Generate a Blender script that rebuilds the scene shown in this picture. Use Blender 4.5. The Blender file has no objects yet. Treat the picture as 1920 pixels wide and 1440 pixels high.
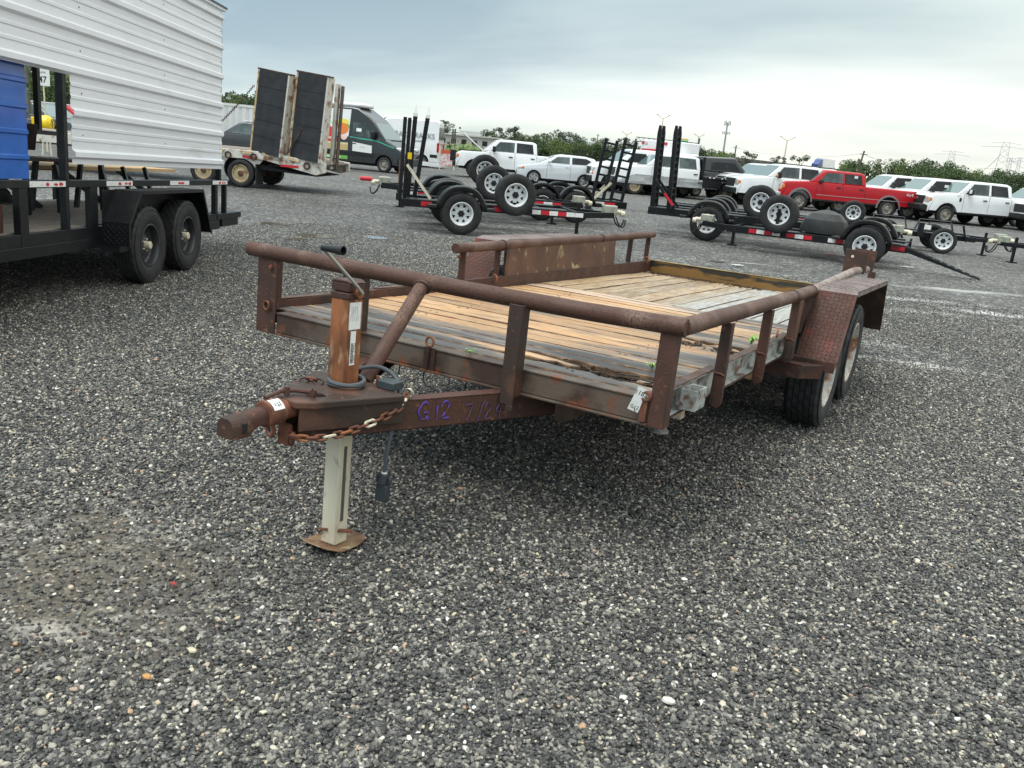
import bpy, bmesh, math, random
from mathutils import Matrix, Vector
random.seed(7)
S = bpy.context.scene
R = math.radians
# ---------------------------------------------------------------- camera
CF = Vector((-0.4630, 0.8450, -0.2680)).normalized()
CR = Vector((0.8620, 0.4990, 0.0870)); CR = (CR - CR.dot(CF) * CF).normalized()
CU = CR.cross(CF)
CAM = Vector((3.132, -2.981, 1.593))
FPX = 1583.0
cd = bpy.data.cameras.new('camera'); cam = bpy.data.objects.new('camera', cd)
S.collection.objects.link(cam); S.camera = cam
cd.sensor_width = 36; cd.lens = FPX / 1920 * 36
cd.clip_start = .05; cd.clip_end = 4000
M = Matrix((CR, CU, -CF)).transposed().to_4x4(); M.translation = CAM
cam.matrix_world = M
# ---------------------------------------------------------------- exposure
S.view_settings.view_transform = 'Standard'; S.view_settings.look = 'None'
S.view_settings.gamma = 1; S.view_settings.exposure = 0.5
try: S.view_settings.use_curve_mapping = False
except Exception: pass
S.render.engine = 'CYCLES'
S.cycles.max_bounces = 6
# ---------------------------------------------------------------- sky: an overcast cloud sheet over a Nishita sky
SUN_EL, SUN_ROT = R(62), R(200)
world = bpy.data.worlds.new('World'); S.world = world; world.use_nodes = True
wn, wl = world.node_tree.nodes, world.node_tree.links
wn.clear()
def W(t, **k):
    n = wn.new(t)
    for a, b in k.items(): setattr(n, a, b)
    return n
wout = W('ShaderNodeOutputWorld'); bg1 = W('ShaderNodeBackground'); bg2 = W('ShaderNodeBackground'); mx = W('ShaderNodeMixShader')
sky = W('ShaderNodeTexSky', sky_type='NISHITA', sun_disc=False); sky.sun_elevation = SUN_EL; sky.sun_rotation = SUN_ROT
sky.air_density = 1.0; sky.dust_density = 3.0
wl.new(sky.outputs[0], bg1.inputs[0]); bg1.inputs[1].default_value = .07
tc = W('ShaderNodeTexCoord'); sp = W('ShaderNodeSeparateXYZ'); wl.new(tc.outputs['Generated'], sp.inputs[0])
# clouds are a flat sheet: project the direction on a plane overhead so the banks thin into streaks near the horizon
dz = W('ShaderNodeMath', operation='ADD'); wl.new(sp.outputs[2], dz.inputs[0]); dz.inputs[1].default_value = .16
dz2 = W('ShaderNodeMath', operation='MAXIMUM'); wl.new(dz.outputs[0], dz2.inputs[0]); dz2.inputs[1].default_value = .05
px_ = W('ShaderNodeMath', operation='DIVIDE'); wl.new(sp.outputs[0], px_.inputs[0]); wl.new(dz2.outputs[0], px_.inputs[1])
py_ = W('ShaderNodeMath', operation='DIVIDE'); wl.new(sp.outputs[1], py_.inputs[0]); wl.new(dz2.outputs[0], py_.inputs[1])
cb = W('ShaderNodeCombineXYZ'); wl.new(px_.outputs[0], cb.inputs[0]); wl.new(py_.outputs[0], cb.inputs[1])
mp = W('ShaderNodeMapping'); wl.new(cb.outputs[0], mp.inputs[0])
mp.inputs['Rotation'].default_value = (0, 0, R(-28)); mp.inputs['Scale'].default_value = (.55, 1.0, 1)
mp.inputs['Location'].default_value = (3.1, 1.7, 0)
nz = W('ShaderNodeTexNoise'); nz.inputs['Scale'].default_value = .75; nz.inputs['Detail'].default_value = 6; nz.inputs['Roughness'].default_value = .48
wl.new(mp.outputs[0], nz.inputs['Vector'])
# base colour by elevation
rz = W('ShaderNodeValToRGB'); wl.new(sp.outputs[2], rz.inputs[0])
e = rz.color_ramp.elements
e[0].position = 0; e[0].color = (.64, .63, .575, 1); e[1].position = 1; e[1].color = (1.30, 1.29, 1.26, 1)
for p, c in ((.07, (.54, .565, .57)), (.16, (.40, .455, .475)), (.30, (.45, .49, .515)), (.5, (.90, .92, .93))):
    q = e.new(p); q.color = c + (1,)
# cool left (-x), warm bright right (+x)
dt = W('ShaderNodeVectorMath', operation='DOT_PRODUCT'); wl.new(tc.outputs['Generated'], dt.inputs[0]); dt.inputs[1].default_value = (.80, .60, 0)
rm = W('ShaderNodeMapRange'); wl.new(dt.outputs['Value'], rm.inputs[0])
rm.inputs[1].default_value = -.35; rm.inputs[2].default_value = .95; rm.inputs[3].default_value = 0; rm.inputs[4].default_value = 1
tint = W('ShaderNodeMix', data_type='RGBA'); wl.new(rm.outputs[0], tint.inputs[0])
tint.inputs[6].default_value = (.72, .87, .94, 1); tint.inputs[7].default_value = (1.32, 1.27, 1.17, 1)
m1 = W('ShaderNodeMix', data_type='RGBA', blend_type='MULTIPLY'); m1.inputs[0].default_value = 1
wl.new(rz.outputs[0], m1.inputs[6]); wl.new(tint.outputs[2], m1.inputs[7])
cr = W('ShaderNodeValToRGB'); wl.new(nz.outputs[0], cr.inputs[0])
e = cr.color_ramp.elements; e[0].position = .34; e[0].color = (.72, .77, .82, 1); e[1].position = .66; e[1].color = (1.32, 1.28, 1.22, 1)
m2 = W('ShaderNodeMix', data_type='RGBA', blend_type='MULTIPLY'); m2.inputs[0].default_value = 1
wl.new(m1.outputs[2], m2.inputs[6]); wl.new(cr.outputs[0], m2.inputs[7])
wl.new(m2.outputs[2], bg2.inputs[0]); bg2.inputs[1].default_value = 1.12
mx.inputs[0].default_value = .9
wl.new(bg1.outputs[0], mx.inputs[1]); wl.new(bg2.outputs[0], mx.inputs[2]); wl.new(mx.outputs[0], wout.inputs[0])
# ---------------------------------------------------------------- sun behind the cloud sheet
sl = bpy.data.lights.new('sun', 'SUN'); sl.energy = 1.5; sl.angle = R(28); sl.color = (1, .96, .90)
so = bpy.data.objects.new('sun', sl); S.collection.objects.link(so)
sd = Vector((math.sin(SUN_ROT) * math.cos(SUN_EL), math.cos(SUN_ROT) * math.cos(SUN_EL), math.sin(SUN_EL)))
so.rotation_euler = sd.to_track_quat('Z', 'Y').to_euler(); so.location = (0, 0, 30)
# ---------------------------------------------------------------- helpers
def tag(o, label=None, cat=None, group=None, kind=None):
    if label: o['label'] = label
    if cat: o['category'] = cat
    if group: o['group'] = group
    if kind: o['kind'] = kind
    return o
def empty(name, loc=(0, 0, 0), rot=(0, 0, 0), label=None, cat=None, group=None, parent=None):
    o = bpy.data.objects.new(name, None); S.collection.objects.link(o)
    o.empty_display_size = .2; o.location = loc; o.rotation_euler = rot
    if parent: o.parent = parent
    return tag(o, label, cat, group)
def kids(o): return [c for c in bpy.data.objects if c.parent == o]
def copy_tree(o, parent=None):
    c = o.copy(); S.collection.objects.link(c); c.parent = parent
    for ch in kids(o): copy_tree(ch, c)
    return c
class MB:
    def __init__(s): s.v = []; s.f = []
    def add(s, vs, fs):
        n = len(s.v); s.v += [tuple(v) for v in vs]; s.f += [tuple(i + n for i in f) for f in fs]; return s
    def box(s, x0, x1, y0, y1, z0, z1, m=None):
        vs = [Vector(p) for p in ((x0,y0,z0),(x1,y0,z0),(x1,y1,z0),(x0,y1,z0),(x0,y0,z1),(x1,y0,z1),(x1,y1,z1),(x0,y1,z1))]
        if m: vs = [m @ v for v in vs]
        return s.add(vs, [(0,3,2,1),(4,5,6,7),(0,1,5,4),(1,2,6,5),(2,3,7,6),(3,0,4,7)])
    def hexa(s, vs):
        return s.add(vs, [(0,3,2,1),(4,5,6,7),(0,1,5,4),(1,2,6,5),(2,3,7,6),(3,0,4,7)])
    def prism(s, poly, d0, d1, axis='y', m=None):
        # poly of 2D points; extruded along axis from d0 to d1
        def P(a, b, d): return {'y': (a, d, b), 'z': (a, b, d), 'x': (d, a, b)}[axis]
        n = len(poly); vs = [Vector(P(a, b, d0)) for a, b in poly] + [Vector(P(a, b, d1)) for a, b in poly]
        if m: vs = [m @ v for v in vs]
        return s.add(vs, [tuple(range(n)), tuple(range(2*n-1, n-1, -1))] + [(i, i+n, (i+1) % n + n, (i+1) % n) for i in range(n)])
    def tube(s, pts, r, n=10, cap=True, r1=None, flat=None):
        pts = [Vector(p) for p in pts]; k = len(pts); rings = []
        up = None
        for i, p in enumerate(pts):
            t = (pts[min(i+1, k-1)] - pts[max(i-1, 0)]).normalized()
            if up is None:
                up = Vector((0,0,1)) if abs(t.z) < .9 else Vector((1,0,0))
            a = (up - up.dot(t) * t).normalized(); b = t.cross(a); up = a
            rr = r if r1 is None else r + (r1 - r) * i / (k-1)
            rings.append([p + rr * (math.cos(2*math.pi*j/n) * a + math.sin(2*math.pi*j/n) * b) for j in range(n)])
        vs = [v for q in rings for v in q]
        fs = [(i*n+j, i*n+(j+1) % n, (i+1)*n+(j+1) % n, (i+1)*n+j) for i in range(k-1) for j in range(n)]
        if cap: fs += [tuple(range(n))[::-1], tuple(range((k-1)*n, k*n))]
        return s.add(vs, fs)
    def bar(s, a, b, w, h, up=(0, 0, 1)):
        a, b = Vector(a), Vector(b); t = (b-a).normalized(); u = Vector(up)
        if abs(u.dot(t)) > .95: u = Vector((0, 1, 0))
        u = (u - u.dot(t)*t).normalized(); sd_ = t.cross(u)
        q = [a + x*sd_*w/2 + z*u*h/2 for x, z in ((-1,-1),(1,-1),(1,1),(-1,1))]
        return s.add(q + [p + (b-a) for p in q], [(0,1,2,3),(7,6,5,4),(0,4,5,1),(1,5,6,2),(2,6,7,3),(3,7,4,0)])
    def lathe(s, prof, n=32, axis='y', c=(0,0,0), mod=None, a0=0, a1=2*math.pi):
        # prof: (radius, pos along axis); full turn closes
        c = Vector(c); full = abs(a1-a0-2*math.pi) < 1e-6; k = len(prof); m = n if full else n+1; vs = []
        for i in range(m):
            a = a0 + (a1-a0)*i/n; ca, sa = math.cos(a), math.sin(a)
            for j, (r, h) in enumerate(prof):
                if mod: r += mod(i, j)
                p = {'y': (r*ca, h, r*sa), 'z': (r*ca, r*sa, h), 'x': (h, r*ca, r*sa)}[axis]
                vs.append(c + Vector(p))
        fs = []
        for i in range(n):
            i2 = (i+1) % m
            for j in range(k-1): fs.append((i*k+j, i*k+j+1, i2*k+j+1, i2*k+j))
        return s.add(vs, fs)
    def torus(s, c, ax, R_, r, n=16, k=8, sx=1):
        c, ax = Vector(c), Vector(ax).normalized()
        u = ax.orthogonal().normalized(); w = ax.cross(u)
        pts = [c + R_*(math.cos(2*math.pi*i/n)*u*sx + math.sin(2*math.pi*i/n)*w) for i in range(n)]
        return s.loop(pts, r, k)
    def loop(s, pts, r, k=6):
        n = len(pts); vs = []
        cen = sum((Vector(p) for p in pts), Vector())/n
        for i in range(n):
            p = Vector(pts[i]); t = (Vector(pts[(i+1) % n]) - Vector(pts[i-1])).normalized()
            a = (p-cen); a = (a - a.dot(t)*t).normalized(); b = t.cross(a)
            vs += [p + r*(math.cos(2*math.pi*j/k)*a + math.sin(2*math.pi*j/k)*b) for j in range(k)]
        return s.add(vs, [(i*k+j, ((i+1) % n)*k+j, ((i+1) % n)*k+(j+1) % k, i*k+(j+1) % k) for i in range(n) for j in range(k)])
    def build(s, name, mat, parent=None, smooth=True, bevel=0, ang=35, kind=None, label=None):
        me = bpy.data.meshes.new(name); me.from_pydata([tuple(v) for v in s.v], [], s.f)
        bm = bmesh.new(); bm.from_mesh(me); bmesh.ops.recalc_face_normals(bm, faces=bm.faces); bm.to_mesh(me); bm.free()
        if isinstance(mat, (list, tuple)):
            for m in mat: me.materials.append(m)
        else: me.materials.append(mat)
        if smooth:
            me.polygons.foreach_set('use_smooth', [True]*len(me.polygons)); me.set_sharp_from_angle(angle=R(ang))
        o = bpy.data.objects.new(name, me); S.collection.objects.link(o)
        if parent: o.parent = parent
        if bevel:
            b = o.modifiers.new('bevel', 'BEVEL'); b.width = bevel; b.segments = 2; b.limit_method = 'ANGLE'; b.angle_limit = R(40)
        return tag(o, label, None, None, kind)
def share(o, name, parent, loc=None, rot=None):
    c = bpy.data.objects.new(name, o.data); S.collection.objects.link(c); c.parent = parent
    if loc: c.location = loc
    if rot: c.rotation_euler = rot
    return c
def text(name, body, size, mat, parent, m, sx=1, extrude=.001, label=None, bold=0):
    cu = bpy.data.curves.new(name, 'FONT'); cu.body = body; cu.size = size; cu.align_x = 'CENTER'; cu.align_y = 'CENTER'
    cu.extrude = extrude; cu.offset = bold
    t = bpy.data.objects.new('tmp', cu); S.collection.objects.link(t)
    dg = bpy.context.evaluated_depsgraph_get(); dg.update()
    me = bpy.data.meshes.new_from_object(t.evaluated_get(dg)); me.name = name
    bpy.data.objects.remove(t); bpy.data.curves.remove(cu)
    me.transform(m @ Matrix.Diagonal((sx, 1, 1, 1))); me.materials.clear(); me.materials.append(mat)
    o = bpy.data.objects.new(name, me); S.collection.objects.link(o)
    if parent: o.parent = parent
    return tag(o, label)
def frame(o, x, y):   # matrix with origin o, x axis and y axis (z = x cross y)
    x, y = Vector(x).normalized(), Vector(y).normalized(); z = x.cross(y).normalized(); y = z.cross(x)
    m = Matrix((x, y, z)).transposed().to_4x4(); m.translation = Vector(o); return m
def hor(px): return 720 + (FPX*CF.z + (px-960)*CR.z)/CU.z
def far(px, D):       # a spot on the ground at distance D, in the compass direction of photo column px
    d = CF + CR*((px-960)/FPX) - CU*((hor(px)-720)/FPX); d.z = 0; d.normalize()
    return Vector((CAM.x + d.x*D, CAM.y + d.y*D, 0))
# ---------------------------------------------------------------- materials
def N(nt, t, **k):
    n = nt.nodes.new(t)
    for a, b in k.items(): setattr(n, a, b)
    return n
def mat(name, col, rough=.6, metal=0, col2=None, sc=8, lo=.45, hi=.65, col3=None, sc3=40, lo3=.55, hi3=.65, bump=0, bsc=60, coat=0, stretch=None, emit=None, spec=.5, det=6, rvar=0):
    m = bpy.data.materials.new(name); m.use_nodes = True; nt = m.node_tree; b = nt.nodes['Principled BSDF']; L = nt.links
    b.inputs['Base Color'].default_value = (*col, 1); b.inputs['Roughness'].default_value = rough; b.inputs['Metallic'].default_value = metal
    if name.startswith(('rusty', 'orange_rust', 'chain_rust')): spec = .32
    b.inputs['Coat Weight'].default_value = coat; b.inputs['Coat Roughness'].default_value = .06; b.inputs['Specular IOR Level'].default_value = spec
    if emit: b.inputs['Emission Color'].default_value = (*emit, 1); b.inputs['Emission Strength'].default_value = 1
    tc = N(nt, 'ShaderNodeTexCoord'); vec = tc.outputs['Object']
    if stretch:
        mp = N(nt, 'ShaderNodeMapping'); mp.inputs['Scale'].default_value = stretch; L.new(vec, mp.inputs[0]); vec = mp.outputs[0]
    cur = None
    def noise(s_, d=det):
        n = N(nt, 'ShaderNodeTexNoise'); n.inputs['Scale'].default_value = s_; n.inputs['Detail'].default_value = d; L.new(vec, n.inputs['Vector']); return n.outputs[0]
    def layer(cur, col, c2, s_, lo, hi):
        rr = N(nt, 'ShaderNodeMapRange'); L.new(noise(s_), rr.inputs[0]); rr.inputs[1].default_value = lo; rr.inputs[2].default_value = hi
        mixn = N(nt, 'ShaderNodeMix', data_type='RGBA'); L.new(rr.outputs[0], mixn.inputs[0])
        if cur is None: mixn.inputs[6].default_value = (*col, 1)
        else: L.new(cur, mixn.inputs[6])
        mixn.inputs[7].default_value = (*c2, 1); return mixn.outputs[2]
    if col2: cur = layer(cur, col, col2, sc, lo, hi)
    if col3: cur = layer(cur, col, col3, sc3, lo3, hi3)
    if cur is not None: L.new(cur, b.inputs['Base Color'])
    if rvar:
        rr = N(nt, 'ShaderNodeMapRange'); L.new(noise(sc*1.7), rr.inputs[0]); rr.inputs[1].default_value = .35; rr.inputs[2].default_value = .65
        rr.inputs[3].default_value = rough-rvar; rr.inputs[4].default_value = rough+rvar; L.new(rr.outputs[0], b.inputs['Roughness'])
    if bump:
        bn = N(nt, 'ShaderNodeBump'); bn.inputs['Strength'].default_value = bump; bn.inputs['Distance'].default_value = .004
        L.new(noise(bsc, 8), bn.inputs['Height']); L.new(bn.outputs[0], b.inputs['Normal'])
    return m
rust = mat('rusty_brown_paint', (.092, .044, .031), .56, .0, (.175, .105, .078), 4.2, .48, .66, (.055, .029, .023), 110, .50, .64, .35, 210, rvar=.10)
rust_red = mat('rusty_red_brown', (.088, .040, .029), .55, 0, (.042, .027, .022), 4, .4, .66, (.20, .085, .048), 30, .6, .75, .55, 110, rvar=.12)
rust_dark = mat('rusty_dark_paint', (.050, .033, .026), .5, 0, (.125, .062, .042), 5, .48, .62, (.17, .085, .05), 28, .62, .74, .4, 80, rvar=.12)
rust_grey = mat('rusty_channel_paint', (.115, .088, .068), .5, 0, (.060, .036, .027), 3.2, .46, .56, (.17, .065, .035), 9, .56, .66, .4, 80, rvar=.15)
rust_orange = mat('orange_rust', (.33, .125, .050), .66, 0, (.140, .055, .028), 6, .44, .58, (.40, .24, .14), 26, .56, .74, .5, 110, stretch=(1.5, 1.5, .5))
rust_chain = mat('chain_rust', (.20, .075, .045), .6, 0, (.10, .045, .03), 30, .4, .65, bump=.4)
rust_white = mat('white_flaked_paint', (.62, .60, .54), .55, 0, (.22, .10, .05), 3.5, .53, .63, (.45, .26, .12), 14, .58, .68, .4, 60)
rust_yellow = mat('rusty_yellow_white', (.55, .40, .22), .6, 0, (.20, .09, .045), 5, .48, .6, (.60, .55, .46), 10, .55, .65, .4, 60)
chan_white = mat('worn_pale_primer', (.36, .38, .36), .6, 0, (.12, .10, .09), 9, .48, .62, (.16, .075, .05), 22, .56, .66, .3, 70)
galv = mat('galvanised_leg', (.70, .64, .50), .5, .03, (.56, .50, .37), 5, .4, .7, (.22, .19, .14), 24, .6, .75, .15, 60, stretch=(1, 1, .4))
blackp = mat('black_frame_paint', (.006, .0065, .008), .4, 0, (.016, .017, .02), 8, .5, .8, spec=.35)
blackpl = mat('black_plastic', (.012, .0125, .013), .42, 0, (.028, .028, .03), 6, .5, .8, spec=.4)
rubber = mat('tyre_rubber', (.011, .011, .012), .7, 0, (.030, .028, .027), 7, .45, .75, bump=.15, bsc=120)
rubber_old = mat('weathered_tyre_rubber', (.020, .020, .022), .7, 0, (.055, .055, .058), 5, .45, .75, bump=.2, bsc=120)
cable_m = mat('grey_cable', (.075, .085, .095), .5)
whitep = mat('white_car_paint', (.78, .79, .80), .28, 0, (.70, .70, .69), 2, .4, .8, coat=.6)
silver = mat('silver_car_paint', (.62, .64, .66), .3, .25, coat=.7)
redp = mat('red_truck_paint', (.44, .006, .014), .4, 0, (.36, .010, .018), 3, .4, .8, (.46, .06, .06), 25, .66, .74, coat=.2, spec=.3)
blackc = mat('black_car_paint', (.012, .013, .014), .25, 0, coat=.8)
greyc = mat('charcoal_car_paint', (.035, .038, .042), .3, 0, coat=.8)
glass = mat('car_glass', (.030, .042, .042), .10, 0, (.09, .12, .115), 1.1, .45, .6, spec=.55)
glass_l = mat('windscreen_glass', (.11, .17, .165), .08, 0, spec=.7, coat=.4)
glass_d = mat('tinted_glass', (.008, .009, .010), .12, 0, (.03, .033, .036), 1.3, .5, .62, spec=.4)
chrome = mat('chrome', (.62, .62, .62), .18, .95)
alloy = mat('alloy_wheel', (.55, .56, .57), .35, .55)
steelw = mat('dirty_steel_wheel', (.33, .31, .27), .5, .3, (.16, .13, .10), 14, .45, .65)
rimwhite = mat('white_wheel_paint', (.74, .75, .76), .4, 0, (.60, .58, .54), 16, .5, .75)
rimblack = mat('black_wheel_paint', (.045, .048, .052), .35, .3)
rimrust = mat('chipped_white_rusty_wheel', (.58, .56, .50), .5, 0, (.30, .13, .05), 7, .50, .60, (.42, .40, .36), 30, .5, .7)
rimyellow = mat('cream_wheel_paint', (.50, .40, .24), .55, 0, (.22, .13, .07), 9, .46, .62)
dark = mat('dark_underside', (.010, .010, .011), .8)
redl = mat('red_lens', (.45, .01, .015), .2, coat=.5)
amber = mat('amber_lens', (.75, .22, .02), .25, coat=.5)
lens = mat('clear_lens', (.60, .60, .57), .15, .2, coat=.8)
refw = mat('reflective_white', (.80, .80, .78), .35, 0, (.55, .53, .50), 30, .55, .7)
refr = mat('reflective_red', (.55, .015, .03), .35)
paper = mat('paper', (.80, .80, .77), .7, 0, (.66, .65, .62), 30, .5, .8)
ink = mat('black_ink', (.02, .02, .02), .6)
greyink = mat('grey_lettering', (.30, .32, .33), .5)
purple = mat('purple_marker', (.12, .06, .50), .6, 0, (.085, .04, .045), 75, .50, .56)
purple_f = mat('smeared_purple_marker', (.085, .045, .22), .6, 0, (.10, .055, .06), 60, .42, .55)
grass_m = mat('green_shoots', (.20, .42, .08), .6)
roughwood = mat('bench_brown', (.13, .085, .07), .5, 0, (.06, .038, .03), 10, .4, .7)
newwood = mat('new_timber', (.50, .34, .17), .7, 0, (.42, .26, .12), 12, .4, .7, stretch=(.3, 3, 3))
bluep = mat('blue_panel_paint', (.015, .13, .52), .32, 0, (.010, .085, .38), 5, .4, .8, coat=.4, bump=.1, bsc=200)
siding = mat('white_ribbed_siding', (.78, .80, .83), .35, .0, (.73, .75, .78), 3, .4, .8, (.58, .59, .58), 2.2, .62, .80, stretch=(.6, 1, 3))
yellowp = mat('yellow_plastic', (.80, .55, .01), .35)
concrete = mat('aged_concrete', (.20, .195, .18), .8, 0, (.12, .115, .105), .4, .4, .7)
# ================================================================ GROUND
def ground_mat():
    m = bpy.data.materials.new('dark_gravel'); m.use_nodes = True; nt = m.node_tree; b = nt.nodes['Principled BSDF']; L = nt.links
    tc = N(nt, 'ShaderNodeTexCoord'); P = tc.outputs['Object']
    v1 = N(nt, 'ShaderNodeTexVoronoi'); v1.inputs['Scale'].default_value = 52; L.new(P, v1.inputs['Vector'])
    v2 = N(nt, 'ShaderNodeTexVoronoi'); v2.inputs['Scale'].default_value = 24; L.new(P, v2.inputs['Vector'])
    sep = N(nt, 'ShaderNodeSeparateColor'); L.new(v1.outputs['Color'], sep.inputs[0])
    sep2 = N(nt, 'ShaderNodeSeparateColor'); L.new(v2.outputs['Color'], sep2.inputs[0])
    mixv = N(nt, 'ShaderNodeMath', operation='ADD'); L.new(sep.outputs[0], mixv.inputs[0]); L.new(sep2.outputs[0], mixv.inputs[1])
    hv = N(nt, 'ShaderNodeMath', operation='MULTIPLY'); L.new(mixv.outputs[0], hv.inputs[0]); hv.inputs[1].default_value = .5
    rp = N(nt, 'ShaderNodeValToRGB'); L.new(hv.outputs[0], rp.inputs[0])
    e = rp.color_ramp.elements; e[0].position = .05; e[0].color = (.022, .023, .025, 1); e[1].position = .97; e[1].color = (.60, .57, .48, 1)
    for p, c in ((.35, (.050, .050, .050)), (.55, (.115, .113, .108)), (.75, (.24, .235, .22)), (.88, (.42, .40, .36))):
        q = e.new(p); q.color = c + (1,)
    # broad tone changes: damp darker stretches and drier paler ones
    n1 = N(nt, 'ShaderNodeTexNoise'); n1.inputs['Scale'].default_value = .35; n1.inputs['Detail'].default_value = 5; L.new(P, n1.inputs['Vector'])
    rr = N(nt, 'ShaderNodeMapRange'); L.new(n1.outputs[0], rr.inputs[0]); rr.inputs[1].default_value = .3; rr.inputs[2].default_value = .7; rr.inputs[3].default_value = .72; rr.inputs[4].default_value = 1.35
    mm = N(nt, 'ShaderNodeVectorMath', operation='SCALE'); L.new(rp.outputs[0], mm.inputs[0]); L.new(rr.outputs[0], mm.inputs['Scale'])
    cur = mm.outputs[0]
    for sc_, lo_, hi_ in ((9.0, .70, 1.45), (2.6, .80, 1.28)):
        nn_ = N(nt, 'ShaderNodeTexNoise'); nn_.inputs['Scale'].default_value = sc_; nn_.inputs['Detail'].default_value = 3; nn_.inputs['Roughness'].default_value = .7; L.new(P, nn_.inputs['Vector'])
        q_ = N(nt, 'ShaderNodeMapRange'); L.new(nn_.outputs[0], q_.inputs[0]); q_.inputs[1].default_value = .36; q_.inputs[2].default_value = .64; q_.inputs[3].default_value = lo_*.87; q_.inputs[4].default_value = hi_*.87
        z_ = N(nt, 'ShaderNodeVectorMath', operation='SCALE'); L.new(cur, z_.inputs[0]); L.new(q_.outputs[0], z_.inputs['Scale']); cur = z_.outputs[0]
    # dusty / silty patches with shapes of their own
    sx = N(nt, 'ShaderNodeSeparateXYZ'); L.new(P, sx.inputs[0])
    n3 = N(nt, 'ShaderNodeTexNoise'); n3.inputs['Scale'].default_value = 3.0; n3.inputs['Detail'].default_value = 6; L.new(P, n3.inputs['Vector'])
    n4 = N(nt, 'ShaderNodeTexNoise'); n4.inputs['Scale'].default_value = 30; n4.inputs['Detail'].default_value = 3; L.new(P, n4.inputs['Vector'])
    def patch(cur, cx, cy, ang, a, bb, col, amt, sn=.9):
        mp = N(nt, 'ShaderNodeMapping', vector_type='TEXTURE'); mp.inputs['Location'].default_value = (cx, cy, 0); mp.inputs['Rotation'].default_value = (0, 0, ang); mp.inputs['Scale'].default_value = (a, bb, 1e6)
        L.new(P, mp.inputs[0]); ln = N(nt, 'ShaderNodeVectorMath', operation='LENGTH'); L.new(mp.outputs[0], ln.inputs[0])
        ad = N(nt, 'ShaderNodeMath', operation='MULTIPLY_ADD'); L.new(n3.outputs[0], ad.inputs[0]); ad.inputs[1].default_value = sn*2; L.new(ln.outputs['Value'], ad.inputs[2])
        ad2 = N(nt, 'ShaderNodeMath', operation='MULTIPLY_ADD'); L.new(n4.outputs[0], ad2.inputs[0]); ad2.inputs[1].default_value = 1.0; L.new(ad.outputs[0], ad2.inputs[2])
        r_ = N(nt, 'ShaderNodeMapRange'); L.new(ad2.outputs[0], r_.inputs[0]); r_.inputs[1].default_value = sn+.62; r_.inputs[2].default_value = sn+1.5; r_.inputs[3].default_value = amt; r_.inputs[4].default_value = 0
        x = N(nt, 'ShaderNodeMix', data_type='RGBA'); L.new(r_.outputs[0], x.inputs[0]); L.new(cur, x.inputs[6]); x.inputs[7].default_value = (*col, 1); return x.outputs[2]
    for a in PATCHES: cur = patch(cur, *a)
    L.new(cur, b.inputs['Base Color'])
    b.inputs['Roughness'].default_value = .62; b.inputs['Specular IOR Level'].default_value = .4
    bn = N(nt, 'ShaderNodeBump'); bn.inputs['Strength'].default_value = 1; bn.inputs['Distance'].default_value = .02; bn.invert = True
    L.new(v1.outputs['Distance'], bn.inputs['Height']); L.new(bn.outputs[0], b.inputs['Normal'])
    return m
PATCHES = [(2.62, 5.5, .25, 1.35, .17, (.55, .54, .51), .8), (2.15, 6.25, .3, .75, .16, (.45, .44, .42), .55), (1.55, 6.75, .2, .45, .25, (.45, .44, .42), .5),
           (2.15, 10.4, .5, 1.4, .22, (.6, .59, .56), .85), (3.4, 10.2, .3, .9, .28, (.7, .7, .68), .9), (2.4, 9.2, .5, .9, .22, (.55, .54, .5), .6), (1.7, 8.6, .2, .5, .3, (.5, .49, .46), .5),
           (2.75, 12.6, .6, 1.3, .25, (.55, .54, .5), .7), (-1.2, 9.0, .1, .5, .08, (.6, .6, .58), .7), (-.6, 12.2, .5, .5, .06, (.75, .75, .73), .9),
           (-5.0, 14.2, .5, .7, .1, (.55, .55, .53), .6), (.52, -1.30, .5, 1.2, .95, (.15, .122, .088), .7), (.78, -1.62, .4, .16, .07, (.42, .38, .34), .8),
           (-2.0, 2.0, .6, 1.5, .3, (.16, .14, .12), .4), (-20, 25, .4, 12, 2.5, (.16, .16, .155), .4), (-6, 30, .4, 16, 3, (.18, .18, .175), .4)]
gm = MB()
gx = [-1500, -300, -80, -30, -12, -6, -2, 2, 6, 12, 30, 80, 300, 1500]
gy = [-300, -60, -15, -6, -2, 2, 6, 12, 20, 35, 60, 120, 400, 2500]
gm.add([(x, y, 0) for y in gy for x in gx], [(j*14+i, j*14+i+1, (j+1)*14+i+1, (j+1)*14+i) for j in range(13) for i in range(13)])
gnd = gm.build('gravel_yard', ground_mat(), smooth=False); gnd['kind'] = 'structure'; gnd['label'] = 'wide yard of dark damp crushed gravel'

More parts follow.
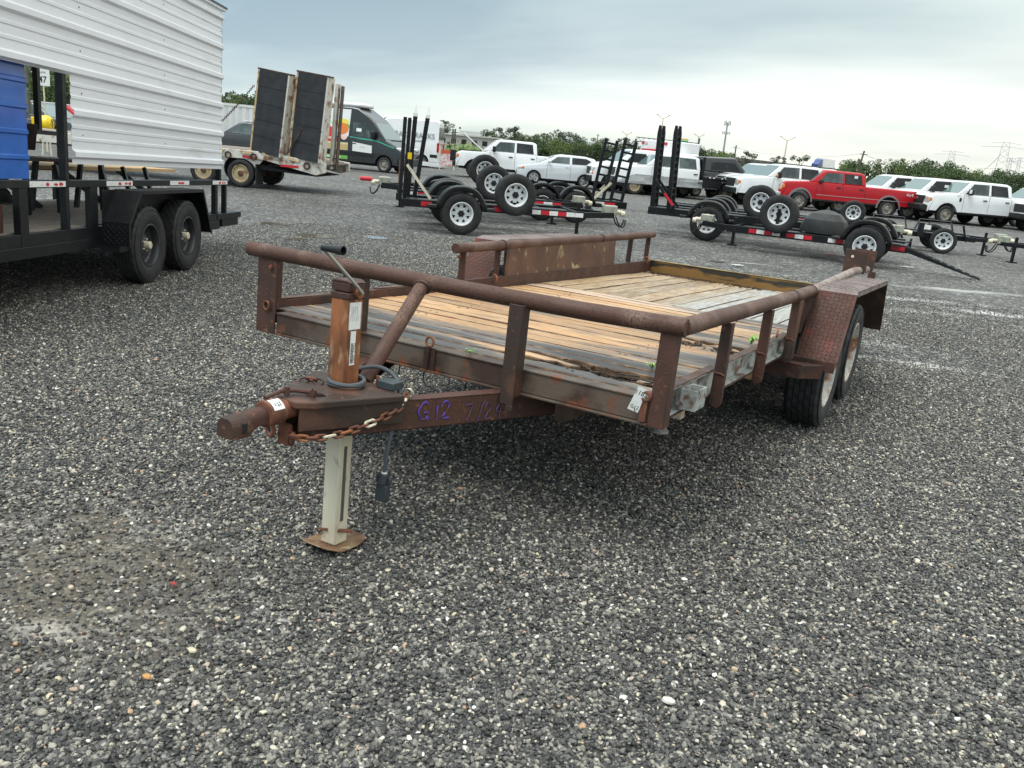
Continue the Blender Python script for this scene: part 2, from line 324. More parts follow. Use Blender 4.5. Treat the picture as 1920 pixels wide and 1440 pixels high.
def stone_mat():
    m = bpy.data.materials.new('wet_stone'); m.use_nodes = True; nt = m.node_tree; b = nt.nodes['Principled BSDF']; L = nt.links
    a = N(nt, 'ShaderNodeAttribute', attribute_type='INSTANCER', attribute_name='rnd')
    rp = N(nt, 'ShaderNodeValToRGB'); L.new(a.outputs['Fac'], rp.inputs[0]); e = rp.color_ramp.elements
    e[0].position = 0; e[0].color = (.022, .022, .022, 1); e[1].position = 1; e[1].color = (.72, .70, .64, 1)
    for p, c in ((.28, (.043, .042, .041)), (.52, (.080, .077, .072)), (.68, (.125, .119, .107)), (.79, (.185, .175, .152)), (.87, (.25, .23, .19)),
                 (.925, (.31, .285, .235)), (.955, (.44, .41, .345)), (.975, (.54, .47, .33)), (.982, (.34, .18, .10)), (.988, (.46, .43, .38))):
        q = e.new(p); q.color = c + (1,)
    tc = N(nt, 'ShaderNodeTexCoord'); n1 = N(nt, 'ShaderNodeTexNoise'); n1.inputs['Scale'].default_value = 2.5; n1.inputs['Detail'].default_value = 5; L.new(tc.outputs['Object'], n1.inputs['Vector'])
    r_ = N(nt, 'ShaderNodeMapRange'); L.new(n1.outputs[0], r_.inputs[0]); r_.inputs[1].default_value = .3; r_.inputs[2].default_value = .7; r_.inputs[3].default_value = .65; r_.inputs[4].default_value = 1.4
    s_ = N(nt, 'ShaderNodeVectorMath', operation='SCALE'); L.new(rp.outputs[0], s_.inputs[0]); L.new(r_.outputs[0], s_.inputs['Scale']); L.new(s_.outputs[0], b.inputs['Base Color'])
    b.inputs['Roughness'].default_value = .5
    return m
STONE = stone_mat()
def gravel():
    # region on the ground in front of and around the near trailer
    pts = [(1.0, -2.5), (4.0, -.8), (4.2, 2.5), (4.6, 11.0), (.5, 11.0), (-7.5, 8.5), (-8.0, 3.6), (-2.4, -.9), (-.2, -1.8)]
    me = bpy.data.meshes.new('loose_gravel'); me.from_pydata([(x, y, 0) for x, y in pts], [], [tuple(range(len(pts)))])
    o = bpy.data.objects.new('loose_gravel', me); S.collection.objects.link(o); tag(o, 'loose wet crushed stones, black to cream, covering the ground', 'gravel', kind='stuff')
    ng = bpy.data.node_groups.new('gravel_scatter', 'GeometryNodeTree')
    ng.interface.new_socket('Geometry', in_out='INPUT', socket_type='NodeSocketGeometry'); ng.interface.new_socket('Geometry', in_out='OUTPUT', socket_type='NodeSocketGeometry')
    n = ng.nodes; L = ng.links
    gi = n.new('NodeGroupInput'); go = n.new('NodeGroupOutput')
    dp = n.new('GeometryNodeDistributePointsOnFaces'); sbd = n.new('GeometryNodeSubdivideMesh'); sbd.inputs['Level'].default_value = 6; L.new(gi.outputs[0], sbd.inputs[0]); L.new(sbd.outputs[0], dp.inputs['Mesh'])
    # density falls with distance and inside the silted patch
    pos = n.new('GeometryNodeInputPosition')
    def dist(c, sx=1, sy=1):
        sb = n.new('ShaderNodeVectorMath'); sb.operation = 'SUBTRACT'; L.new(pos.outputs[0], sb.inputs[0]); sb.inputs[1].default_value = c
        ml = n.new('ShaderNodeVectorMath'); ml.operation = 'MULTIPLY'; L.new(sb.outputs[0], ml.inputs[0]); ml.inputs[1].default_value = (sx, sy, 1)
        ln = n.new('ShaderNodeVectorMath'); ln.operation = 'LENGTH'; L.new(ml.outputs[0], ln.inputs[0]); return ln.outputs['Value']
    d1 = n.new('ShaderNodeMapRange'); L.new(dist((3.13, -2.98, 0)), d1.inputs[0]); d1.inputs[1].default_value = 3.5; d1.inputs[2].default_value = 13.0; d1.inputs[3].default_value = 10500; d1.inputs[4].default_value = 1100
    nz = n.new('ShaderNodeTexNoise'); nz.inputs['Scale'].default_value = 3.5; nz.inputs['Detail'].default_value = 4; L.new(pos.outputs[0], nz.inputs['Vector'])
    ad = n.new('ShaderNodeMath'); ad.operation = 'ADD'; L.new(nz.outputs[0], ad.inputs[0]); L.new(dist((.52, -1.30, 0), 1.0, 1.25), ad.inputs[1])
    d2 = n.new('ShaderNodeMapRange'); L.new(ad.outputs[0], d2.inputs[0]); d2.inputs[1].default_value = 1.02; d2.inputs[2].default_value = 1.50; d2.inputs[3].default_value = .26; d2.inputs[4].default_value = 1
    mu = n.new('ShaderNodeMath'); mu.operation = 'MULTIPLY'; L.new(d1.outputs[0], mu.inputs[0]); L.new(d2.outputs[0], mu.inputs[1]); 
    d3 = n.new('ShaderNodeMapRange'); L.new(dist((2.3, 5.9, 0), .8, 1.6), d3.inputs[0]); d3.inputs[1].default_value = .5; d3.inputs[2].default_value = 1.5; d3.inputs[3].default_value = .25; d3.inputs[4].default_value = 1
    mu2 = n.new('ShaderNodeMath'); mu2.operation = 'MULTIPLY'; L.new(mu.outputs[0], mu2.inputs[0]); L.new(d3.outputs[0], mu2.inputs[1]); L.new(mu2.outputs[0], dp.inputs['Density'])
    # stone shapes
    joined = n.new('GeometryNodeJoinGeometry')
    for k in range(6):
        ic = n.new('GeometryNodeMeshIcoSphere'); ic.inputs['Radius'].default_value = 1; ic.inputs['Subdivisions'].default_value = 2
        st = n.new('GeometryNodeSetPosition'); L.new(ic.outputs[0], st.inputs['Geometry'])
        vz = n.new('ShaderNodeTexVoronoi'); vz.inputs['Scale'].default_value = .8; p2 = n.new('GeometryNodeInputPosition')
        o_ = n.new('ShaderNodeVectorMath'); o_.operation = 'ADD'; L.new(p2.outputs[0], o_.inputs[0]); o_.inputs[1].default_value = (k*7.3, k*3.1, k); L.new(o_.outputs[0], vz.inputs['Vector'])
        sc = n.new('ShaderNodeVectorMath'); sc.operation = 'SCALE'; mr = n.new('ShaderNodeMapRange'); L.new(vz.outputs['Distance'], mr.inputs[0]); mr.inputs[1].default_value = 0; mr.inputs[2].default_value = 1.1; mr.inputs[3].default_value = 1.28; mr.inputs[4].default_value = .55
        L.new(p2.outputs[0], sc.inputs[0]); L.new(mr.outputs[0], sc.inputs['Scale']); L.new(sc.outputs[0], st.inputs['Position'])
        sm = n.new('GeometryNodeSetMaterial'); sm.inputs['Material'].default_value = STONE; L.new(st.outputs[0], sm.inputs[0])
        sh = n.new('GeometryNodeSetShadeSmooth'); L.new(sm.outputs[0], sh.inputs[0]); sh.inputs['Shade Smooth'].default_value = False
        g2i = n.new('GeometryNodeGeometryToInstance'); L.new(sh.outputs[0], g2i.inputs[0]); L.new(g2i.outputs[0], joined.inputs[0])
    ip = n.new('GeometryNodeInstanceOnPoints'); L.new(dp.outputs['Points'], ip.inputs['Points']); L.new(joined.outputs[0], ip.inputs['Instance']); ip.inputs['Pick Instance'].default_value = True
    rr = n.new('FunctionNodeRandomValue'); rr.data_type = 'FLOAT_VECTOR'; rr.inputs[0].default_value = (-.6, -.6, 0); rr.inputs[1].default_value = (.6, .6, 6.28); L.new(rr.outputs[0], ip.inputs['Rotation'])
    rs = n.new('FunctionNodeRandomValue'); rs.data_type = 'FLOAT_VECTOR'; rs.inputs[0].default_value = (.0060, .0044, .0030); rs.inputs[1].default_value = (.0124, .0098, .0072); rs.inputs['Seed'].default_value = 3
    ra = n.new('FunctionNodeRandomValue'); ra.data_type = 'FLOAT'; ra.inputs[2].default_value = 0; ra.inputs[3].default_value = 1; ra.inputs['Seed'].default_value = 11
    big = n.new('ShaderNodeMapRange'); L.new(ra.outputs[1], big.inputs[0]); big.inputs[1].default_value = .75; big.inputs[2].default_value = 1; big.inputs[3].default_value = .8; big.inputs[4].default_value = 1.45
    bs = n.new('ShaderNodeVectorMath'); bs.operation = 'SCALE'; L.new(rs.outputs[0], bs.inputs[0]); L.new(big.outputs[0], bs.inputs['Scale']); L.new(bs.outputs[0], ip.inputs['Scale'])
    sa = n.new('GeometryNodeStoreNamedAttribute'); sa.domain = 'INSTANCE'; sa.data_type = 'FLOAT'; sa.inputs['Name'].default_value = 'rnd'
    rv = n.new('FunctionNodeRandomValue'); rv.data_type = 'FLOAT'; rv.inputs['Seed'].default_value = 5; L.new(rv.outputs[1], sa.inputs['Value'])
    L.new(ip.outputs[0], sa.inputs[0])
    # random height so that stones pile on each other
    tr = n.new('GeometryNodeTranslateInstances'); L.new(sa.outputs[0], tr.inputs[0]); tr.inputs['Local Space'].default_value = False
    rt = n.new('FunctionNodeRandomValue'); rt.data_type = 'FLOAT_VECTOR'; rt.inputs[0].default_value = (0, 0, -.004); rt.inputs[1].default_value = (0, 0, .007); rt.inputs['Seed'].default_value = 9
    L.new(rt.outputs[0], tr.inputs['Translation']); L.new(tr.outputs[0], go.inputs[0])
    md = o.modifiers.new('scatter', 'NODES'); md.node_group = ng
    me.materials.append(STONE)
gravel()
# single bigger odd stones lying on top
for (x, y, s_, c, lab) in ((1.24, -1.425, .014, (.58, .52, .36), 'cream oval stone in front of the jack, lower left'), (1.243, -1.59, .012, (.50, .26, .08), 'small orange stone left of the cream oval stone'),
                           (.87, -1.195, .009, (.40, .03, .03), 'tiny red fragment in the silted patch'), (2.55, -.75, .018, (.66, .62, .55), 'pale rounded stone right of the trailer jack')):
    m_ = MB(); m_.lathe([(.001, -.6), (.6, -.5), (1, -.05), (.85, .45), (.3, .65), (.001, .68)], 9, 'z', mod=lambda i, j: random.uniform(-.12, .12) if 0 < j < 5 else 0)
    o = m_.build('pebble', mat('pebble_colour', c, .5, 0, tuple(v*.7 for v in c), 40), smooth=True); o.location = (x, y, .016); o.scale = (s_*1.3, s_*.9, s_*.7); tag(o, lab, 'stone')
# ================================================================ WHEELS
_wc = {}
def wheel(parent, loc, rot=0, R_=.36, w=.21, rr=.21, n=8, fill=.55, rin=.42, rim=None, tyre=None, detail=1, name='wheel', dish=.10, hubm=None, hubr=.16, tilt=0, label=None, hubl=.03, cap=None):
    """wheel whose axle is local y and whose outer face looks to -y"""
    key = (R_, w, rr, n, fill, rin, rim.name, tyre.name, detail, dish, hubr, hubl, hubm.name if hubm else '')
    e_ = empty(name, loc, (tilt, 0, rot), parent=parent)
    if label: e_['label'] = label
    if key in _wc:
        t0, r0, h0 = _wc[key]
        share(t0, 'tyre', e_); share(r0, 'rim', e_)
        if h0: share(h0, 'hub', e_)
        return e_
    seg = {2: 96, 1: 48, 0: 28}[detail]
    h = w/2
    side = [(rr*.98, -h*.80), (rr+.012, -h*.90), (rr+(R_-rr)*.30, -h*1.0), (rr+(R_-rr)*.55, -h*1.04), (rr+(R_-rr)*.80, -h*.98), (R_*.975, -h*.88)]
    prof = list(side); rows = []
    if detail:
        k = 5; g = .010 if detail == 2 else .008; tw = 1.66*h
        for i in range(k):
            a = -tw/2 + tw*i/k; b = a + tw/k
            if i: prof.append((R_-g, a)); rows.append(0)
            prof += [(R_, a+.004), (R_, b-.004)]
            if i < k-1: prof.append((R_-g, b))
    else: prof += [(R_, -h*.78), (R_, h*.78)]
    prof += [(r, -y) for r, y in side[::-1]]
    ns = len(side); np_ = len(prof)
    def mod(i, j):
        if detail < 1 or j < ns-1 or j > np_-ns: return 0
        c = (j-ns)//4
        if j in (ns-1, np_-ns): return -.007 if i % 4 == 0 else 0
        if detail == 2 and prof[j][0] >= R_: return -.008 if (i + c*2) % 4 == 0 else 0
        if detail == 1 and prof[j][0] >= R_: return -.005 if (i+c) % 3 == 0 else 0
        return 0
    m_ = MB(); m_.lathe(prof, seg, 'y', mod=mod); 
    if detail == 2:   # raised rib rings on the sidewall
        for s_ in (-1, 1):
            for q in (.45, .82): m_.torus((0, s_*h*1.0, 0), (0, 1, 0), rr+(R_-rr)*q, .0035, 64, 5)
    t0 = m_.build('tyre', tyre, e_, ang=28)
    q = MB(); dy = -h*.80 + dish
    q.lathe([(rr*1.0, -h*.86), (rr*1.045, -h*.93), (rr*.985, -h*.95), (rr*.95, -h*.80), (rr*.93, -h*.55), (rr*.90, dy+.02), (rr*.90, h*.8)], max(24, seg//2), 'y')
    # disc: hub plate, spokes, outer band
    ns_ = max(24, seg//2)
    q.lathe([(rr*.16, dy-.030), (rr*rin, dy-.022), (rr*(rin+.06), dy-.004)], ns_, 'y')
    q.lathe([(rr*.80, dy+.002), (rr*.92, dy-.012)], ns_, 'y')
    for i in range(n):
        a = 2*math.pi*i/n; wa = math.pi/n*fill*1.15; wb = math.pi/n*fill*.62
        P = lambda r, t, y: (r*math.cos(t), y, r*math.sin(t))
        r1, r2 = rr*(rin+.01), rr*.86
        q.add([P(r1, a-wa*1.3, dy-.012), P(r1, a+wa*1.3, dy-.012), P(r2, a+wb, dy), P(r2, a-wb, dy), P(r1, a-wa*1.3, dy+.012), P(r1, a+wa*1.3, dy+.012), P(r2, a+wb, dy+.015), P(r2, a-wb, dy+.015)],
              [(0,1,2,3), (0,3,7,4), (1,5,6,2), (4,7,6,5)])
    r0 = q.build('rim', rim, e_)
    h_ = MB()
    h_.lathe([(.001, dy-.03-hubl), (rr*hubr*.8, dy-.03-hubl), (rr*hubr, dy-.024-hubl), (rr*hubr*1.05, dy-.01)], 20, 'y')
    if detail:
        for i in range(5 if detail == 2 else 6):
            a = 2*math.pi*i/(5 if detail == 2 else 6); c = (rr*.29*math.cos(a), dy-.03, rr*.29*math.sin(a))
            h_.lathe([(.001, -.012), (.009, -.012), (.010, .01)], 6, 'y', c=c)
    h_.lathe([(.001, dy+.03), (rr*.90, dy+.03)], 24, 'y')
    h0 = h_.build('hub', hubm or dark, e_)
    _wc[key] = (t0, r0, h0)
    return e_
# ================================================================ NEAR TRAILER
TL = .0425; Wd = 2.15; LN = 5.44
T = empty('utility_trailer', (0, 0, 0), (-math.atan(TL), 0, 0), 'rusty brown flatbed trailer with rotting plank deck and pipe rails, nearest in the yard', 'trailer')
def gz(y): return TL*y           # local height of the ground
def zl(y): return .0138*y        # the left side is slightly twisted up towards the rear
def TP(name, m_, mt, parent=T, **k): return m_.build(name, mt, parent, **k)
# front rail and brace
m_ = MB(); m_.tube([(-.07, 0, 1.005), (.5, 0, 1.002), (1.2, 0, .998), (1.75, 0, 1.0), (2.195, 0, 1.008)], .036, 24)
TP('front_rail', m_, rust, bevel=.003)
m_ = MB(); m_.tube([(1.005, -.03, .985), (1.075, -.47, .635)], .031, 20); m_.torus((1.008, -.035, .978), (.2, -.78, -.6), .036, .006, 20, 6); TP('brace_pipe', m_, rust)
# corner posts and front uprights
m_ = MB(); m_.box(0, .125, -.012, -.004, .604, .985).box(0, .008, -.004, .06, .604, .975).box(.117, .125, -.004, .03, .74, .975)
TP('corner_post', m_, rust_red, bevel=.002)
m_ = MB(); m_.box(2.100, 2.165, -.012, -.003, .604, .978).box(2.156, 2.165, -.003, .055, .604, .975); TP('corner_post', m_, rust_red, bevel=.002)
m_ = MB(); m_.box(.54, .655, -.010, -.002, .60, .975).box(.647, .655, -.002, .05, .60, .97); TP('upright', m_, rust_dark, bevel=.002)
m_ = MB(); m_.box(1.468, 1.532, -.068, -.060, .565, .985).box(1.524, 1.532, -.060, -.002, .600, .985); m_.add([(1.468,-.068,.565),(1.532,-.068,.535),(1.532,-.060,.535),(1.468,-.060,.565)], [(0,1,2,3)]); m_.box(1.50,1.532,-.068,-.06,.54,.565)
TP('upright', m_, rust_dark, bevel=.002)
for x, z, y in ((.092, .935, -.014),):
    m_ = MB(); m_.lathe([(.001, -.012), (.011, -.010), (.012, 0)], 8, 'y', c=(x, y, z)); TP('bolt', m_, rust_chain)
# front beam: a channel with its web forward and lips
m_ = MB(); m_.box(.127, 2.098, 0, .009, .616, .706).box(.127, 2.098, -.006, .07, .706, .714).box(.127, 2.098, -.014, .05, .604, .614)
TP('front_beam', m_, rust_grey, bevel=.002)
# rings and their tabs
def ring(x, y, z, ax, r=.021, tab=None, m=rust_orange):
    m_ = MB(); m_.torus((x, y, z), ax, r, .0055, 18, 8); TP('lashing_ring', m_, m)
ring(.075, -.02, .742, (.2, 1, 0)); ring(1.058, -.012, .742, (.1, 1, 0))
ring(.035, 2.23, .772, (.3, 1, 0), .030); ring(.035, 5.27, .835, (.3, 1, 0), .030); ring(2.125, 1.98, .78, (1, .2, 0), .024)
m_ = MB(); m_.box(1.028, 1.088, -.010, -.002, .612, .716).tube([(1.052, -.016, .622), (1.057, -.016, .724)], .007, 8); TP('ring_tab', m_, rust_red)
m_ = MB(); m_.box(2.066, 2.092, -.022, -.008, .62, .70); m_.torus((2.082, -.018, .722), (0, 1, 0), .017, .008, 18, 8); TP('ring_tab', m_, rust_chain)
# side channels, open side outwards
def channel(x, out, y0, y1, zf, mt):
    segs = 8; P = []
    for i in range(segs):
        a, b = y0+(y1-y0)*i/segs, y0+(y1-y0)*(i+1)/segs
        m0 = [(x-.004, x+.004, .637, .752), (min(x, x+out), max(x, x+out), .744, .752), (min(x, x+out), max(x, x+out), .637, .646)]
        for (p, q, u, v) in m0:
            P.append([(p,a,u+zf(a)),(q,a,u+zf(a)),(q,b,u+zf(b)),(p,b,u+zf(b)),(p,a,v+zf(a)),(q,a,v+zf(a)),(q,b,v+zf(b)),(p,b,v+zf(b))])
    m_ = MB()
    for h in P: m_.hexa([Vector(v) for v in h])
    return m_
TP('side_channel', channel(2.115, .038, .002, LN, lambda y: 0, chan_white), chan_white, bevel=.0015)
m_ = MB(); m_.box(2.112, 2.156, .002, 2.2, .753, .757).box(2.112, 2.157, .002, 2.2, .631, .636); TP('channel_lip', m_, rust_red)
TP('side_channel', channel(.035, -.038, .062, LN, zl, rust_red), rust_red, bevel=.0015)
m_ = MB(); m_.box(-.004, .034, .06, .9, .758, .762).box(0, .03, .9, 1.8, .766, .772); TP('channel_lip', m_, rust)
m_ = MB(); m_.tube([(2.125, .07, .575), (2.125, .07, .635)], .030, 16); m_.tube([(2.125, .07, .572), (2.125, .07, .580)], .038, 16); TP('lamp_socket', m_, chan_white)
# stake pocket (hollow)
m_ = MB()
for b in ((2.158, 2.225, .17, .177, .655, .74), (2.158, 2.225, .293, .30, .655, .74), (2.218, 2.225, .177, .293, .655, .74), (2.158, 2.164, .177, .293, .655, .74)): m_.box(*b)
TP('stake_pocket', m_, chan_white, bevel=.0015)
# right hand posts
for y, zb in ((.605, .588), (1.365, .582), (2.06, .60)):
    wy = .045 if y < 2 else .10
    m_ = MB(); m_.prism([(2.158, zb+.015), (2.175, zb), (2.20, zb), (2.214, zb+.015), (2.205, .972), (2.162, .972)], y, y+.007, 'y')
    m_.box(2.200, 2.207, y+.007, y+wy, zb+.02, .972); m_.box(2.158, 2.164, y+.007, y+wy, .76, .972)
    TP('rail_post', m_, rust_red if y < 2 else rust_dark, bevel=.0015)
    m_ = MB(); m_.tube([(2.158, y-.003, .752), (2.172, y-.005, .744), (2.19, y-.005, .746), (2.208, y-.003, .738)], .004, 6); TP('weld_bead', m_, rust_chain)
m_ = MB(); m_.box(2.160, 2.168, 2.17, 4.3, .74, .965); TP('wheel_side_panel', m_, rust_dark)
# right rail
m_ = MB(); m_.tube([(2.172, .01, 1.005), (2.172, .9, 1.0), (2.172, 1.9, .998), (2.172, 2.55, 1.0)], .036, 24); TP('side_rail', m_, rust, bevel=.002)
for q in ((2.172, 1.98, .999), (2.172, 2.53, 1.0)):
    m_ = MB(); m_.torus(q, (0, 1, 0), .037, .003, 24, 5); TP('weld_ring', m_, rust_dark)
m_ = MB(); m_.tube([(2.168, 2.5, .997), (2.165, 3.4, 1.028), (2.160, 4.3, 1.060), (2.16, 5.30, 1.045)], .031, 20); TP('side_rail', m_, mat('sun_bleached_rust', (.20, .14, .12), .55, 0, (.30, .26, .23), 5, .42, .62, (.11, .05, .035), 20, .58, .7, .4, 80), label='paler rear length of the right pipe rail')
for y in (4.62, 5.12):
    m_ = MB(); m_.prism([(2.03, 1.03), (2.205, 1.03), (2.215, 1.215), (2.03, 1.225)], y, y+.010, 'y'); m_.prism([(2.195, y+.0105), (2.205, y+.0105), (2.205, y+.09), (2.195, y+.09)], 1.04, 1.21, 'z')
    TP('ramp_ear', m_, rust_red, bevel=.002)
    if y < 5:
        m_ = MB(); m_.lathe([(.001, -.004), (.012, -.003), (.012, .001)], 12, 'y', c=(2.09, y, 1.165)); TP('ear_pin', m_, galv)
m_ = MB(); m_.box(2.15, 2.21, 5.36, 5.42, .63, 1.02); TP('rail_post', m_, rust_dark)
# left rail, uprights and steel side panel
def lz(y, z): return z + .0  + (.027*(y-1.76))
m_ = MB(); m_.tube([(0, 1.74, .992), (0, 2.4, 1.008), (0, 3.6, 1.038), (0, 4.6, 1.066), (0, 5.46, 1.090)], .034, 20); TP('side_rail', m_, rust, bevel=.003)
for q in ((0, 2.36, 1.007), (0, 4.12, 1.052)):
    m_ = MB(); m_.torus(q, (0, 1, 0), .036, .006, 20, 5); TP('weld_ring', m_, rust_dark)
for y, wx in ((1.84, .05), (2.31, .045), (4.44, .04), (4.86, .05), (5.34, .05)):
    m_ = MB(); m_.box(-.028, -.028+wx, y, y+.007, .68+zl(y), lz(y, .985)); m_.box(-.028, -.021, y+.007, y+.08, .68+zl(y), lz(y, .985))
    TP('rail_post', m_, rust_red if y != 4.86 else rust_dark, bevel=.0015)
m_ = MB(); m_.tube([(-.035, 1.835, .93), (-.01, 1.833, .93)], .012, 8); TP('bolt', m_, rust_chain)
m_ = MB(); m_.hexa([Vector(p) for p in ((.026,2.37,.748),(.034,2.37,.748),(.034,4.43,.80),(.026,4.43,.80),(.012,2.37,.985),(.020,2.37,.985),(.020,4.43,1.035),(.012,4.43,1.035))])
TP('side_panel', m_, mat('rusty_stained_panel', (.088, .045, .030), .45, 0, (.145, .070, .045), 3.2, .42, .66, (.36, .30, .16), 9, .60, .68, .3, 50, rvar=.15), label='brown steel wheel side panel with pale mossy scrapes')
m_ = MB(); m_.box(.028, .036, 2.37, 2.41, .75, .985); TP('panel_edge', m_, rust_dark)
# fenders of diamond plate
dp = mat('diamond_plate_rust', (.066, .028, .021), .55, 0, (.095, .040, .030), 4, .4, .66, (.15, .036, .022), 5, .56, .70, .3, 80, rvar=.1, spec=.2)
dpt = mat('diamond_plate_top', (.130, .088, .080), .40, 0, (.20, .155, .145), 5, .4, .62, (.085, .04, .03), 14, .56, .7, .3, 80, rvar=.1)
def lugs(m_, o_, u, v, lu, lv, sp=.036, ln=.015, wd=.0048, hh=.0024):
    o_, u, v = Vector(o_), Vector(u).normalized(), Vector(v).normalized(); nn = u.cross(v)
    i = 0; a = sp*.5
    while a < lu-sp*.3:
        b = sp*.5; j = 0
        while b < lv-sp*.3:
            ang = R(45) if (i+j) % 2 else R(-45)
            d1 = math.cos(ang)*u+math.sin(ang)*v; d2 = nn.cross(d1); c = o_+u*a+v*b
            m_.add([c+d1*ln, c+d2*wd, c-d1*ln, c-d2*wd, c+nn*hh+d1*ln*.6, c+nn*hh-d1*ln*.6], [(0,1,4),(1,2,5,4),(2,3,5),(3,0,4,5)])
            b += sp*.72; j += 1
        a += sp*.72; i += 1
def fender(s, x0, x1, zo, yb0, yt0, yt1, yb1, ztop, zbot, zf):
    """s=+1 right / -1 left; sloped front plate, top, sloped rear plate"""
    xa, xb = min(x0, x1), max(x0, x1)
    def plate(a, b, name, mt):
        (y0, z0), (y1, z1) = a, b
        t = (Vector((0, y1-y0, z1-z0))).normalized(); nn = Vector((0, -t.z, t.y))
        P = [Vector((xa, y0, z0)), Vector((xb, y0, z0)), Vector((xb, y1, z1)), Vector((xa, y1, z1))]
        m_ = MB(); m_.hexa([p - nn*.005 for p in P] + P); o = TP(name, m_, mt)
        l_ = MB(); lugs(l_, (xa, y0, z0), (1, 0, 0), t, xb-xa, math.hypot(y1-y0, z1-z0)); TP('tread_pattern', l_, mt, parent=o, kind='stuff', smooth=False)
        return o
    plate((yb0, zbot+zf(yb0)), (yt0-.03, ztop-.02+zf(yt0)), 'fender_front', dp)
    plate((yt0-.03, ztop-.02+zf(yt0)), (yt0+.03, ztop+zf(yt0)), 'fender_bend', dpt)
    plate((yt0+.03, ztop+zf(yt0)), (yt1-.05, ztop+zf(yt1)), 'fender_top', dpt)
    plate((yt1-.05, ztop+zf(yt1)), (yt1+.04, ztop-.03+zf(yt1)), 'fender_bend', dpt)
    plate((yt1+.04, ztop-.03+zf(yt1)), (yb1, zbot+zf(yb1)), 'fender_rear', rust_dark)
    xe = x1; m_ = MB(); m_.box(min(xe-.006*s, xe), max(xe-.006*s, xe), yt0, yt1, ztop-.035+zf(yt0), ztop-.001+zf(yt0)); TP('fender_lip', m_, dpt)
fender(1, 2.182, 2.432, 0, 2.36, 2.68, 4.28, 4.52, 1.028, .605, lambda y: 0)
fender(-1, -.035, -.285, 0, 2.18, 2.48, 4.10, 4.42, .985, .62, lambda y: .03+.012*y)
for i in range(7):   # rolled ridges on the top of the right fender
    x = 2.205+.035*i; m_ = MB(); m_.tube([(x, 2.74, 1.028), (x, 4.2, 1.028)], .0055, 6); TP('fender_ridge', m_, dpt)
m_ = MB(); m_.box(2.15, 2.425, 2.315, 2.335, .545, .612).box(2.15, 2.425, 2.335, 2.39, .600, .610); TP('fender_bracket', m_, rust_red, bevel=.002)
m_ = MB(); m_.hexa([Vector(p) for p in ((1.95,2.16,.50),(2.25,2.16,.50),(2.36,2.30,.50),(1.95,2.24,.50),(1.95,2.16,.588),(2.27,2.16,.588),(2.37,2.30,.588),(1.95,2.24,.588))]); TP('fender_beam', m_, rust_red, bevel=.003)
m_ = MB(); m_.tube([(1.96, 2.155, .59), (2.1, 2.155, .592), (2.26, 2.16, .590)], .004, 6); TP('weld_bead', m_, rust_chain)
# frame under the deck
for y in (.42, 1.02, 1.62, 4.3, 4.9):
    m_ = MB(); m_.box(.05, 2.10, y, y+.05, .545, .64); TP('cross_member', m_, rust_yellow if y < 2 else rust_dark, bevel=.002)
for x in (.45, 1.65):
    m_ = MB(); m_.box(x, x+.05, .1, 5.4, .50, .60); TP('frame_beam', m_, rust_dark)
for yw in (2.73, 3.61):
    zc = .355 + gz(yw)
    m_ = MB(); m_.tube([(.0, yw, zc), (2.15, yw, zc)], .035, 12); TP('axle', m_, rust_dark)
    for xs, rt, rim_ in ((2.36-.105, R(90), rimrust), (-.21+.105, R(-90), rimwhite)):
        # wheel faces -y locally; +90 about z turns it to +x
        wheel(T, (xs, yw, zc), rt, .358, .215, .215, 10, 1.15, .46, rim_, rubber_old, 2, dish=.085, hubm=rust_chain, hubr=.20, hubl=.05)
for x in (1.93, .17):
    m_ = MB(); m_.tube([(x, 2.3, .52), (x, 2.73, .50), (x, 3.17, .56), (x, 3.61, .55), (x, 4.05, .56)], .022, 8); TP('leaf_spring', m_, rust_dark)
